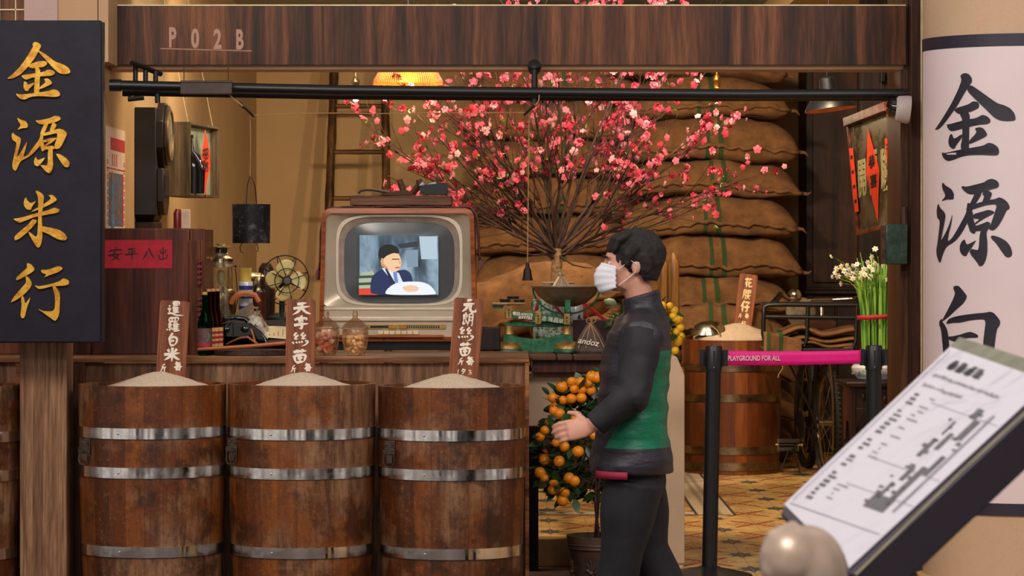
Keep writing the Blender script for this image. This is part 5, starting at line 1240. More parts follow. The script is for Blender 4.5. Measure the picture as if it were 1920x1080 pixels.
mb = MB(); mb.tube([W(441, 503, D), W(443, 520, D), W(446, 560, D), W(440, 590, D)], .002, 6); mb.ball(W(442, 499, D), .006, 10); mb.build('carrying_wire', M['iron'], t)
MB().box((X(385, D), D-.07, BZ), (X(445, D), D+.07, Z(600, D))).build('base_block', M['darkwood'], t)
# black hanging pail
D = 13.58; s = D/FPX; t = thing('hanging_black_pail', W(471, 456, D), 'tall black tin pail hanging upside-down-straight from a string by its wire', 'pail')
t['label'] = 'mottled black tin pail hanging by wire from a string above the tins'
k = N('mottled_black_tin'); v = k.coord(); k.col(k.ramp(k.noise(v, 22, 6, .85), [(.52, C(30, 27, 31)), (.68, C(110, 106, 110))])); k.bump(k.noise(v, 60, 3), .3, .002); mt = k.set(.4, .5)
MB().lathe([(0, 1*s), (34*s, 0), (35*s, 0), (36*s, 73*s), (35.2*s, 73*s), (34.2*s, 2*s), (0, 2*s)], W(471, 456, D), 48).build('pail_body', mt, t)
mb = MB(); mb.tube([W(462, 389, D-.03), W(462, 370, D), W(464, 345, D), W(469, 330, D), W(474, 336, D), W(479, 355, D), W(481, 382, D+.03)], .0022, 6); mb.build('wire_handle', M['iron'], t)
mb = MB(); mb.tube([W(454, 456, D), W(450, 463, D), W(451, 472, D), W(456, 474, D)], .002, 6); mb.tube([W(481, 456, D), W(484, 463, D), W(484, 470, D), W(480, 472, D)], .002, 6); mb.build('lower_wire', M['iron'], t)
# tins and pots behind
def pot(name, px, D, prof, mats, label, cat, zb=BX, seg=36):
    s = D/FPX; c = W(px, 600, D); c.z = zb; t = thing(name, c, label, cat)
    for nm, mt_, pr2 in prof: MB().lathe([(a_*s, b_*s) for a_, b_ in pr2], c, seg).build(nm, mats[mt_], t)
    return c, s, t
yel = plain('yellow_tin', C(226, 188, 80), .4); blu = plain('blue_enamel', C(34, 66, 96), .3); porc = plain('white_porcelain', C(214, 214, 218), .2, **{'Coat__Weight': .5}); redtin = plain('dark_red_tin', C(96, 34, 28), .4); bluep = plain('blue_glaze', C(50, 66, 130), .3)
pot('stacked_porcelain_jar', 461, 13.80, [('jar', 'p', [(0, 0), (11, 0), (13, 4), (13, 70), (12, 72), (0, 72)]), ('blue_band', 'b', [(13.1, 40), (13.3, 40), (13.3, 44), (13.1, 44)]), ('blue_band', 'b', [(13.1, 56), (13.3, 56), (13.3, 64), (13.1, 64)]), ('blue_band', 'b', [(13.1, 20), (13.3, 20), (13.3, 26), (13.1, 26)]), ('red_band', 'r', [(13.1, 48), (13.35, 48), (13.35, 52), (13.1, 52)])], dict(p=porc, b=bluep, r=M['redpaper']), 'white porcelain jar with blue bands under the yellow cup', 'jar')
pot('yellow_cup', 460, 13.80, [('cup', 'y', [(0, 0), (11, 0), (12, 25), (11.2, 25), (10.4, 2), (0, 1.5)])], dict(y=yel), 'yellow enamel cup standing on the banded porcelain jar', 'cup', zb=BX+72.3*13.8/FPX)
c, s, t = pot('metal_capped_tin', 485, 13.84, [('tin', 'r', [(0, 0), (13, 0), (13, 52), (0, 52)]), ('cap', 's', [(13, 52), (10.5, 56), (10, 64), (11, 66), (10, 76), (9, 80), (0, 81)])], dict(r=redtin, s=M['steel']), 'dark red tin with a grey metal screw cap beside the yellow cup', 'tin')
c, s, t = pot('blue_food_carrier', 473, 13.99, [('body', 'b', [(0, 0), (22, 0), (22, 130), (24, 132), (0, 133)]), ('lid', 's', [(24, 132), (24, 136), (18, 142), (12, 144), (0, 145)])], dict(b=blu, s=M['steel']), 'blue enamel food carrier with metal lid behind the tins, below the hanging pail', 'food carrier', zb=BZ)
c, s, t = pot('brown_jug', 499, 14.05, [('body', 'k', [(0, 0), (16, 0), (17, 110), (14, 150), (8, 160), (0, 161)])], dict(k=plain('brown_stoneware', C(58, 34, 20), .3)), 'dark brown stoneware jug behind the fan guard', 'jug', zb=BZ)
# desk fan
D = 13.72; s = D/FPX; hub = W(534, 525, D); t = thing('desk_fan', (hub.x, D, BX), 'old desk fan with four cream metal blades and open wire guard', 'fan')
tilt = Matrix.Rotation(math.radians(16), 4, 'Z') @ Matrix.Rotation(math.radians(4), 4, 'X')
def FP(x, z, y=0): return hub+(tilt @ Vector((x*s, y*s, z*s)))
FY = -15
mb = MB(); mb.lathe([(0, -8), (4, -7.5), (6, -4), (6.2, 0), (6, 3), (0, 3)][::1], (0, 0, 0), 24) if False else None
mb = MB(); mb.lathe([(0, .020), (6*s, .018), (8*s, .012), (8*s, -.004), (0, -.004)], FP(0, 0, FY), 24, tilt @ Matrix.Rotation(PI/2, 4, 'X')); mb.build('hub', plain('grey_hub', C(104, 92, 84), .4, .3), t)
bl_ = plain('cream_fan_blade', C(214, 194, 124), .4, .0, var=.08)
for i, a0 in enumerate((1.95, 3.35, 4.85, .25)):
    mb = MB(); nu, nv = 8, 8; grid = []
    for iu in range(nu+1):
        u = iu/nu; row = []
        for iv in range(nv+1):
            w_ = iv/nv*2-1; rr_ = 5+u*35; ang = a0+w_*(.26+.40*math.sin(PI*min(1, u*.80+.10)))-.35*u
            if u > .75: rr_ -= 5*(w_**2)*(u-.75)/.25
            row.append(mb.bm.verts.new(FP(rr_*math.cos(ang), rr_*math.sin(ang), FY+3+w_*5*(.5+u*.5))))
        grid.append(row)
    for iu in range(nu):
        for iv in range(nv): mb.bm.faces.new((grid[iu][iv], grid[iu+1][iv], grid[iu+1][iv+1], grid[iu][iv+1]))
    o = mb.build('fan_blade', bl_, t, rn=False); md = o.modifiers.new('s', 'SOLIDIFY'); md.thickness = .0015
for Rg, yy in ((46, 0), (23, -19), (8, -22)):
    mb = MB(); mb.tube([FP(Rg*math.cos(2*PI*i/48), Rg*math.sin(2*PI*i/48), yy) for i in range(48)], .0026 if Rg > 40 else .002, 6, closed=True); mb.build('guard_ring', M['iron'], t)
for i in range(8):
    a_ = i*PI/4+.3; mb = MB(); mb.tube([FP(r_*math.cos(a_), r_*math.sin(a_), y_) for r_, y_ in ((8, -22), (23, -19), (37, -11), (46, 0), (46, 10), (36, 18), (14, 20))], .0019, 6); mb.build('guard_spoke', M['iron'], t)
mb = MB(); mb.tube([FP(0, 0, FY+6), FP(0, 0, 10)], [.008, .008], 10); mb.tube([FP(0, 0, 6), FP(0, 0, 36)], [.028, .034], 20); mb.ball(FP(0, 0, 38), .036, 20); mb.build('motor', plain('dark_green_motor', C(30, 40, 34), .35), t)
mb = MB(); f0 = FP(0, 0, 26); mb.tube([f0, (f0.x, f0.y, BX+.03)], .012, 12); mb.lathe([(0, 0), (.07, 0), (.07, .012), (.03, .03), (0, .034)], (f0.x, f0.y, BX), 32); mb.build('stand', plain('dark_green_stand', C(26, 34, 30), .35), t)
MB().ball(FP(-2, 12, FY-3), .004, 8).build('red_mark', M['redpaper'], t)

# ================================================================ washed-stone table with end wall
t = thing('stone_table', (.35, 13.9, 0), 'beige washed-stone serving table with a worn wooden slab top', 'table')
AD2 = 13.72
mb = MB(); mb.box((X(988, AD2), AD2, Z(800, AD2)), (.60, AD2+.10, Z(698, AD2))); mb.build('stone_apron', M['stone'], t, bevel=.006)
mb = MB(); mb.prism([(.601, 13.18, 0), (.601, 14.6, 0), (.601, 14.6, .995), (.601, 13.26, .995), (.601, 13.18, .97)], (.118, 0, 0)); mb.prism([(.719, 13.18, 0), (.719, 14.6, 0), (.719, 14.6, .93), (.719, 13.18, .93)], (.003, 0, 0))
mb.bm.free(); mb = MB()
# end wall: chamfered along its right upper edge
mb.prism([(.604, 13.18, .14), (.723, 13.18, .14), (.723, 13.18, Z(703, 13.18)), (.690, 13.18, Z(668, 13.18)), (.604, 13.18, Z(668, 13.18))], (0, 1.42, 0)); mb.prism([(.604, 13.18, 0), (.72, 13.18, 0), (.72, 13.18, .1401), (.604, 13.18, .1401)], (0, 1.41, 0)); mb.build('stone_end_wall', M['stone'], t, bevel=.008)
zt0, zt1 = Z(697, 13.62), Z(665, 13.62)
mb = MB()
for i, (a_, b_) in enumerate(((991, 1043), (1044, 1074), (1075, 1130), (1131, 1180), (1181, 1224))): mb.box((X(a_, 13.6), 13.60+.002*(i % 2), zt0+.048), (X(b_, 13.6), 14.45, zt1))
mb.build('plank_top', M['slab'], t, bevel=.006)
mb = MB(); mb.box((X(998, 13.64), 13.64, Z(698, 13.64)), (.60, 14.40, zt0+.047)); mb.build('apron_board', M['cabinet'], t)
mb = MB(); mb.box((.066, 14.30, .0), (.12, 14.42, zt0)); mb.box((.50, 14.30, 0), (.60, 14.42, zt0)); mb.build('rear_leg', M['darkwood'], t)
STZ = zt1
# ---------------- weighing scale
D = 13.85; s = D/FPX
dz = STZ-Z(662, D)
t = thing('weighing_scale', (X(1008, D), D, STZ), 'antique green and gold counter scale with a big shallow metal pan', 'scale')
def SP(px, py, dd=0): v = W(px, py, D+dd); v.z += dz; return v
GP, OP = M['greenpaint'], M['goldpaint']
mb = MB()
for cx_ in (952, 1065): mb.lathe([(0, 0), (29*s, 0), (29*s, 6*s), (27*s, 9*s), (0, 9*s)], SP(cx_, 662, 0), 32)
mb.prism([SP(a_, b_, -.02) for a_, b_ in ((945, 660), (1072, 660), (1076, 640), (1070, 628), (1055, 627), (1040, 631), (1008, 637), (975, 633), (960, 628), (944, 628), (941, 640))], (0, .05, 0)); mb.build('cast_base', GP, t, bevel=.004)
for cx_ in (952, 1065):
    mb = MB(); mb.lathe([(28*s, 8*s), (27*s, 14*s), (22*s, 19*s), (12*s, 22*s), (0, 22*s)], SP(cx_, 662), 32); mb.build('gold_foot', OP, t)
for cx_ in (954, 1063):
    mb = MB(); mb.lathe([(10*s, 0), (8.5*s, 4*s), (8*s, 16*s), (0, 16*s)], SP(cx_, 627), 24); mb.build('gold_column', OP, t)
mb = MB(); mb.prism([SP(a_, b_, -.0) for a_, b_ in ((945, 611), (945, 606), (970, 603), (1070, 603), (1073, 608), (1073, 611), (1040, 614), (975, 613))], (0, .035, 0)); mb.build('upper_beam', GP, t, bevel=.003)
mb = MB(); mb.prism([SP(a_, b_, -.035) for a_, b_ in ((950, 582), (1004, 586), (1064, 597), (1071, 602), (1070, 609), (1058, 607), (1004, 600), (955, 596), (947, 594), (946, 586))], (0, .014, 0)); lever = mb.build('lever_plate', GP, t, bevel=.002)
mb = MB(); Rr = Matrix.Rotation(math.radians(5), 3, 'Y')
put_text(mb, '電話:439370', SP(980, 589, -.036), width=38*s, height=7*s, R=Rr, bold=.02); put_text(mb, '#39782', SP(985, 596, -.036), width=26*s, height=6*s, R=Rr, bold=.02)
for ch, cx_, cy_ in (('造', 1020, 597), ('隆', 1033, 599), ('昌', 1042.5, 600.5), ('號', 1052, 602)): put_text(mb, ch, SP(cx_, cy_, -.036), width=8.5*s, R=Matrix.Rotation(math.radians(9), 3, 'Y'), bold=0)
mb.build('lettering', M['ivorypaint'], lever)
for cx_, y0_, y1_ in ((954, 573, 598), (1009, 584, 608), (1063, 588, 609)):
    mb = MB(); mb.box(SP(cx_-6, y1_, -.048), SP(cx_+6, y0_, -.034)+Vector((0, .0, 0))); o = mb.build('gold_hanger', OP, t, bevel=.002)
    mb = MB(); mb.box(SP(cx_-1.4, y1_-4, -.0505), SP(cx_+1.4, y0_+12, -.047)); mb.ball(SP(cx_, y0_+8, -.048), .005, 10); mb.build('keyhole', GP, o)
mb = MB(); mb.tube([SP(954, 575, -.03), SP(954, 570, 0)], .006, 8); mb.tube([SP(1009, 610, 0), SP(1009, 584, -.02)], .008, 8); mb.build('support_stem', OP, t)
mb = MB(); mb.box(SP(922, 572, -.05), SP(985, 567, .10)); wp = mb.build('weight_platform', plain('green_gold_plate', C(140, 116, 70), .5, var=.3), t, bevel=.004)
mb = MB(); mb.prism([SP(a_, b_, -.03) for a_, b_ in ((922, 573), (945, 573), (942, 579), (926, 579))], (0, .08, 0)); mb.build('platform_bracket', GP, t)
mb = MB(); Rp = 65; cP = SP(1062, 538, .05)
mb.lathe([(0, -38*s), (18*s, -37*s), (38*s, -30*s), (54*s, -16*s), (62*s, -3*s), (67*s, 0), (67*s, 2*s), (61*s, 1*s), (52*s, -14*s), (37*s, -28*s), (18*s, -35*s), (0, -36*s)], cP, 64); mb.build('metal_pan', plain('old_zinc', C(126, 108, 84), .5, .35, var=.25, vs=12, bump=.25, bs=40), t)
mb = MB(); mb.tube([cP+Vector((math.cos(a_)*63*s, -.0, -2*s+math.sin(a_)*49*s*1.0)) for a_ in [PI+PI*i/24 for i in range(25)]], .004, 8); mb.build('wire_cradle', GP, t)
mb = MB(); mb.box(SP(1059, 586, -.056), SP(1070, 541, -.048)); mb.box(SP(1060, 586, -.050), SP(1069, 577, .02)); mb.build('pan_strap', GP, t, bevel=.002)
mb = MB()
for (a_, b_) in (((999, 586), (997, 566)), ((997, 566), (1007, 562)), ((1007, 562), (1015, 568)), ((1015, 568), (1014, 586))): mb.tube([SP(a_[0], a_[1], -.03), SP(b_[0], b_[1], -.03)], .0035, 6)
mb.build('pointer_frame', GP, t)
# iron weights on the platform and behind
def weight(px, py, w_, h_, dd, D_, label, zb):
    s_ = D_/FPX; c = W(px, py, D_); mb = MB(); mb.tube([(c.x, D_, zb), (c.x, D_, zb+h_*s_)], [w_*s_*.46, w_*s_*.5], 6); return tag(mb.build('iron_weight', M['iron'], bevel=.002), label, 'weight', 'hexagonal iron scale weights')
pz = SP(922, 567).z+.0005
weight(947, 567, 24, 6, 0, D-.00, 'hexagonal iron weight at the left of the scale platform', pz)
weight(974, 567, 24, 5, 0, D-.0, 'hexagonal iron weight at the right of the scale platform', pz)
weight(962, 562, 26, 5, 0, D+.02, 'iron weight stacked on top of two others on the scale', pz+6.2*D/FPX)
weight(1010, 640, 22, 9, 0, 14.12, 'iron weight under the scale beam, left of a second', STZ+.0005)
weight(1038, 640, 24, 8, 0, 14.15, 'iron weight under the scale beam, right of its twin', STZ+.0005)
# drawstring pouches
def pouch(px, base, D, wpx, hpx, zb, label, word=None, dark=True):
    s = D/FPX; c = W(px, base, D); c.z = zb; t = thing('drawstring_pouch', c, label, 'pouch'); r2 = random.Random(int(px))
    mb = MB(); mb.lathe([(0, 0), (wpx*.42*s, 0), (wpx*.5*s, hpx*.08*s), (wpx*.47*s, hpx*.25*s), (wpx*.33*s, hpx*.55*s), (wpx*.12*s, hpx*.86*s), (wpx*.06*s, hpx*.9*s), (wpx*.12*s, hpx*.98*s), (wpx*.10*s, hpx*s), (0, hpx*.93*s)], c, 32)
    for v_ in mb.bm.verts:
        a_ = math.atan2(v_.co.y-c.y, v_.co.x-c.x); f_ = 1+.07*math.sin(a_*7+px)*(v_.co.z-c.z)/(hpx*s); v_.co.x = c.x+(v_.co.x-c.x)*f_; v_.co.y = c.y+(v_.co.y-c.y)*f_*.75
    body = mb.build('pouch_body', plain('grey_cotton' if dark else 'pale_linen', C(92, 78, 70) if dark else C(190, 172, 152), .9, var=.2, bump=.4), t)
    mb = MB(); top = c+Vector((0, 0, hpx*.89*s)); mb.ring(top, wpx*.08*s, .003, 'Z', 16, 6)
    for dx in (-.38, -.15, .2, .42): mb.tube([top+Vector((0, -wpx*.08*s, 0)), top+Vector((dx*wpx*.5*s, -wpx*.22*s, -hpx*.3*s)), top+Vector((dx*wpx*s, -wpx*.36*s, -hpx*.72*s))], .0025, 5)
    mb.ring(top+Vector((-.006, -.012, .012)), .012, .0022, 'Y', 14, 5); mb.ring(top+Vector((.012, -.012, .016)), .012, .0022, 'Y', 14, 5); mb.build('drawstring', M['twine'], t)
    if word:
        mb = MB(); put_text(mb, word, c+Vector((-.008, -wpx*.40*s, hpx*.36*s)), width=wpx*.62*s, R=Matrix.Rotation(math.radians(10), 3, 'Y') @ Matrix.Rotation(math.radians(-14), 3, 'X'), bold=.005, depth=.002, slant=.25); mb.build('lettering', M['ivorypaint'], body)
    return t
pouch(1107, 655, 13.74, 62, 64, STZ, 'grey drawstring pouch with white script lettering beside the scale', 'andoz')
pouch(1052, 545, D+.05, 46, 50, SP(0, 562, 0).z, 'pale cloth pouch tied with straw lying in the scale pan', None, False)
mb = MB(); s = D/FPX; mb.lathe([(0, 0), (30*s, 1*s), (33*s, 3*s), (33*s, 4*s), (0, 3*s)], W(1046, 532.5, 14.25), 36); tag(mb.build('white_saucer', porc), 'small white saucer on a little stand behind the pouch in the scale pan', 'saucer')
sz = Z(532.5, 14.25); tag(MB().lathe([(0, Z(562, 14.2)), (.03, Z(562, 14.2)), (.022, (sz+Z(562, 14.2))/2), (.03, sz), (0, sz)], (X(1046, 14.25), 14.25, 0), 24).build('small_cup', M['darkwood']), 'small dark cup on the flower-print box carrying the white saucer', 'cup')
# porcelain canisters with red ribbons behind the scale
D2 = 14.2
for px, w2_, h_, lab_, ink_ in ((1000, 0, 0, '', 0),):
    pass
t = thing('flower_print_box', W(1025, 600, D2), 'box with green flower print and red ribbons behind the scale', 'box')
mb = MB(); mb.box((X(1000, D2), D2, STZ+.045), (X(1058, D2), D2+.10, Z(562, D2))); k = N('flower_print'); v = k.coord(); k.col(k.ramp(k.noise(v, 60, 4, .7), [(.4, C(60, 96, 60)), (.5, C(170, 190, 170)), (.62, C(236, 226, 214)), (.7, C(196, 120, 120))])); mb.build('box_body', k.set(.5), t)
mb = MB(); mb.box((X(995, D2), D2-.01, STZ), (X(1055, D2), D2+.12, STZ+.045)); mb.build('box_stand', M['cabinet'], t)
mb = MB(); mb.tube([W(1010, 560, D2-.012), W(1001, 590, D2-.012), W(985, 606, D2-.03)], [(.003, .006)]*3, 6); mb.tube([W(1030, 562, D2-.012), W(1075, 612, D2-.02)], [(.003, .006)]*2, 6); mb.build('red_ribbon', M['redpaper'], t)
t = thing('blue_white_canister', (X(1076, D2), D2+.02, STZ), 'white porcelain canister with blue flowers and red ribbon behind the scale pan', 'canister')
s = D2/FPX; mb = MB(); mb.lathe([(0, 0), (17*s, 0), (18*s, 3*s), (18*s, 84*s), (16*s, 88*s), (0, 89*s)], (X(1076, D2), D2+.06, STZ), 40); mb.build('canister_body', porc, t)
mb = MB()
for (a_, b_) in ((1066, 596), (1070, 588), (1086, 594), (1090, 600), (1064, 604), (1083, 602)): mb.ball(W(a_, b_, D2+.02), (.006, .012, .010), 8)
mb.build('blue_flower', bluep, t)
mb = MB(); mb.tube([W(1092, 566, D2-.0), W(1150, 612, D2-.1)], [(.003, .008)]*2, 6); mb.tube([W(1092, 566, D2), W(1104, 598, D2-.03)], [(.003, .006)]*2, 6); mb.build('red_ribbon', M['redpaper'], t)
BT = thing('dark_altar_table', (.4, 15.2, 0), 'dark red-brown side table behind the scale carrying the blossom tree', 'table')
MB().box((.07, 14.5, STZ-.05), (.60, 15.85, STZ-.001)).build('table_top', M['darkwood'], BT, bevel=.005)
for a_, b_ in ((.09, 15.75), (.56, 15.75), (.56, 14.64)): MB().box((a_, b_, FZ), (a_+.035, b_+.035, STZ-.05)).build('leg', M['darkwood'], BT)
tag(MB().box((X(1075, 14.05), 14.02, STZ), (X(1160, 14.05), 14.2, Z(600, 14.05)-.0)).build('lacquer_box', plain('dark_red_lacquer', C(52, 14, 16), .3), bevel=.003), 'long dark red lacquer box behind the grey pouch', 'box')
D3 = 14.0
mb = MB(); mb.prism([W(a_, b_, D3) for a_, b_ in ((972, 632), (990, 618), (996, 632))], (0, .05, 0)); 
for v_ in mb.bm.verts: v_.co.z += STZ-Z(632, D3)
tag(mb.build('card_wedge', plain('tan_card', C(150, 110, 66), .7)), 'small tan card box with a red band under the scale beam', 'box')
# coin trays left of the scale
D4 = 13.75; mb = MB(); mb.box((X(898, D4), D4+.0, KT+.0005), (X(938, D4), D4+.12, Z(614, D4))); tag(mb.build('dark_wooden_bin', M['darkwood'], bevel=.004), 'dark open wooden bin between the television and the green scale', 'bin')
# ================================================================ burlap sacks
def sack_mesh(w, d, h, seed, bow=.05, sag=.0):
    rs = random.Random(seed); mb = MB(); nu, nv = 44, 28; rows = []
    o1, o2 = rs.uniform(0, 9), rs.uniform(0, 9)
    for i in range(nu+1):
        u = -1+2*i/nu; au = abs(u)
        p = max(.0, 1-au**4.5)**.5; hp = max(.07, p); dp = .80+.20*p; row = []
        for j in range(nv):
            a_ = 2*PI*j/nv; ca, sa = math.cos(a_), math.sin(a_)
            y = d/2*dp*math.copysign(abs(ca)**.62, ca); z = h/2*hp*math.copysign(abs(sa)**.75, sa)
            # front seam pinched low
            front = max(0, -ca); z -= front**3*h*.24*hp*.9
            y += .0
            z += -bow*u*u - (.05*au**8) - sag*math.sin(u*2+o1)*.02
            q = Vector((w/2*u, y, z)); nz = noise.noise(Vector((u*2.2+o1, a_*.6, o2)))*.030+noise.noise(Vector((u*6+o2, a_*1.6, o1)))*.014
            z += nz; y -= nz*.9
            row.append(mb.bm.verts.new((w/2*u*(1+.03*max(0, -ca)*au**6), y, z)))
        rows.append(row)
    for a, b in zip(rows, rows[1:]):
        for j in range(nv): mb.bm.faces.new((a[j], b[j], b[(j+1) % nv], a[(j+1) % nv]))
    mb.bm.faces.new(rows[0]); mb.bm.faces.new(rows[-1][::-1])
    jf = nv//2
    seam = [r[jf].co.copy()+Vector((0, -.012, -.004)) for r in rows]
    return mb, seam
def sack(cx, cy, zc, w, d, h, seed, mat, label, group, yaw=0, bow=.05, roll=0, pitch=0):
    t = thing('burlap_sack', (0, 0, 0), label, 'sack', group)
    mb, seam = sack_mesh(w, d, h, seed, bow)
    mb.build('sack_body', M[mat], t, smooth=180)
    rs = random.Random(seed); mb = MB(); k_ = len(seam)
    pts = [p+Vector((0, -.004*math.sin(i*2.1), .006*math.sin(i*1.7+seed))) for i, p in enumerate(seam)]
    mb.tube(pts, [.013+.003*math.sin(i*3) for i in range(k_)], 8)
    for e_, sg_ in ((pts[0], -1), (pts[-1], 1)):
        mb.tube([e_, e_+Vector((sg_*.035, -.01, -.004)), e_+Vector((sg_*.055, -.012, -.03 if rs.random() < .5 else .01))], [.014, .010, .003], 6)
    mb.build('stitched_seam', M['burlap'], t, smooth=180)
    t.location = (cx, cy, zc); t.rotation_euler = (pitch, roll, yaw); return t
SKD = 20.0
seamsR = [845, 770, 692, 612, 548, 472, 397, 332, 255, 180, 108, 40]
# right stack
yR = [862, 790, 718, 655, 597, 525, 447, 372, 305, 225, 150, 76, 0]
rs = random.Random(4)
for i in range(len(yR)-1):
    zb_, zt_ = Z(yR[i], 19.75), Z(yR[i+1], 19.75); h = zt_-zb_
    if zt_ > CZ-.02: break
    xr = [1496, 1500, 1497, 1494, 1490, 1500, 1492, 1500, 1497, 1478, 1474, 1470, 1470][i]
    w = 1.08; cx = X(xr, 19.75)-w/2
    sack(cx, 20.05+rs.uniform(-.02, .02), (zb_+zt_)/2+.03, w, .70, h*1.09, 20+i, 'burlap_r', ['burlap sack of the right stack, green-striped, %s' % s_ for s_ in ('lowest on the floor', 'second from the floor', 'third from the floor', 'behind the inner rice barrel', 'level with the bamboo poles foot', 'level with the bicycle bell top', 'fifth sack below the brass bulb', 'fourth below the brass bulb', 'third below the brass bulb', 'second below the brass bulb', 'just below the pipe at the brass bulb', 'topmost above the pipe')][i], 'striped burlap sacks in the right stack', yaw=rs.uniform(-.03, .03), roll=rs.uniform(-.012, .02), bow=.045)
yL = [862, 785, 710, 632, 556, 480, 405, 335, 262, 190, 120, 50, -20]
for i in range(len(yL)-1):
    zb_, zt_ = Z(yL[i], 19.95), Z(yL[i+1], 19.95); h = zt_-zb_
    if zt_ > CZ-.02: break
    w = 1.06; cx = X(1040+rs.uniform(-8, 8), 19.95)
    sack(cx, 20.3+rs.uniform(-.03, .03), (zb_+zt_)/2+.02, w, .70, h*1.09, 60+i, 'burlap_r', 'burlap sack of the left stack behind the blossom tree, %s' % ('lowest on the floor', 'second from the floor', 'third from the floor', 'behind the scale pan', 'behind the tree trunk', 'just above the tree trunk', 'amid the lower blossoms', 'amid the middle blossoms', 'amid the upper blossoms', 'just below the pipe', 'just above the pipe', 'topmost')[i], 'striped burlap sacks in the left stack', yaw=rs.uniform(-.03, .03), roll=rs.uniform(-.02, .02))
# lumpy sacks in front of the stacks
sack(X(985, 17.6), 17.6, Z(560, 17.6), .95, .55, .36, 91, 'burlap', 'big plain burlap sack slumped behind the scale, tilted against the stack', None, roll=-.28)
sack(X(985, 17.7), 17.75, Z(655, 17.7), 1.0, .6, .30, 92, 'burlap', 'plain burlap sack lying beneath the slumped one behind the scale', None, roll=.03)
sack(X(1150, 18.3), 18.3, Z(640, 18.3), .7, .5, .28, 93, 'burlap_r', 'burlap sack behind the grey pouch and the walking person', None, roll=.05)
sack(X(1340, 19.25), 19.3, Z(596, 19.3), .68, .34, .17, 94, 'burlap_r', 'small puckered burlap sack wedged above the rice barrel inside the shop', None, roll=-.05)
for i, (x_, y_, z_) in enumerate(((X(985, 17.8), 17.8, .13), )):
    zt_ = Z(655, 17.7)-.13; mb = MB(); mb.box((x_-.5, y_-.25, FZ), (x_+.5, y_+.35, zt_)); tag(mb.build('wooden_chest', M['darkwood'], bevel=.006), 'dark wooden chest under the slumped sacks behind the stone table', 'chest')
zt_ = Z(640, 18.3)-.13; tag(MB().box((X(1150, 18.3)-.3, 18.1, FZ), (X(1150, 18.3)+.3, 18.6, zt_)).build('wooden_crate', M['slab'], bevel=.006), 'wooden crate under the sack behind the walking person', 'crate')
# bamboo poles
for px, y0, y1, w_, D_, lab_ in ((1263, 640, 474, 10.5, 17.9, 'short cut bamboo pole beside the walking person, right one with pointed top'), (1243, 640, 476, 9.5, 18.0, 'bamboo pole just behind the walking person, left of its pair')):
    s = D_/FPX; c0 = W(px, 0, D_); zt_ = Z(y1, D_); mb = MB(); zz_ = [FZ+(zt_-.06-FZ)*i/14 for i in range(15)]
    mb.tube([(c0.x, D_, z_) for z_ in zz_]+[(c0.x, D_, zt_)], [w_*s*(1.08 if i % 4 == 3 else 1) for i in range(15)]+[w_*s*.35], 18); tag(mb.build('bamboo_pole', M['bamboo']), lab_, 'bamboo pole', 'upright bamboo poles')
# ================================================================ barrel inside with rice, scoop and price board
ID = 18.9; s = ID/FPX; Ri = 93*s
make_barrel(X(1371, ID), ID, FZ, Z(636, ID), Ri, [Z(y_, ID-.29) for y_ in (690, 747, 846, 876)], barrel_mat('barrel_staves_inner', 31, .12), 'wooden rice barrel inside the shop beside the bicycle', None, None, .955, 'hoop_dull', .046)
rice_heap(X(1382, ID), ID, Z(606, ID), .262, 'cream rice heap in the barrel inside the shop by the bicycle', 9, .36)
price_board(ID+.12, (1388, 514), (1422, 514), (1375, 612), (1409, 616), [('花', 1404, 530, 15), ('腰', 1401, 552, 16), ('仔', 1398, 575, 18), ('斤', 1388, 592, 8), ('每', 1401, 593, 9), ('1', 1386, 606, 2), ('好', 1394, 607, 9)], 'brown price board in the rice heap inside the shop, before the sacks', M['goldpaint'] if False else plain('cream_paint', C(232, 208, 160), .6))
t = thing('metal_scoop', W(1330, 628, ID-.1), 'steel rice scoop lying upside down on the inner rice heap', 'scoop')
mb = MB(); mb.lathe([(0, .085), (.05, .080), (.09, .055), (.105, .015), (.11, 0), (.105, 0), (.085, .05), (.045, .075), (0, .08)], (0, 0, 0), 32, None)
for v_ in mb.bm.verts: v_.co.y *= .7; v_.co.z *= 1.0
sc2 = mb.build('scoop_bowl', M['chrome'], t, loc=(0, 0, 0))
mb = MB(); mb.tube([W(1334, 610, ID-.18), W(1346, 620, ID-.2), W(1352, 632, ID-.22)], [(.010, .005)]*3, 8); mb.build('scoop_handle', M['steel'], t)

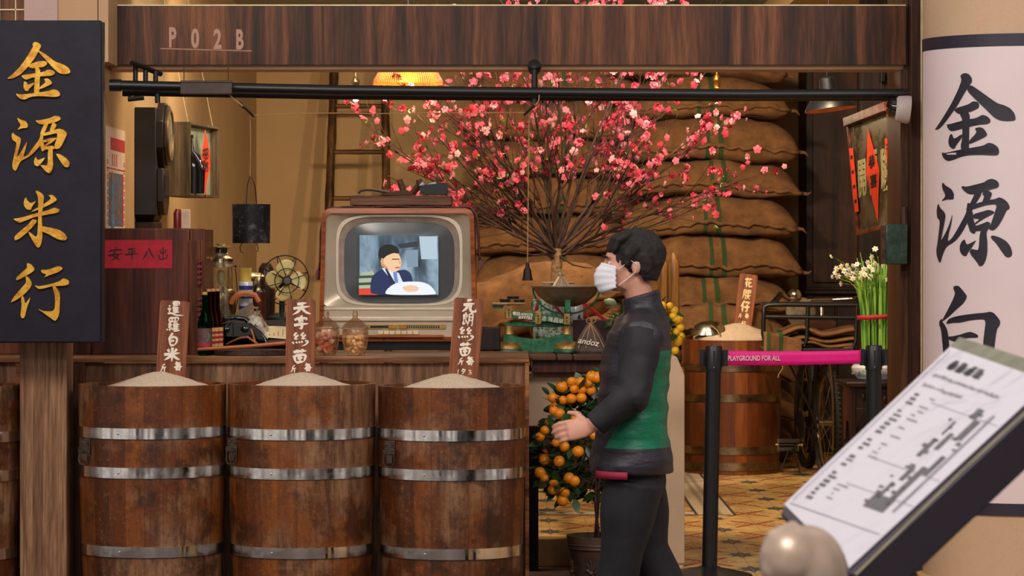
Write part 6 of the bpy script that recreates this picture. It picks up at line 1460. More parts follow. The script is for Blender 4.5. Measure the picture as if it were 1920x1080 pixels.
# ================================================================ bicycle seen from behind
YD = 18.25; bs = YD/FPX; WR = .33
t = thing('old_bicycle', (X(1552, YD), YD, FZ), 'old black bicycle seen from behind with a wide cargo rack', 'bicycle')
blk = M['blackp']; tyre = plain('rubber_tyre', C(44, 38, 34), .8, bump=.6, bs=200)
xr_, xf_ = X(1551, YD), X(1513, 19.3)
rear = Vector((xr_, YD, FZ+WR)); front = Vector((xf_, YD+1.05, FZ+WR))
yawd = math.radians(5)
def wheel(c, R, name, yw):
    Rz_ = Matrix.Rotation(yw, 4, 'Z')
    pts = [c+Rz_ @ Vector((0, R*math.cos(2*PI*i/64), R*math.sin(2*PI*i/64))) for i in range(64)]
    mb = MB(); mb.tube(pts, .024, 12, closed=True)
    for i in range(64):
        for sx in (-.012, .012):
            d_ = (pts[i]-c).normalized(); mb.obox(pts[i]+d_*.020+Rz_ @ Vector((sx, 0, 0)), (.016, .012, .012), (2*PI*i/64, 0, yw))
    w_ = mb.build('tyre', tyre, t)
    mb = MB(); mb.tube([c+(p-c)*.93 for p in pts], .011, 8, closed=True); mb.build('rim', M['steel'], t)
    for i in range(28):
        a_ = 2*PI*i/28; sg_ = .03 if i % 2 else -.03; mb = MB(); mb.tube([c+Rz_ @ Vector((sg_, .02*math.cos(a_), .02*math.sin(a_))), c+Rz_ @ Vector((0, R*.92*math.cos(a_+.25*(1 if i % 4 < 2 else -1)), R*.92*math.sin(a_+.25*(1 if i % 4 < 2 else -1))))], .0013, 4); mb.build('spoke', M['steel'], t)
    mb = MB(); mb.tube([c+Rz_ @ Vector((-.05, 0, 0)), c+Rz_ @ Vector((.05, 0, 0))], .018, 12); mb.build('hub', M['steel'], t)
wheel(rear, WR-.02, 'rear', yawd); wheel(front, WR-.02, 'front', yawd)
mb = MB(); mb.tube([rear+Vector((0, (WR+.02)*math.cos(a_), (WR+.02)*math.sin(a_))) for a_ in [PI*1.12-PI*.9*i/20 for i in range(21)]], [(.035, .006)]*21, 8, up=None); mb.build('mudguard', plain('tan_mudguard', C(120, 96, 70), .35, .6), t)
def bar_(name, pts, r, mat=blk):
    mb = MB(); mb.tube(pts, r, 10); return mb.build(name, mat, t)
bb = Vector((X(1520, 18.75), YD+.46, FZ+.28)); seat_ = Vector((X(1535, 18.6), YD+.30, FZ+.86)); head = Vector((X(1520, 19.1), YD+.90, FZ+.86)); head0 = Vector((X(1520, 19.1), YD+.95, FZ+.66))
bar_('seat_tube', [bb, seat_], .014); bar_('down_tube', [bb, head0], .015); bar_('top_tube', [seat_+Vector((0, 0, -.06)), head], .014)
for sx in (-.06, .06):
    bar_('chain_stay', [bb, rear+Vector((sx, 0, 0))], .009); bar_('seat_stay', [seat_, rear+Vector((sx, 0, 0))], .008); bar_('fork_blade', [head0+Vector((sx*.6, 0, 0)), front+Vector((sx, 0, 0))], .010)
bar_('steerer', [head0, head, head+Vector((0, -.02, .12))], .014)
# cargo rack: wide tubular frame
RD = 18.05
def RP(px, py, dd=0): return W(px, py, RD+dd)
for nm, pts in (('rack_rail', [(1432, 590), (1433, 575), (1440, 572), (1470, 571), (1540, 572), (1608, 572)]), ('rack_rail', [(1435, 594), (1520, 595), (1604, 596)]), ('rack_post', [(1607, 572), (1605, 640), (1598, 655)]), ('rack_post', [(1515, 574), (1513, 635), (1508, 650)]), ('rack_post', [(1432, 590), (1431, 625), (1436, 648)]), ('rack_rail', [(1434, 652), (1500, 656), (1600, 656)])):
    mb = MB(); mb.tube([RP(a_, b_) for a_, b_ in pts], .0135, 10); mb.build(nm, blk, t)
for px in (1436, 1478, 1520, 1562, 1600):
    mb = MB(); mb.tube([RP(px, 656), RP(px, 654)+Vector((0, .42, 0))], .009, 8); mb.build('rack_slat', blk, t)
mb = MB(); mb.tube([RP(1440, 572), RP(1440, 572)+Vector((0, .42, -.0))], .012, 8); mb.tube([RP(1606, 572), RP(1606, 572)+Vector((0, .42, 0))], .012, 8); mb.tube([RP(1440, 572)+Vector((0, .42, 0)), RP(1606, 572)+Vector((0, .42, 0))], .012, 8); mb.build('rack_rail', blk, t)
for px in (1470, 1575):
    mb = MB(); mb.tube([RP(px, 656)+Vector((0, .1, 0)), rear+Vector((-.06 if px < 1500 else .06, 0, 0))], .007, 8); mb.build('rack_strut', blk, t)
# handlebar, stem, levers, bell
HD = 19.15
mb = MB(); mb.tube([W(a_, b_, HD-dd) for a_, b_, dd in ((1456, 562, .12), (1464, 551, .06), (1480, 562, .0), (1510, 563, -.02), (1560, 562, -.02), (1600, 560, .02), (1612, 556, .1))], .0125, 12); hb = mb.build('handlebar', M['chrome'], t)
mb = MB(); mb.tube([W(1450, 568, HD-.22), W(1463, 553, HD-.08)], .019, 12); mb.build('handlebar_grip', blk, hb)
mb = MB(); mb.tube([W(1520, 563, HD-.01), W(1560, 562, HD-.01)], .017, 12); mb.tube([W(1540, 563, HD), W(1540, 600, HD-.02)], .013, 10); mb.build('stem', M['chrome'], t)
mb = MB(); mb.lathe([(0, .038), (.018, .036), (.034, .022), (.042, 0), (.040, -.010), (.02, -.018), (0, -.018)], W(1490, 553, HD-.12), 32, Matrix.Rotation(math.radians(25), 4, 'X')); mb.ball(W(1490, 549, HD-.15), .007, 10); mb.build('bell', M['chrome'], hb)
mb = MB(); mb.lathe([(0, 0), (.05, .0), (.085, .02), (.09, .05), (0, .055)], W(1500, 585, HD-.05), 24, Matrix.Rotation(PI/2, 4, 'X')); mb.build('headlamp', M['steel'], t)
# saddle, crank, pedal, chain case, kickstand
mb = MB(); mb.tube([seat_+Vector((0, -.11, .03)), seat_+Vector((0, -.04, .045)), seat_+Vector((0, .06, .04)), seat_+Vector((0, .15, .03))], [(.085, .02), (.095, .03), (.05, .025), (.022, .018)], 16); mb.build('saddle', plain('brown_saddle', C(60, 36, 24), .4), t)
mb = MB(); Cc = bb+Vector((-.055, 0, 0)); mb.ring(Cc, .095, .006, 'X', 40, 6); mb.lathe([(0, -.003), (.03, -.003), (.03, .003), (0, .003)], Cc, 20, Matrix.Rotation(PI/2, 4, 'Y'))
for i in range(5): mb.tube([Cc, Cc+Vector((0, .09*math.cos(i*1.257), .09*math.sin(i*1.257)))], .005, 6)
mb.build('chainwheel', M['steel'], t)
mb = MB(); mb.prism([Cc+Vector((-.018, .13*math.cos(a_), .12*math.sin(a_))) for a_ in [PI*.5+PI*i/10 for i in range(11)]][:0]+[Cc+Vector((-.02, y_, z_)) for y_, z_ in ((.12, 0), (.10, .08), (0, .11), (-.40, .07), (-.44, .02), (-.40, -.03), (0, -.11), (.10, -.08))], (-.006, 0, 0)); mb.build('chain_guard', blk, t)
pe = Vector((X(1497, 18.6), YD+.30, Z(833, 18.6))); mb = MB(); mb.tube([Cc+Vector((-.03, 0, 0)), pe+Vector((.015, 0, .0))], [.011, .009], 8); mb.build('crank_arm', M['chrome'], t)
mb = MB(); mb.box(pe+Vector((-.125, -.045, .013)), pe+Vector((-.01, .045, .034))); mb.box(pe+Vector((-.125, -.045, -.034)), pe+Vector((-.01, .045, -.013))); ped = mb.build('pedal_block', tyre, t, bevel=.003)
mb = MB(); mb.tube([pe+Vector((-.14, 0, 0)), pe+Vector((.01, 0, 0))], .008, 10); mb.box(pe+Vector((-.013, -.04, -.036)), pe+Vector((-.006, .04, .036))); mb.box(pe+Vector((-.13, -.04, -.036)), pe+Vector((-.124, .04, .036))); mb.build('pedal_axle', M['steel'], ped)
kd = 18.5; mb = MB(); mb.tube([W(1478, 846, kd), W(1464, 884, kd), W(1500, 885, kd), W(1490, 858, kd), W(1488, 846, kd)], .006, 8); mb.tube([W(1484, 846, kd), rear+Vector((-.06, .1, 0))], .006, 8)
for v_ in mb.bm.verts: v_.co.z = max(v_.co.z, FZ+.004)
mb.build('kickstand', M['iron'], t)
# folded burlap bag on the rack
t = thing('folded_burlap_bag', RP(1520, 655), 'folded green-striped burlap bag lying on the bicycle cargo rack', 'bag')
mb = MB(); yA = RD+.03
def fold(pts, r, name='fold'):
    """a thick rounded layer running across the rack, swept in depth"""
    P = []
    n = 26; m = len(pts)-1
    for i in range(n+1):
        t_ = i/n*m; a = min(int(t_), m-1); f_ = t_-a; f2 = f_*f_*(3-2*f_)
        P.append(Vector((pts[a][0]+(pts[a+1][0]-pts[a][0])*f_, 0, pts[a][1]+(pts[a+1][1]-pts[a][1])*f2)))
    mb = MB(); mb.tube([W(p.x, p.z, RD+.16)+Vector((0, 0, 0)) for p in P], [(.17, r)]*len(P), 20, up=(0, 0, 1)); return mb.build(name, M['burlap_f'], t, smooth=180)
fold([(1446, 630), (1500, 613), (1540, 627), (1600, 617)], .024)
fold([(1462, 640), (1500, 632), (1545, 640), (1600, 634)], .019)
fold([(1470, 648), (1515, 640), (1550, 649), (1600, 645)], .022)
fold([(1440, 656), (1480, 652), (1530, 660), (1600, 649)], .024)
mb = MB(); rows = []
for i in range(13):
    u = i/12; row = []
    for j in range(15):
        v_ = j/14; px = 1432+(1500-1432)*v_+3*math.sin(j); py = 622+(680-622)*u*(1-.15*v_)+4*math.sin(v_*5)*u+14*v_*(1-u); row.append(mb.bm.verts.new(W(px, py, RD-.03-.015*math.sin(v_*7+u*2)-.02*u)))
    rows.append(row)
for a, b in zip(rows, rows[1:]):
    for j in range(14): mb.bm.faces.new((a[j], a[j+1], b[j+1], b[j]))
o = mb.build('hanging_flap', M['burlap_f'], t, rn=False, smooth=180); md = o.modifiers.new('s', 'SOLIDIFY'); md.thickness = .006
mb = MB(); mb.tube([W(1465, 680, RD-.06), W(1468, 690, RD-.06), W(1460, 702, RD-.06), W(1459, 708, RD-.06)], .003, 5); mb.build('loose_thread', M['twine'], t)

# ================================================================ carved stool, pot and narcissus
ND = 15.6; s = ND/FPX
t = thing('carved_plant_stand', (X(1652, ND), ND, FZ), 'dark carved wooden plant stand carrying the narcissus bowl', 'plant stand')
xl, xr = X(1578, ND), X(1700, ND); zs = Z(716, ND-.2)
mb = MB(); mb.box((xl-.0, ND-.20, zs-.028), (xr, ND+.20, zs)); mb.build('top', M['darkwood'], t, bevel=.008)
for a_ in (xl+.02, xr-.05):
    for b_ in (ND-.18, ND+.15):
        mb = MB(); mb.prism([(a_, b_, zs-.028), (a_+.032, b_, zs-.028), (a_+.026, b_, FZ), (a_+.006, b_, FZ)], (0, .032, 0)); mb.build('leg', M['darkwood'], t, bevel=.003)
for y0_ in (ND-.172, ND+.155):
    mb = MB(); mb.box((xl+.05, y0_, zs-.13), (xr-.05, y0_+.014, zs-.028)); mb.prism([(xl+.05, y0_, zs-.13), (xl+.05, y0_, zs-.24), (xl+.08, y0_, zs-.17), (xl+.13, y0_, zs-.13)], (0, .014, 0)); mb.prism([(xr-.05, y0_, zs-.13), (xr-.05, y0_, zs-.24), (xr-.08, y0_, zs-.17), (xr-.13, y0_, zs-.13)], (0, .014, 0))
    for i in range(5): mb.ball((xl+.09+i*.035, y0_-.002, zs-.075-.012*(i % 2)), (.012, .006, .018), 8)
    mb.build('carved_apron', M['darkwood'], t, bevel=.002)
mb = MB(); mb.box((xl+.024, ND-.15, zs-.15), (xl+.036, ND+.15, zs-.028)); mb.prism([(xl+.024, ND-.15, zs-.15), (xl+.024, ND-.15, zs-.30), (xl+.024, ND-.10, zs-.2), (xl+.024, ND+.10, zs-.2), (xl+.024, ND+.15, zs-.3), (xl+.024, ND+.15, zs-.15)], (.012, 0, 0)); mb.build('side_apron', M['cabinet'], t, bevel=.002)
# bowl
t = thing('porcelain_bowl', (X(1645, ND), ND, zs), 'low white porcelain bowl with blue rim and purple flowers, holding narcissus', 'bowl')
bc = Vector((X(1645, ND), ND, zs+.0005)); mb = MB(); k1 = 1
mb.lathe([(0, 0), (36*s, 0), (37*s, 3*s), (48*s, 16*s), (49*s, 24*s), (45*s, 30*s), (44*s, 32*s), (48*s, 34*s), (45*s, 34*s), (42*s, 31*s), (44*s, 22*s), (0, 20*s)], bc, 56)
mb.build('bowl_body', porc, t); MB().ring(bc+Vector((0, 0, 34*s)), 47*s, .0025, 'Z', 56, 6).build('blue_rim', bluep, t); MB().ring(bc+Vector((0, 0, 2*s)), 37*s, .003, 'Z', 56, 6).build('blue_foot_line', bluep, t)
pur = plain('purple_glaze', C(104, 88, 140), .3); grg = plain('green_glaze', C(70, 120, 70), .3)
for a_ in (-2.55, -1.95, -1.32, -.7):
    cp = bc+Vector((47.6*s*math.cos(a_), 47.6*s*math.sin(a_), 17*s)); Rq = Matrix.Rotation(a_, 4, 'Z') @ Matrix.Rotation(-.5, 4, 'Y')
    mb = MB()
    for q in range(6): mb.ball(cp+Rq @ Vector((0, 4*s*math.cos(q*PI/3), 4*s*math.sin(q*PI/3))), (.0015, 3*s, 3*s), 8, Rq)
    f_ = mb.build('painted_flower', pur, t); MB().ball(cp, (.003, 1.6*s, 1.6*s), 8, Rq).build('flower_eye', yel, f_)
    mb = MB()
    for q, (dy, dz_) in enumerate(((11, 3), (12, -4), (-11, 3), (-12, -4))): mb.ball(cp+Rq @ Vector((-.001, dy*s, dz_*s)), (.0012, 5*s, 2.2*s), 8, Rq)
    mb.build('painted_leaf', grg, t)
# narcissus
t = thing('narcissus_plant', bc+Vector((0, 0, 20*s)), 'bunch of flowering paperwhite narcissus tied with a red ribbon', 'flowers')
rr = random.Random(11); k = N('narcissus_leaf'); v = k.coord(scale=(1, 1, .1)); k.col(k.ramp(k.noise(v, 50, 2), [(.35, C(70, 132, 40)), (.65, C(160, 200, 86))])); k.b.inputs['Subsurface Weight'].default_value = .1; nl = k.set(.35)
zb0 = bc.z+20*s; Ht = (715-500)*s
mb = MB()
for i in range(15):
    a_ = rr.uniform(0, 2*PI); r_ = rr.uniform(0, 30)*s; p = bc+Vector((r_*math.cos(a_), r_*math.sin(a_)*.8, 22*s)); mb.ball(p, (8*s, 8*s, 9*s), 10)
mb.build('bulbs', plain('bulb_skin', C(170, 120, 70), .6, var=.3), t)
for i in range(96):
    a_ = rr.uniform(0, 2*PI); q = math.sqrt(rr.random()); r0 = q*24*s; rm = q*26*s; H_ = Ht*rr.uniform(.72, 1.02)
    lean = rr.gauss(0, 12)*s; tx = q*rr.uniform(30, 46)*s
    b0 = bc+Vector((r0*math.cos(a_), r0*math.sin(a_)*.8, 20*s)); b1 = bc+Vector((math.cos(a_)*30*q*s*1.1, math.sin(a_)*24*q*s, 20*s+H_*.33)); b2 = bc+Vector((math.cos(a_)*rm*1.0, math.sin(a_)*rm*.8, 20*s+Ht*.62)); b3 = bc+Vector((math.cos(a_)*tx+lean*.6, math.sin(a_)*tx*.8, 20*s+H_))
    if H_ < Ht*.66: b3.z = b2.z+.03
    pts = []
    for j in range(11):
        u = j/10; c0 = b0*(1-u)**3+b1*3*u*(1-u)**2+b2*3*u*u*(1-u)+b3*u**3; pts.append(c0)
    wd_ = rr.uniform(3.4, 6.0)*s; yw = rr.uniform(0, PI)
    mb = MB(); mb.tube(pts, [(wd_*(1-.85*(j/10)**4), .0016) for j in range(11)], 6, up=(math.cos(yw), math.sin(yw), 0)); mb.build('leaf', nl, t, smooth=180)
MBr = MB(); MBr.tube([bc+Vector((37*s*math.cos(2*PI*i/40), 28*s*math.sin(2*PI*i/40), 20*s+(700-582)*s+3*s*math.cos(2*PI*i/40))) for i in range(40)], [(.008, .003)]*40, 8, closed=True, up=(0, 0, 1)); 
MBr.bm.free(); MBr = MB(); A = []; 
for zz_ in (-4*s, 4*s):
    A.append([bc+Vector((38*s*math.cos(2*PI*i/48), 30*s*math.sin(2*PI*i/48), (697-578)*s+zz_+2*s*math.cos(2*PI*i/48))) for i in range(48)])
loops(MBr, A); o = MBr.build('red_ribbon', M['redpaper'], t, rn=False); md = o.modifiers.new('s', 'SOLIDIFY'); md.thickness = .002
petal = plain('white_petal', C(246, 242, 226), .5, var=.03); cupm = plain('yellow_corona', C(244, 190, 30), .4)
fp = None; stems = MB()
heads = [(1558, 481), (1641, 467), (1634, 482), (1568, 504), (1577, 500), (1588, 498), (1600, 498), (1607, 496), (1560, 519), (1565, 512), (1571, 518), (1590, 515), (1598, 513), (1607, 506), (1615, 512), (1622, 515), (1613, 521), (1576, 532), (1583, 508), (1630, 500), (1640, 494), (1647, 499), (1655, 500), (1637, 506), (1632, 520), (1643, 518), (1672, 507), (1678, 513), (1688, 514), (1665, 524), (1599, 522), (1606, 518), (1620, 505), (1652, 508), (1592, 505), (1627, 492), (1604, 510), (1667, 512)]
for i, (a_, b_) in enumerate(heads):
    p = W(a_, b_, ND+rr.uniform(-.12, .10)); base_ = bc+Vector((rr.uniform(-26, 26)*s, rr.uniform(-14, 14)*s, (700-560)*s))
    mid = base_.lerp(p, .6)+Vector(((base_.x-p.x)*.1, 0, .03)); stems.tube([base_, base_.lerp(mid, .5)+Vector((0, 0, .01)), mid, p+Vector((0, .006, .004)), p+Vector((0, .003, 0))], [.0024, .0022, .0018, .0014, .0014], 6)
    if fp is None:
        mb = MB()
        for q in range(6):
            an = q*PI/3; Rq = Matrix.Rotation(an, 4, 'Y'); mb.ball(Rq @ Vector((0, -.002, .0085)), (.0052, .0012, .0085), 8, Rq)
        fp = mb.build('flower_head', petal, t, loc=(0, 0, 0)); MB().lathe([(0, 0), (.0028, .0), (.0045, .006), (.0032, .0058), (0, .002)], t.location, 10, Matrix.Rotation(PI/2, 4, 'X')).build('yellow_cup', cupm, fp); o = fp
    else:
        o = copy_tree(fp); o.parent = t
    o.location = p-t.location; o.rotation_euler = (rr.uniform(-.7, .5), rr.uniform(0, 1), rr.uniform(-.9, .9)); o.scale = (rr.uniform(.75, 1.05),)*3
stems.build('flower_stems', nl, t, smooth=180)

# ================================================================ right back: wardrobe, mirror, green box
WD = 20.75; t = thing('dark_wardrobe', (X(1580, WD), WD+.4, FZ), 'tall very dark wooden wardrobe at the back right behind the bicycle', 'wardrobe')
mb = MB(); mb.box((X(1511, WD), WD, FZ), (X(1612, WD), WD+.55, CZ-.12)); mb.build('carcass', M['darkwood'], t, bevel=.006)
mb = MB(); mb.box((X(1523, WD), WD-.02, FZ+.1), (X(1565, WD), WD, Z(552, WD)-.01)); mb.build('door', M['darkwood'], t, bevel=.006)
mb = MB(); mb.box((X(1569, WD), WD-.02, FZ+.1), (X(1608, WD), WD, Z(552, WD)-.01)); mb.build('door', M['darkwood'], t, bevel=.006)
mb = MB(); mb.box((X(1523, WD), WD-.02, Z(530, WD)), (X(1608, WD), WD, CZ-.2)); mb.build('upper_door', wood('brown_panel', C(30, 14, 8), C(64, 34, 20), C(88, 52, 32), 'Z', 5, .4), t, bevel=.006)
mb = MB(); mb.box((X(1507, WD), WD-.05, Z(551, WD)), (X(1614, WD), WD+.02, Z(544, WD))); mb.box((X(1509, WD), WD-.035, Z(544, WD)), (X(1613, WD), WD+.01, Z(538, WD))); mb.build('waist_moulding', M['darkwood'], t, bevel=.004)
WD2 = 17.4; t = thing('wooden_partition', (X(1640, WD2), WD2, FZ), 'dark wooden partition panel behind the hanging mirror at right', 'partition')
mb = MB(); mb.box((X(1612, WD2), WD2, FZ), (X(1664, WD2), WD2+.05, CZ-.1)); mb.build('panel', M['darkwood'], t)
mb = MB(); mb.box((X(1664, WD2), WD2-.02, FZ), (X(1676, WD2), WD2+.07, CZ-.1)); mb.build('post', M['cabinet'], t)
mb = MB(); mb.box((X(1676, WD2), WD2, FZ), (X(1740, WD2), WD2+.05, Z(460, WD2))); mb.build('lower_panel', M['cabinet'], t)
struct(MB().box((X(1676, WD2)+.001, WD2+.08, FZ), (RX+.1, WD2+.16, CZ)).build('wall_right', M['stucco']))
# leaning mirror with red papers
TL, TR, BL = W(1594, 237, 16.0), W(1666, 209, 15.4), W(1612, 434, 15.85)
ex, ez = (TR-TL), (BL-TL); wM, hM = ex.length, ez.length; ex.normalize(); ez2 = (ez-ex*ez.dot(ex)).normalized(); shx = ez.dot(ex); ny = ex.cross(ez2).normalized()
if ny.y > 0: ny = -ny
def MP(u, v_, lift=0): return TL+ex*(u*wM)+ez*v_+ny*lift
t = thing('hanging_mirror', MP(.5, 1), 'tilted old mirror with brushed characters and red paper strips at right', 'mirror')
k = N('foxed_mirror'); v = k.coord(); f = k.noise(v, 7, 5, .7); k.col(k.ramp(f, [(.35, C(48, 42, 32)), (.6, C(118, 108, 82))])); k.l(k.ramp(f, [(.4, (.15, .15, .15, 1)), (.7, (.6, .6, .6, 1))]), k.b.inputs['Roughness']); k.b.inputs['Metallic'].default_value = .5
MB().prism([MP(0, 0), MP(1, 0), MP(1, 1), MP(0, 1)], -ny*.012).build('mirror_glass', k.m, t)
fw = .02; mb = MB()
mb.prism([MP(-.03, -.085, .0), MP(1.03, -.085, 0), MP(1.03, 0, 0), MP(-.03, 0, 0)], ny*.03); mb.prism([MP(-.05, -.085), MP(0, -.085), MP(0, 1.03), MP(-.05, 1.03)], ny*.012); mb.prism([MP(1, -.085), MP(1.06, -.085), MP(1.06, 1.03), MP(1, 1.03)], ny*.012); mb.prism([MP(-.03, 1), MP(1.03, 1), MP(1.03, 1.04), MP(-.03, 1.04)], ny*.012)
mb.build('frame', wood('reddish_frame', C(60, 24, 14), C(112, 52, 34), C(150, 84, 56), 'X', 8, .35), t, bevel=.003)
for pts in ([MP(-.01, .21), MP(.09, .215), MP(.09, .82), MP(-.01, .82)], [MP(.91, .24), MP(1.0, .24), MP(1.0, .86), MP(.91, .86)]):
    MB().prism([p+ny*.014 for p in pts], ny*.001).build('red_strip', M['orange_paper'], t)
MB().prism([MP(.47, .08)+ny*.004, MP(.66, .50)+ny*.004, MP(.50, .96)+ny*.004, MP(.33, .50)+ny*.004], ny*.001).build('red_diamond_paper', M['orange_paper'], t)
Rm3 = Matrix((ex, -ny, -ez2)).transposed()
def mtext(ch, u, v_, w_, mat, nm, lift=.003, h=None):
    mb = MB(); me = text_mesh(ch, .02); base = Matrix(((1, 0, 0), (0, 0, -1), (0, 1, 0)))
    sx_ = w_*wM/me['w']; sz_ = (h*hM/me['h']) if h else sx_; p = MP(u, v_, lift)
    Mx = Matrix.Translation(p) @ Rm3.to_4x4() @ base.to_4x4() @ Matrix.Diagonal((sx_, sz_, .05, 1)); mb.mesh(me, Mx); mb.build(nm, mat, t)
gy = plain('faded_yellow_paint', C(178, 168, 120), .6)
mtext('開', .20, .52, .20, gy, 'painted_character', .003, .34); mtext('張', .50, .50, .22, gy, 'painted_character', .0025, .40); mtext('駿', .79, .50, .20, gy, 'painted_character', .003, .40)
mtext('恭', .50, .40, .16, M['ink'], 'ink_character', .007, .12); mtext('喜', .50, .58, .16, M['ink'], 'ink_character', .007, .12)
for i in range(4): mtext('一', .04, .30+.14*i, .05, M['ink'], 'ink_character', .0165, .03); mtext('二', .955, .32+.14*i, .05, M['ink'], 'ink_character', .0165, .04)
mb = MB(); mb.tube([MP(.3, -.05), MP(.3, -.05)+Vector((.05, .1, .9))], .002, 5); mb.tube([MP(.8, -.05), MP(.8, -.05)+Vector((.05, .1, .9))], .002, 5); mb.build('hanging_wire', M['iron'], t)
# green tin box on the door post
GD = 13.70; t = thing('green_tin_box', W(1681, 497, GD), 'worn dark green metal box mounted on the right door post', 'box')
k = N('worn_green_tin'); v = k.coord(); k.col(k.ramp(k.noise(v, 14, 6, .75), [(.35, C(36, 58, 50)), (.55, C(64, 92, 82)), (.7, C(120, 124, 104))])); gtm = k.set(.4, .4)
mb = MB(); mb.box((X(1661, GD), GD-.0, Z(496, GD)), (X(1702, GD), GD+.07, Z(420, GD))); mb.build('box_body', gtm, t, bevel=.005)
mb = MB(); mb.box((X(1654, GD), GD+.01, Z(495, GD)), (X(1662, GD), GD+.06, Z(422, GD))); mb.build('worn_side', plain('worn_brown_tin', C(96, 62, 44), .5, .3, var=.4, vs=50), t)
mb = MB(); mb.tube([W(1697, 420, GD+.03), W(1696, 388, GD+.03)], .014, 8); mb.build('conduit', plain('rusty_conduit', C(86, 54, 42), .6), t)
tag(MB().prism([W(a_, b_, 17.3) for a_, b_ in ((1651, 134), (1660, 134), (1659, 152), (1652, 152))], (0, .1, 0)).build('ceiling_bracket', M['black']), 'small black bracket hanging under the ceiling at the right, behind the pipe', 'bracket')
# ================================================================ peach blossom tree
TDp = 15.4; s = TDp/FPX; rr = random.Random(21)
t = thing('peach_blossom_tree', (X(1045, TDp), TDp, FZ), 'large cut peach tree covered in pink blossom behind the scale', 'tree')
fork = W(1045, 468, TDp)
mb = MB(); mb.tube([(X(1040, TDp), TDp, STZ+.13), W(1042, 540, TDp), W(1043, 515, TDp), W(1044, 495, TDp), W(1045, 466, TDp)], [.030, .029, .027, .028, .024], 16)
for v_ in mb.bm.verts: v_.co += Vector((rr.uniform(-.0012, .0012), rr.uniform(-.0012, .0012), 0))
mb.build('trunk', M['trunk'], t)
tw = MB(); spots = []   # spots: candidates for blossom
def grow(p, d, L, r, depth, curl):
    n = max(4, int(L/.05)); pts = [p.copy()]; dd = d.copy(); kids = []
    for i in range(n):
        dd += Vector((rr.gauss(0, .045), rr.gauss(0, .045), rr.gauss(0, .035)+curl)); dd.normalize(); pts.append(pts[-1]+dd*(L/n))
    tw.tube(pts, [r*(1-.75*i/n) for i in range(n+1)], 6 if depth < 2 else 4)
    if depth < 2:
        k_ = (11, 5)[depth]
        for j in range(k_):
            u = rr.uniform(.22, .98); i = min(n-1, int(u*n)); b = (pts[i+1]-pts[i]).normalized()
            sd = b.cross(Vector((rr.gauss(0, 1), rr.gauss(0, 1), rr.gauss(0, 1)))).normalized(); nd = (b+sd*rr.uniform(.35, .8)+Vector((0, 0, .12))).normalized()
            grow(pts[i], nd, L*rr.uniform(.22, .5)*(1.05-u*.4), r*(1-.7*u)*.55, depth+1, rr.uniform(-.005, .02))
    for i in range(1, n+1):
        if depth > 0 or i > n*.45: spots.append((pts[i], depth, i/n))
mains = []
for i in range(34):
    a_ = math.radians(-78+156*((i*.618034) % 1.0)); e_ = rr.uniform(-.55, .55)
    al = abs(a_)/math.radians(78); L = (520-150*al**1.3)*s*rr.uniform(.80, 1.04)
    if a_ > 0: L *= .98
    d = Vector((math.sin(a_)*math.cos(e_), math.sin(e_)*.75, math.cos(a_)*math.cos(e_)+.02)).normalized()
    grow(fork+Vector((rr.uniform(-.012, .012), rr.uniform(-.012, .012), rr.uniform(-.05, .01))), d, L, rr.uniform(.0055, .0105), 0, -.008 if al < .5 else .008)
for (pts, r0) in (([(1046, 478), (1075, 497), (1100, 502), (1112, 502)], .006), ([(1044, 476), (1010, 462), (960, 440), (905, 405)], .008), ([(1045, 474), (1000, 478), (950, 470), (900, 462)], .005)):
    P = [W(a, b, TDp-.15*i) for i, (a, b) in enumerate(pts)]; tw.tube(P, [r0*(1-.25*i) for i in range(len(P))], 6); spots.append((P[-1], 1, 1)); spots.append((P[-2], 1, .8))
tw.build('branches', M['bark'], t, smooth=180)
pinks = [plain('deep_pink_petal', C(190, 50, 72), .6, var=.1), plain('mid_pink_petal', C(210, 92, 112), .6, var=.1), plain('pale_pink_petal', C(226, 146, 152), .6, var=.08)]
def flower_geo(mb, M_, rr_):
    for layer, (n_, r_, lift) in enumerate(((5, 1.0, .15), (5, .70, .5))):
        for q in range(n_):
            a_ = 2*PI*q/n_+layer*.5; c_, s_ = math.cos(a_), math.sin(a_); w_ = .40*r_; Pq = lambda ra, sd, lf: Vector((c_*r_*ra-s_*w_*sd, s_*r_*ra+c_*w_*sd, lf))
            pts = [Vector((0, 0, 0)), Pq(.45, .85, lift*.3), Pq(.82, 1.0, lift*.8), Pq(1.0, .38, lift*1.1), Pq(1.0, -.38, lift*1.1), Pq(.82, -1.0, lift*.8), Pq(.45, -.85, lift*.3)]
            mb.faces([M_ @ p for p in pts], [(0, 1, 2), (0, 2, 3), (0, 3, 4), (0, 4, 5), (0, 5, 6)])
protos = []
for m_ in pinks:
    mb = MB(); flower_geo(mb, Matrix.Scale(.021, 4), rr); mb.ball((0, 0, .003), .004, 6); o = mb.build('blossom', m_, t, loc=(0, 0, 0), rn=False, smooth=180); protos.append(o)
def px_of(p): return (960+p.x*FPX/p.y, HOR-(p.z-CAMZ)*FPX/p.y)
cand = []
for (p, dpt, u) in spots:
    x_, y_ = px_of(p); 
    wgt = .55 + (.35 if y_ < 330 else -.1) + (.15 if 980 < x_ < 1300 and y_ < 340 else 0) - (.35 if y_ > 400 else 0)
    if rr.random() < wgt*.62:
        for q_ in range(rr.choice((1, 1, 2, 3))): cand.append(p+Vector((rr.gauss(0, .011), rr.gauss(0, .011), rr.gauss(0, .011))) if q_ else p)
rr.shuffle(cand); cand = cand[:1350]
used = [False]*3; front_first = sorted(range(len(cand)), key=lambda i: cand[i].y)
single = set(front_first[:100]); mbs = MB(); mats_i = []
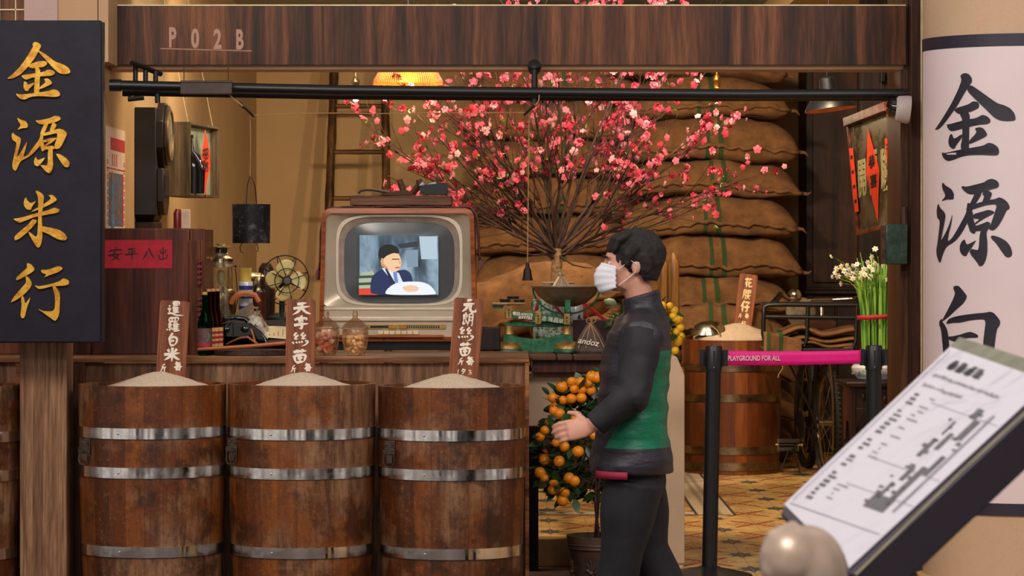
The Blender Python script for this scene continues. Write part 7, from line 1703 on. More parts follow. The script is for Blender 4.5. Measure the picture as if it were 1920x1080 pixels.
for i, p in enumerate(cand):
    k_ = rr.choices((0, 1, 2), (4, 4, 2))[0]; sc_ = rr.uniform(.6, 1.1); E = Euler((PI/2+rr.gauss(0, .7), rr.gauss(0, .7), rr.uniform(0, 6)), 'XYZ')
    pos = p+Vector((rr.uniform(-.012, .012), -.008, rr.uniform(-.01, .012)))
    if i in single:
        o = protos[k_] if not used[k_] else protos[k_].copy()
        if used[k_]: COL.objects.link(o)
        used[k_] = True; o.parent = t; o.location = pos-t.location; o.rotation_euler = E; o.scale = (sc_,)*3
    else:
        n0 = len(mbs.bm.faces); flower_geo(mbs, Matrix.Translation(pos) @ E.to_matrix().to_4x4() @ Matrix.Scale(.021*sc_, 4), rr); mats_i += [k_]*(len(mbs.bm.faces)-n0)
o = mbs.build('blossoms', pinks, t, rn=False, smooth=180); o['kind'] = 'stuff'
for p_, k_ in zip(o.data.polygons, mats_i): p_.material_index = k_
mb = MB()
for (p, dpt, u) in rr.sample(spots, min(260, len(spots))):
    if u < .7: continue
    for q in range(rr.randint(1, 3)):
        E = Euler((rr.uniform(0, 6), rr.uniform(0, 6), rr.uniform(0, 6))).to_matrix(); L = rr.uniform(.014, .03)
        mb.faces([p+E @ Vector(v_) for v_ in ((0, 0, 0), (L*.5, L*.13, .002), (L, 0, .004), (L*.5, -L*.13, .002))], [(0, 1, 2, 3)])
o = mb.build('young_leaves', M['leaf2'], t, rn=False, smooth=180); o['kind'] = 'stuff'
mb = MB(); mb.lathe([(0, 0), (.09, 0), (.12, .05), (.125, .13), (.12, .15), (.11, .14), (0, .13)], (X(1040, TDp), TDp, STZ), 40); tag(mb.build('ceramic_tree_pot', plain('brown_glazed_pot', C(70, 42, 28), .3)), 'brown glazed pot behind the scale holding the peach tree trunk', 'pot')

# ================================================================ kumquat trees
def kumquat(cx, D, z0, cen, rad, fruit_px, mats, label, n_rand, n_leaf, seed, potr, poth, potname, trunk_top, pot_mat, potlabel, fr=.023):
    rr = random.Random(seed); t = thing('potted_kumquat', (cx, D, z0+poth), label, 'kumquat tree')
    P = thing(potname, (cx, D, z0), potlabel, 'pot')
    prof = [(0, 0), (potr*.74, 0), (potr*.77, poth*.05), (potr*.93, poth*.78), (potr*1.0, poth*.82), (potr*1.02, poth), (potr*.94, poth), (potr*.90, poth*.84), (0, poth*.82)]
    MB().lathe(prof, (cx, D, z0), 48).build('pot_body', pot_mat, P)
    mb = MB()
    for q in (.80, .86): mb.ring((cx, D, z0+poth*q), potr*(.975 if q < .83 else 1.0), .004, 'Z', 48, 6)
    mb.build('raised_band', pot_mat, P)
    for a0 in (-1.9, -1.1, -2.9, .1):
        mb = MB(); cp = lambda u, v_: Vector((cx+(potr*(.80+.12*v_)+.001)*math.cos(a0+u), D+(potr*(.80+.12*v_)+.001)*math.sin(a0+u), z0+poth*(.12+.6*v_)))
        for q in range(9):
            an = 2*PI*q/9; mb.tube([cp(0, .5), cp(.14*math.cos(an), .5+.22*math.sin(an)), cp(.26*math.cos(an+.3), .5+.38*math.sin(an+.3))], [.004, .006, .002], 6)
        mb.ball(cp(0, .5), .012, 10); mb.build('relief_flower', pot_mat, P)
    zt_ = z0+poth*.82; mb = MB(); ends = []
    for i in range(3):
        b = Vector((cx+rr.uniform(-.02, .02), D+rr.uniform(-.02, .02), zt_)); e_ = cen+Vector((rr.uniform(-.3, .3)*rad[0], rr.uniform(-.3, .3)*rad[1], rr.uniform(-.2, .5)*rad[2])); mb.tube([b, b.lerp(e_, .5)+Vector((rr.uniform(-.02, .02), 0, 0)), e_], [.008, .006, .003], 8); ends.append((b, e_))
    lf = []
    for i in range(46):
        th_ = rr.uniform(0, 2*PI); ph = math.acos(rr.uniform(-.95, 1)); q = Vector((rad[0]*math.sin(ph)*math.cos(th_), rad[1]*math.sin(ph)*math.sin(th_), rad[2]*math.cos(ph)))*rr.uniform(.75, 1.05)+cen
        b, e_ = ends[i % 3]; st = b.lerp(e_, rr.uniform(.45, 1)); m1 = st.lerp(q, .5)+Vector((rr.uniform(-.02, .02), rr.uniform(-.02, .02), .02)); mb.tube([st, m1, q], [.0035, .0025, .0015], 5)
        lf += [(m1, (m1-st).normalized()), (q, (q-m1).normalized()), (m1.lerp(q, .5), (q-m1).normalized())]
    mb.build('stems', M['bark'], t, smooth=180)
    fp = None
    pl = [W(a, b, D-rad[1]*.75*math.sqrt(max(.05, 1-((X(a, D)-cen.x)/rad[0])**2 * .8))) for a, b in fruit_px]
    for i in range(n_rand):
        th_ = rr.uniform(0, PI) if i % 2 else rr.uniform(0, 2*PI); ph = math.acos(rr.uniform(-.8, .9)); pl.append(cen+Vector((rad[0]*math.sin(ph)*math.cos(th_), rad[1]*math.sin(ph)*math.sin(th_), rad[2]*math.cos(ph)))*rr.uniform(.8, 1))
    mb = MB()
    for i in range(n_leaf):
        if i % 4 == 0: q_ = rr.choice(pl); d = (q_-cen).normalized(); p = q_-d*.03+Vector((0, .02, .006))
        else: p, d = rr.choice(lf)
        p = p+Vector((rr.gauss(0, .022), rr.gauss(0, .022), rr.gauss(0, .022)))
        d2 = (d+Vector((rr.gauss(0, .7), rr.gauss(0, .7), rr.gauss(0, .6)))).normalized(); up = Vector((rr.gauss(0, .6), rr.gauss(-.4, .6), 1)); sd = d2.cross(up).normalized(); n_ = sd.cross(d2).normalized(); L = rr.uniform(.045, .078); w_ = L*rr.uniform(.24, .31)
        pts = []
        for u, ww in ((0, .12), (.2, .7), (.45, 1), (.7, .85), (.9, .4), (1, .03)):
            c = p+d2*(L*u)-n_*(L*.18*u*u); pts += [c-sd*w_*ww+n_*(.003*ww), c, c+sd*w_*ww+n_*(.003*ww)]
        mb.faces(pts, [(3*j+a, 3*j+a+1, 3*j+a+4, 3*j+a+3) for j in range(5) for a in (0, 1)])
    o = mb.build('foliage', M['leaf'], t, rn=False, smooth=180); o['kind'] = 'stuff'
    for i, p in enumerate(pl):
        if fp is None:
            mb = MB(); mb.lathe([(fr*math.sin(PI*q/12)*(1.0), -fr*.92*math.cos(PI*q/12)) for q in range(13)][:-1]+[(0, fr*.86)], (0, 0, 0), 20); fp = mb.build('kumquat', mats, t, loc=(0, 0, 0))
            for v_ in fp.data.vertices: pass
            st = MB(); st.tube([Vector(t.location)+Vector((0, 0, fr*.84)), Vector(t.location)+Vector((.002, 0, fr*1.15))], .0014, 5); st.build('stalk', M['leaf'], fp); o = fp
        else: o = copy_tree(fp); o.parent = t
        o.location = p-Vector(t.location); sc_ = rr.uniform(.85, 1.12); o.scale = (sc_, sc_, sc_); o.rotation_euler = (rr.gauss(0, .4), rr.gauss(0, .4), rr.uniform(0, 6))
c7 = [(980+a/2.7, 680+b/2.7) for a, b in ((200,122),(250,97),(292,98),(330,103),(262,132),(300,138),(347,140),(153,178),(246,182),(297,178),(158,242),(187,257),(205,190),(265,285),(195,320),(112,342),(88,375),(170,405),(212,425),(222,360),(88,557),(157,612),(150,645),(211,657),(201,700),(234,585),(262,600),(185,500),(110,585),(650,603),(640,640),(652,670),(418,735),(375,75),(350,70))]
potm = plain('embossed_grey_brown_pot', C(92, 74, 60), .45, .2, var=.2, bump=.3, bs=40)
KD3 = 13.25
kumquat(X(1124, KD3), KD3, 0, Vector((X(1116, KD3), KD3, Z(835, KD3))), (.26, .19, .30), c7, M['fruit'], 'potted kumquat tree full of orange fruit behind the walking person, on the ground', 18, 620, 5, .136, Z(1003, KD3), 'embossed_plant_pot', None, potm, 'grey-brown embossed plant pot on the paving under the kumquat tree')
c6 = [(1060+a/4.5, 400+b/4.5) for a, b in ((882,780),(920,820),(930,890),(960,890),(970,965),(935,998),(972,1038),(865,970),(820,775))]+[(960+a/4, 540+b/4) for a, b in ((1265,362),(1245,405),(1222,470),(1210,210),(1240,235),(1170,305))]
KD4 = 14.1
kumquat(X(1208, KD4), KD4, STZ, Vector((X(1206, KD4), KD4, Z(606, KD4))), (.175, .15, .10), c6, M['fruit2'], 'small kumquat plant with yellow fruit on the stone table behind the person', 10, 110, 8, .085, .085, 'small_plant_pot', None, potm, 'small brown pot on the stone table under the yellow kumquat plant', .019)

# ================================================================ stanchions and belt
QD = 12.8; s = QD/FPX
def stanchion():
    t = thing('barrier_post', (0, 0, 0), 'x', 'barrier post', 'black retractable belt barrier posts'); H = Z(648, QD)-FZ
    MB().lathe([(0, 0), (.175, 0), (.178, .006), (.172, .014), (.10, .030), (.05, .038), (.036, .045), (0, .045)], (0, 0, 0), 64).build('base', M['blackp'], t)
    MB().lathe([(.031, .03), (.031, H-.10), (.0345, H-.10), (.0345, H-.006), (.031, H), (0, H)], (0, 0, 0), 40).build('pole', M['blackp'], t)
    MB().box((-.004, -.0365, H-.075), (.004, -.033, H-.015)).build('slot', plain('slot_black', C(10, 10, 11), .5), t)
    for zz_ in (H-.018, H-.088):
        MB().ball((0, -.0355, zz_), .0028, 8).build('screw', M['chrome'], t)
    for sx in (-1, 1):
        mb = MB(); mb.box((sx*.036-.003, -.012, H-.085), (sx*.036+.003, .012, H-.018)); mb.box((sx*.048-.009, -.014, H-.082), (sx*.048+.009, .014, H-.015)); mb.build('belt_clip', M['blackp'], t, bevel=.002)
    return t, H
sp1, Hs = stanchion(); sp1.location = (X(1330, QD), QD, FZ); sp1.rotation_euler.y = math.radians(1.1)
sp2 = copy_tree(sp1); sp2.location = (X(1641, QD), QD+.05, FZ); sp2.rotation_euler.y = 0
sp1['label'] = 'black barrier post at the left end of the magenta belt'; sp2['label'] = 'black barrier post at the right end of the magenta belt, before the narcissus'
t = thing('belt_barrier', (X(1480, QD), QD, Z(684, QD)), 'magenta retractable barrier belt with white lettering stretched between the black posts', 'belt')
mb = MB(); n = 40; rows = []
for i in range(n+1):
    u = i/n; px = 1352+(1614-1352)*u; sag = 1.6*math.sin(PI*u); top = 658-1*u+sag-.5; bot = 685-4*u+sag
    row = [mb.bm.verts.new((X(px, QD), QD+.003*math.sin(u*13)+.001*j, Z(top+(bot-top)*j/3, QD))) for j in range(4)]; rows.append(row)
for a, b in zip(rows, rows[1:]):
    for j in range(3): mb.bm.faces.new((a[j], a[j+1], b[j+1], b[j]))
o = mb.build('webbing', M['magenta'], t, rn=False, smooth=180); md = o.modifiers.new('s', 'SOLIDIFY'); md.thickness = .0015; md.offset = 0
mb = MB(); put_text(mb, 'PLAYGROUND FOR ALL', W(1414, 671.5, QD-.008), width=98*s, height=9.5*s, bold=.018, depth=.002, R=Matrix.Rotation(0, 3, 'Y')); mb.build('lettering', emit('x', (0, 0, 0, 1), 0) if False else M['white'], t)

# ================================================================ map lectern in the foreground
TLm, BLm = W(1782, 651, 6.0), W(1471, 946, 5.85)
TRm = W(1966, 715, 5.55); nM = (TRm-TLm).cross(BLm-TLm).normalized()
if nM.z < 0: nM = -nM
def on_plane(px, py, lift=0):
    o_ = Vector((0, 0, CAMZ)); d = W(px, py, 1)-o_; u = (TLm-o_).dot(nM)/d.dot(nM); return o_+d*u+nM*lift
BRm = on_plane(1591, 1066); TR2 = on_plane(1968, 716)
t = thing('map_lectern', (X(1700, 5.7), 5.75, 0), 'slanted lectern in the right foreground with a white printed plan in plastic', 'lectern')
th_ = .075
A1, A2, A3, A4 = on_plane(1797, 629), on_plane(2075, 712), on_plane(1592, 1150), on_plane(1452, 975)
mb = MB(); E1 = [on_plane(a, b, -.002) for a, b in ((1797, 631), (2012, 700), (1980, 722), (1600, 1078), (1560, 1060), (1462, 962), (1470, 944))]
mb.prism(E1, -nM*th_); mb.build('lectern_body', plain('dark_aubergine_panel', C(56, 46, 58), .35, .1, var=.05), t, bevel=.003)
mb = MB(); mb.prism([on_plane(a, b, -.0015) for a, b in ((1799, 632), (2008, 699), (1968, 716), (1782, 651))], nM*.0015); mb.build('grey_green_edge', plain('grey_green_edge', C(150, 148, 128), .6), t)
mb = MB(); mb.tube([on_plane(a, b, -.0025) for a, b in ((1971, 727), (1800, 884), (1603, 1076))], .0022, 6); mb.build('cream_edge_strip', plain('cream_edge', C(190, 176, 140), .5), t)
sheet = [on_plane(a, b) for a, b in ((1782, 651), (1968, 716), (1592, 1066), (1584, 1040), (1560, 1015), (1508, 983), (1471, 946))]
k = N('laminated_paper'); k.col(C(242, 236, 248)); k.b.inputs['Coat Weight'].default_value = 1.0; k.b.inputs['Coat Roughness'].default_value = .03; v = k.coord(); f = k.noise(v, 5, 2, .5, 1)
nb = k.n('ShaderNodeBump', Strength=.5, Distance=.01); k.l(f, nb.inputs['Height']); k.l(nb.outputs['Normal'], k.b.inputs['Coat Normal']); k.set(.5)
mb = MB(); mb.prism(sheet, nM*.0012); sh_ = mb.build('printed_plan', k.m, t)
grey = plain('grey_print', C(120, 116, 120), .6); lgrey = plain('light_grey_print', C(176, 172, 178), .6)
eL = (TLm-BLm).normalized(); eS = nM.cross(eL).normalized()
def uvp(u, v_, lift=.0022):      # u: along the short side (top edge direction), v: down the long side, in photo pixels of the left edge and the top edge
    return on_plane(1782+u*(1966-1782)-v_*(1782-1471), 651+u*(716-651)+v_*(946-651), lift)
def quadp(mb, u0, v0, u1, v1): mb.prism([uvp(u0, v0), uvp(u1, v0), uvp(u1, v1), uvp(u0, v1)], nM*.0003)
r5 = random.Random(9); mb = MB(); mb2 = MB()
# title glyphs and lines (illegible in the photo): small blocks
for i in range(4):
    for q in range(9): quadp(mb, .14+.085*i+r5.uniform(0, .05), .05+r5.uniform(0, .05), .14+.085*i+r5.uniform(.03, .075), .055+r5.uniform(.045, .055))
for i in range(26): quadp(mb2, .10+.026*i, .145+r5.uniform(0, .008), .10+.026*i+r5.uniform(.01, .024), .162+r5.uniform(0, .006))
for i in range(18): quadp(mb2, .10+.022*i, .205+r5.uniform(0, .01), .10+.022*i+r5.uniform(.008, .02), .222+r5.uniform(0, .008))
for i in range(26):
    v0 = .27+.026*i; w_ = r5.uniform(.03, .075)
    if r5.random() < .85: quadp(mb, .11, v0, .11+w_, v0+r5.uniform(.008, .016))
    if r5.random() < .7: quadp(mb2, .24+r5.uniform(0, .03), v0, .24+r5.uniform(.04, .12), v0+.008)
mb.build('title_lettering', grey, sh_); mb = MB()
# shaded long building of the plan
for (u0, v0, u1, v1) in ((.60, .80, .80, .88), (.63, .72, .66, .82), (.74, .60, .79, .80), (.60, .45, .64, .56), (.68, .40, .72, .50), (.76, .30, .82, .42), (.66, .62, .70, .70), (.80, .52, .84, .64), (.62, .34, .64, .42), (.70, .24, .76, .30)): quadp(mb, u0, v0, u1, v1)
for i in range(22): u0 = r5.uniform(.56, .84); v0 = r5.uniform(.2, .86); quadp(mb, u0, v0, u0+r5.uniform(.02, .05), v0+r5.uniform(.008, .02))
for v0 in (.15, .5, .66): quadp(mb2, .30, v0+.14, .98, v0+.1425)
quadp(mb2, .50, .06, .515, .95) if False else None
for i in range(3): quadp(mb2, .04, .985, .95, .988)
quadp(mb2, .86, .25, .885, .86)
mb.build('floor_plan_drawing', grey, sh_); mb2.build('light_printing', lgrey, sh_)
MB().tube([uvp(.04, .02, .003), uvp(.04, .97, .003)], .0008, 4).build('fold_line', lgrey, sh_)
foot = (on_plane(1700, 900)-nM*.07); base_c = Vector((X(1745, 5.9), 6.0, 0))
foot = on_plane(1600, 1010)-nM*.08; foot.x -= .08; mb = MB(); mb.tube([foot+Vector((0.10, .1, -.0)), (foot.x+.10, foot.y+.12, .02)], .03, 20); mb.build('post', M['blackp'], t)
mb = MB(); mb.lathe([(0, 0), (.2, 0), (.2, .012), (.05, .03), (0, .03)], (foot.x+.10, foot.y+.12, 0), 48); mb.build('foot_plate', M['blackp'], t)

def remesh(mb, voxel, it=3):
    me = bpy.data.meshes.new('r'); bmesh.ops.recalc_face_normals(mb.bm, faces=mb.bm.faces); mb.bm.to_mesh(me); mb.bm.free(); o = bpy.data.objects.new('r', me); COL.objects.link(o)
    md = o.modifiers.new('r', 'REMESH'); md.mode = 'VOXEL'; md.voxel_size = voxel; md.adaptivity = 0
    if it: sm = o.modifiers.new('s', 'SMOOTH'); sm.iterations = it; sm.factor = .5
    dg = bpy.context.evaluated_depsgraph_get(); m2 = bpy.data.meshes.new_from_object(o.evaluated_get(dg)); bpy.data.objects.remove(o)
    r = MB(); r.mesh(m2, Matrix.Identity(4)); bpy.data.meshes.remove(m2); bpy.data.meshes.remove(me); return r
# champagne metal knob with knuckle-like ridges in front of the lectern
GDm = 4.9; s = GDm/FPX
t = thing('metal_statue_hand', (X(1515, GDm), GDm+.03, 0), 'rounded champagne metal form with knuckle-like ridges, bottom right foreground', 'statue')
mb = MB(); mb.ball(W(1512, 1072, GDm+.02), (.064, .066, .074), 32); mb.ball(W(1482, 1050, GDm), (.050, .056, .056), 32)
mb.tube([W(1512, 1072, GDm+.02), W(1560, 1180, GDm+.04)], [(.062, .058), (.052, .052)], 24)
for (a, b, r_, dd) in ((1452, 1012, .019, -.005), (1442, 1044, .020, -.015), (1442, 1078, .019, -.02), (1448, 1110, .018, -.02)): mb.tube([W(a+46, b-16, GDm+dd+.01), W(a, b, GDm+dd), W(a+6, b+26, GDm+dd+.01)], [r_*1.1, r_, r_*.8], 16)
r_ = remesh(mb, .004, 22); r_.build('metal_fist', plain('champagne_statue_metal', C(216, 190, 168), .38, .45, var=.02), t, smooth=180)
mb = MB(); mb.tube([W(1560, 1180, GDm+.04), (X(1575, GDm), GDm+.06, .42), (X(1575, GDm), GDm+.06, .02)], [.05, .042, .05], 24); mb.lathe([(0, 0), (.16, 0), (.16, .02), (0, .03)], (X(1575, GDm), GDm+.06, 0), 40); mb.build('support_stem', plain('champagne_stem', C(180, 158, 138), .35, .85), t)

# ================================================================ the walking person
HD_ = 11.3
def Q(px, py, dy=0.0): return W(px, py, HD_)+Vector((0, dy, 0))
t = thing('person', (X(1195, HD_), HD_, 0), 'person in dark jacket with green panel and white mask striding left', 'person')
body = MB()
# legs (hip, knee, ankle)
def limb(mb, pts, rs, seg=18): mb.tube(pts, rs, seg); [mb.ball(p, (r_ if not isinstance(r_, tuple) else max(r_)), 14) for p, r_ in list(zip(pts, rs))[1:-1]]
hipF, kneeF, ankF = Q(1186, 900, -.085), Q(1166, 1030, -.085), Q(1138, 1185, -.08)
hipB, kneeB, ankB = Q(1196, 900, .085), Q(1214, 1035, .085), Q(1284, 1168, .08)
for a, b, c in ((hipF, kneeF, ankF), (hipB, kneeB, ankB)): body.tube([a, a.lerp(b, .5), b, b.lerp(c, .35), c], [.085, .076, .056, .055, .036], 18)
for an, toe in ((ankF, Vector((-.17, 0, -.012))), (ankB, Vector((-.13, 0, -.075)))): body.tube([an+Vector((.045, 0, -.045)), an+Vector((-.02, 0, -.045)), an+toe+Vector((0, 0, -.035))], [(.034, .030), (.040, .032), (.036, .018)], 14)
# trunk
body.tube([Q(1191, 925), Q(1188, 880), Q(1186, 800), Q(1188, 720), Q(1196, 650), Q(1204, 612)], [(.15, .10), (.165, .11), (.145, .10), (.160, .10), (.165, .095), (.08, .06)], 24, up=(1, 0, 0))
# neck, head
neck0, neck1 = Q(1210, 604), Q(1200, 560); body.tube([neck0, neck1, Q(1188, 524)], [.055, .050, .054], 18)
hc = Q(1186, 494); Rh = Matrix.Rotation(math.radians(-14), 4, 'Y')
body.ball(hc+Vector((.010, 0, .022)), (.092, .072, .086), 28, Rh)
body.tube([hc+Vector((-.034, 0, .030)), hc+Vector((-.046, 0, -.030)), hc+Vector((-.048, 0, -.078)), hc+Vector((-.050, 0, -.100))], [(.052, .060), (.055, .056), (.046, .044), (.026, .026)], 22, up=(1, 0, 0))
body.tube([hc+Vector((-.010, 0, -.040)), hc+Vector((-.040, 0, -.088))], [(.060, .05), (.044, .036)], 20, up=(1, 0, 0))
body.tube([hc+Vector((-.092, 0, .012)), hc+Vector((-.108, 0, -.022)), hc+Vector((-.116, 0, -.038)), hc+Vector((-.098, 0, -.046))], [.007, .011, .014, .011], 12)
body.ball(hc+Vector((-.084, 0, .024)), (.014, .048, .010), 14)
for sy in (-1, 1):
    body.ball(hc+Vector((.012, sy*.074, -.010)), (.018, .008, .030), 14, Matrix.Rotation(.2, 4, 'Y'))
    body.ball(hc+Vector((-.062, sy*.038, -.026)), (.030, .022, .026), 14)
    body.ball(hc+Vector((-.100, 0, -.070)), (.010, .022, .006), 12)
# arms with hands
shN, elN, wrN = Q(1198, 632, -.170), Q(1182, 738, -.235), Q(1106, 792, -.225)
shF, elF, wrF = Q(1200, 622, .185), Q(1226, 738, .22), Q(1222, 850, .20)
for a, b, c in ((shN, elN, wrN), (shF, elF, wrF)): body.tube([a, a.lerp(b, .5), b, b.lerp(c, .4), c], [.046, .044, .040, .040, .026], 16)
def hand(mb, w_, d, palm_n, side, curl):
    """w_ wrist, d direction of the hand, palm_n palm normal, side towards the thumb"""
    d = d.normalized(); side = side.normalized(); palm_n = palm_n.normalized()
    mb.tube([w_-d*.01, w_+d*.03, w_+d*.085], [(.024, .020), (.038, .016), (.040, .013)], 16, up=palm_n)
    for i, (off, L, r_) in enumerate(((.030, .070, .0088), (.011, .080, .0090), (-.009, .074, .0086), (-.028, .058, .0076))):
        b = w_+d*.082+side*off; cu = curl*(1+.12*i); p1 = b+(d*math.cos(cu*.5)+palm_n*math.sin(cu*.5)+side*off*2.0)*L*.42; p2 = p1+(d*math.cos(cu*1.3)+palm_n*math.sin(cu*1.3))*L*.32; p3 = p2+(d*math.cos(cu*2.0)+palm_n*math.sin(cu*2.0))*L*.26
        mb.tube([b-d*.02, b, p1, p2, p3], [r_*.9, r_*1.05, r_, r_*.92, r_*.72], 10); mb.ball(p3, r_*.72, 8)
    b = w_+d*.028+side*.028; p1 = b+(d*.55+side*.75+palm_n*.35)*.038; p2 = p1+(d*.85+side*.35+palm_n*.4)*.030
    mb.tube([w_+d*.012+side*.012, b, p1, p2], [.013, .0135, .0115, .008], 10); mb.ball(p2, .0085, 8)
hand(body, wrN, Vector((-.94, .0, -.20)), Vector((0, 1, -.25)), Vector((-.1, .15, 1)), .55)
hand(body, wrF, Vector((-.1, .0, -1)), Vector((-.2, -1, 0)), Vector((-1, 0, 0)), .5)
b_ = remesh(body, .005, 3).build('body', M['skin'], t, smooth=180)
for sy in (-1, 1):
    e_ = hc+Vector((-.0835, sy*.036, .001)); ey = MB().ball(e_, (.0085, .013, .0062), 14).build('eye', M['white'], t); MB().ball(e_+Vector((-.0062, 0, 0)), (.0035, .0055, .0052), 10).build('iris', M['ink'], ey)
    MB().tube([hc+Vector((-.098, sy*.014, .022)), hc+Vector((-.102, sy*.030, .027)), hc+Vector((-.090, sy*.048, .022))], [.003, .004, .002], 6).build('eyebrow', M['hair'], t)
# hair
hr = MB(); hr.ball(hc+Vector((.020, 0, .034)), (.100, .084, .090), 28, Rh)
hr.tube([hc+Vector((.045, 0, .055)), hc+Vector((.072, 0, .0)), hc+Vector((.062, 0, -.058))], [(.080, .05), (.074, .042), (.054, .026)], 20, up=(1, 0, 0))
for q in range(9):
    y_ = -.060+.015*q; hr.tube([hc+Vector((-.010, y_*.8, .108)), hc+Vector((-.070+abs(y_)*.25, y_, .082)), hc+Vector((-.092+abs(y_)*.45, y_*1.05, .045-.01*(q % 2)))], [.020, .017, .006], 8)
for sy in (-1, 1):
    hr.tube([hc+Vector((.010, sy*.066, .06)), hc+Vector((-.022, sy*.074, .030)), hc+Vector((-.024, sy*.075, -.010))], [.030, .020, .006], 12)
    hr.tube([hc+Vector((.045, sy*.060, .03)), hc+Vector((.046, sy*.064, -.02)), hc+Vector((.044, sy*.050, -.060))], [.034, .026, .010], 12)
hx = remesh(hr, .004, 2)
for v_ in hx.bm.verts:
    n1 = noise.noise(Vector((v_.co.x*25, v_.co.y*60, v_.co.z*12)))*.006+noise.noise(Vector((v_.co.x*60, v_.co.y*140, v_.co.z*30)))*.003
    v_.co += (v_.co-hc).normalized()*n1
hx.build('hair', M['hair'], t, smooth=180)
# mask: domed cloth with ear loops
mk = MB(); rows = []
for i in range(15):
    u = i/14*2-1; row = []
    for j in range(17):
        v_ = j/16*2-1; a_ = u*1.25
        z_ = -.048+v_*.052*(1-.28*u*u); rad_ = .066+.028*(1-v_*v_)*math.cos(a_)**2; row.append(mk.bm.verts.new(hc+Vector((-.040-rad_*math.cos(a_)*1.05-.002*math.sin(v_*14), .074*math.sin(a_), z_-.012*(1-abs(u))*(v_ < 0)))))
    rows.append(row)
for a, b in zip(rows, rows[1:]):
    for j in range(16): mk.bm.faces.new((a[j], a[j+1], b[j+1], b[j]))
mko = mk.build('face_mask', M['mask'], t, rn=False, smooth=180); md = mko.modifiers.new('s', 'SOLIDIFY'); md.thickness = .003
for sy in (-1, 1):
    MB().tube([hc+Vector((-.052, sy*.068, -.020)), hc+Vector((-.010, sy*.080, .012)), hc+Vector((.012, sy*.083, -.004)), hc+Vector((.008, sy*.081, -.030)), hc+Vector((-.052, sy*.066, -.078))], .0013, 5).build('ear_loop', M['mask'], mko)
# jacket: trunk with collar, hem flare and both sleeves; the lower back panel is green cloth
jk = MB()
jk.tube([Q(1184, 886), Q(1184, 868), Q(1184, 825), Q(1186, 770), Q(1190, 700), Q(1198, 635), Q(1205, 602)], [(.205, .150), (.212, .152), (.190, .136), (.180, .126), (.195, .128), (.222, .118), (.150, .095)], 32, up=(1, 0, 0))
jk.tube([Q(1208, 618), Q(1208, 590), Q(1204, 566), Q(1200, 552)], [(.100, .095), (.088, .082), (.078, .074), (.074, .070)], 24, up=(1, 0, 0))
jk.tube([elF.lerp(shF, 1), elF.lerp(shF, .5), elF, elF.lerp(wrF, .5), wrF+Vector((0, 0, .0))], [.080, .068, .060, .054, .046], 18)
jk.tube([Q(1202, 622, -.06), Q(1199, 634, -.165), shN.lerp(elN, .35)], [.088, .084, .062], 18)
jk.tube([Q(1202, 622, .06), Q(1199, 634, .165), shF.lerp(elF, .35)], [.088, .084, .062], 18)
jm = remesh(jk, .007, 3)
for v_ in jm.bm.verts:
    f_ = noise.noise(v_.co*9)*.009+noise.noise(Vector((v_.co.x*5, v_.co.y*5, v_.co.z*26)))*.007
    v_.co += (v_.co-Vector((X(1190, HD_), HD_, v_.co.z))).normalized()*f_
k = N('jacket_with_green_panel'); tcn = k.n('ShaderNodeTexCoord'); sp = k.n('ShaderNodeSeparateXYZ'); k.l(tcn.outputs['Object'], sp.inputs[0])
ox_ = X(1195, HD_)
lx0, lz0, lx1, lz1 = X(1132, HD_)-ox_, Z(836, HD_), X(1226, HD_)-ox_, Z(655, HD_)
sl = (lx1-lx0)/(lz1-lz0); wob = k.math('MULTIPLY', k.math('SUBTRACT', k.noise(tcn.outputs['Object'], 6, 2), .5), .06)
right = k.math('GREATER_THAN', k.math('ADD', sp.outputs['X'], wob), k.math('ADD', k.math('MULTIPLY', k.math('SUBTRACT', sp.outputs['Z'], lz0), sl), lx0))
m_ = k.math('MULTIPLY', right, k.math('MULTIPLY', k.math('GREATER_THAN', sp.outputs['Z'], lz0), k.math('LESS_THAN', sp.outputs['Z'], lz1)))
f = k.noise(tcn.outputs['Object'], 9, 4); k.col(k.mix(m_, k.ramp(f, [(.3, C(26, 24, 32)), (.7, C(44, 40, 50))]), k.ramp(f, [(.3, C(0, 92, 66)), (.7, C(4, 122, 86))])))
k.bump(k.noise(k.coord(scale=(1, 1, 3)), 12, 4), .6, .012); k.set(.5)
jm.build('jacket', k.m, t, smooth=180)
sv = MB(); sv.tube([shN+Vector((.003, .01, .020)), shN.lerp(elN, .5), elN, elN.lerp(wrN, .5), wrN+Vector((.012, 0, .004))], [.074, .068, .062, .054, .044], 20); sv.ball(elN, .062, 16)
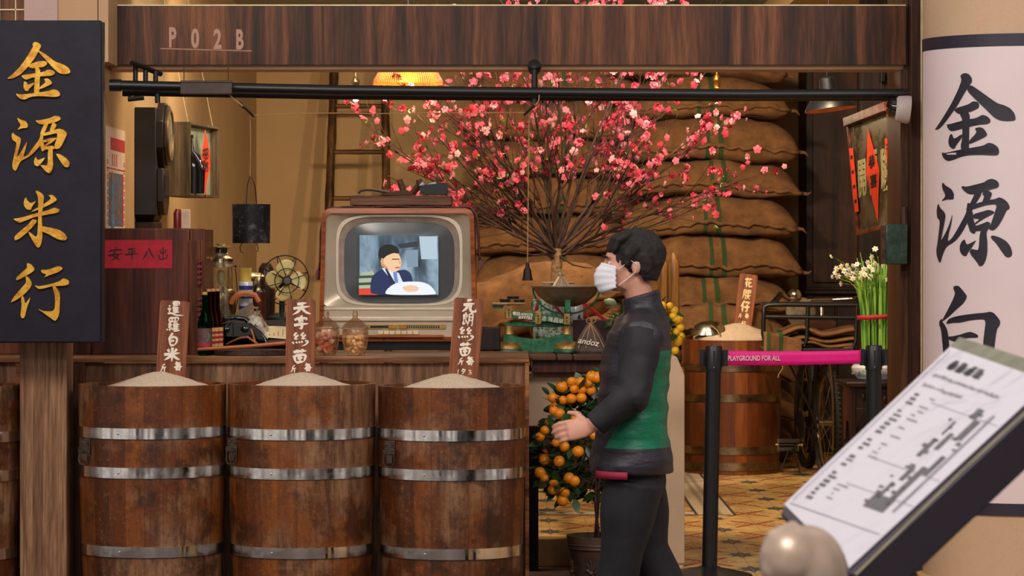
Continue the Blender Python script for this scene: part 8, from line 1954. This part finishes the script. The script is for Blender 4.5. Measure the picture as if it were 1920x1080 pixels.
svm = remesh(sv, .006, 3)
for v_ in svm.bm.verts: v_.co += Vector((noise.noise(v_.co*14), noise.noise(v_.co*13+Vector((5, 0, 0))), noise.noise(v_.co*15+Vector((0, 7, 0)))))*.008
svm.build('sleeve', M['jacket'], t, smooth=180)
mb = MB(); c_ = Q(1140, 884, -.15)
pts = []
for i in range(9):
    u = i/8; a_ = math.radians(-148+50*u); pts.append((.155*math.cos(a_), .212*math.sin(a_)))
A = [[Vector((X(1184, HD_)+p[0], HD_+p[1], Z(878, HD_)-.0)) for p in pts], [Vector((X(1184, HD_)+p[0], HD_+p[1], Z(892, HD_))) for p in pts]]
mb.faces(A[0]+A[1], [(i, i+1, i+10, i+9) for i in range(8)])
o = mb.build('crimson_hem_tag', M['crimson'], t, rn=False, smooth=180); md = o.modifiers.new('s', 'SOLIDIFY'); md.thickness = .003
# trousers
tr = MB()
tr.tube([Q(1190, 868), Q(1190, 900), Q(1190, 930)], [(.165, .112), (.172, .118), (.15, .105)], 24, up=(1, 0, 0))
for a, b, c in ((hipF, kneeF, ankF), (hipB, kneeB, ankB)): tr.tube([a, a.lerp(b, .5), b, b.lerp(c, .4), c+Vector((0, 0, .0))], [.108, .098, .082, .076, .062], 20)
tm = remesh(tr, .007, 3)
for v_ in tm.bm.verts: v_.co += Vector((noise.noise(v_.co*7), noise.noise(v_.co*7+Vector((3, 0, 0))), 0))*.012
tm.build('trousers', M['trousers'], t, smooth=180)
for an, toe, rz in ((ankF, Vector((-.185, 0, -.020)), 0), (ankB, Vector((-.145, 0, -.085)), 0)):
    sm_ = MB(); sm_.tube([an+Vector((.055, 0, -.045)), an+Vector((-.02, 0, -.042)), an+toe*.7+Vector((0, 0, -.038)), an+toe+Vector((0, 0, -.034))], [(.040, .040), (.046, .044), (.048, .030), (.036, .018)], 18); sm_.tube([an+Vector((0, 0, .03)), an+Vector((0, 0, -.03))], .048, 16)
    z_ = remesh(sm_, .006, 3)
    z_.build('shoe', M['black'], t, smooth=180)
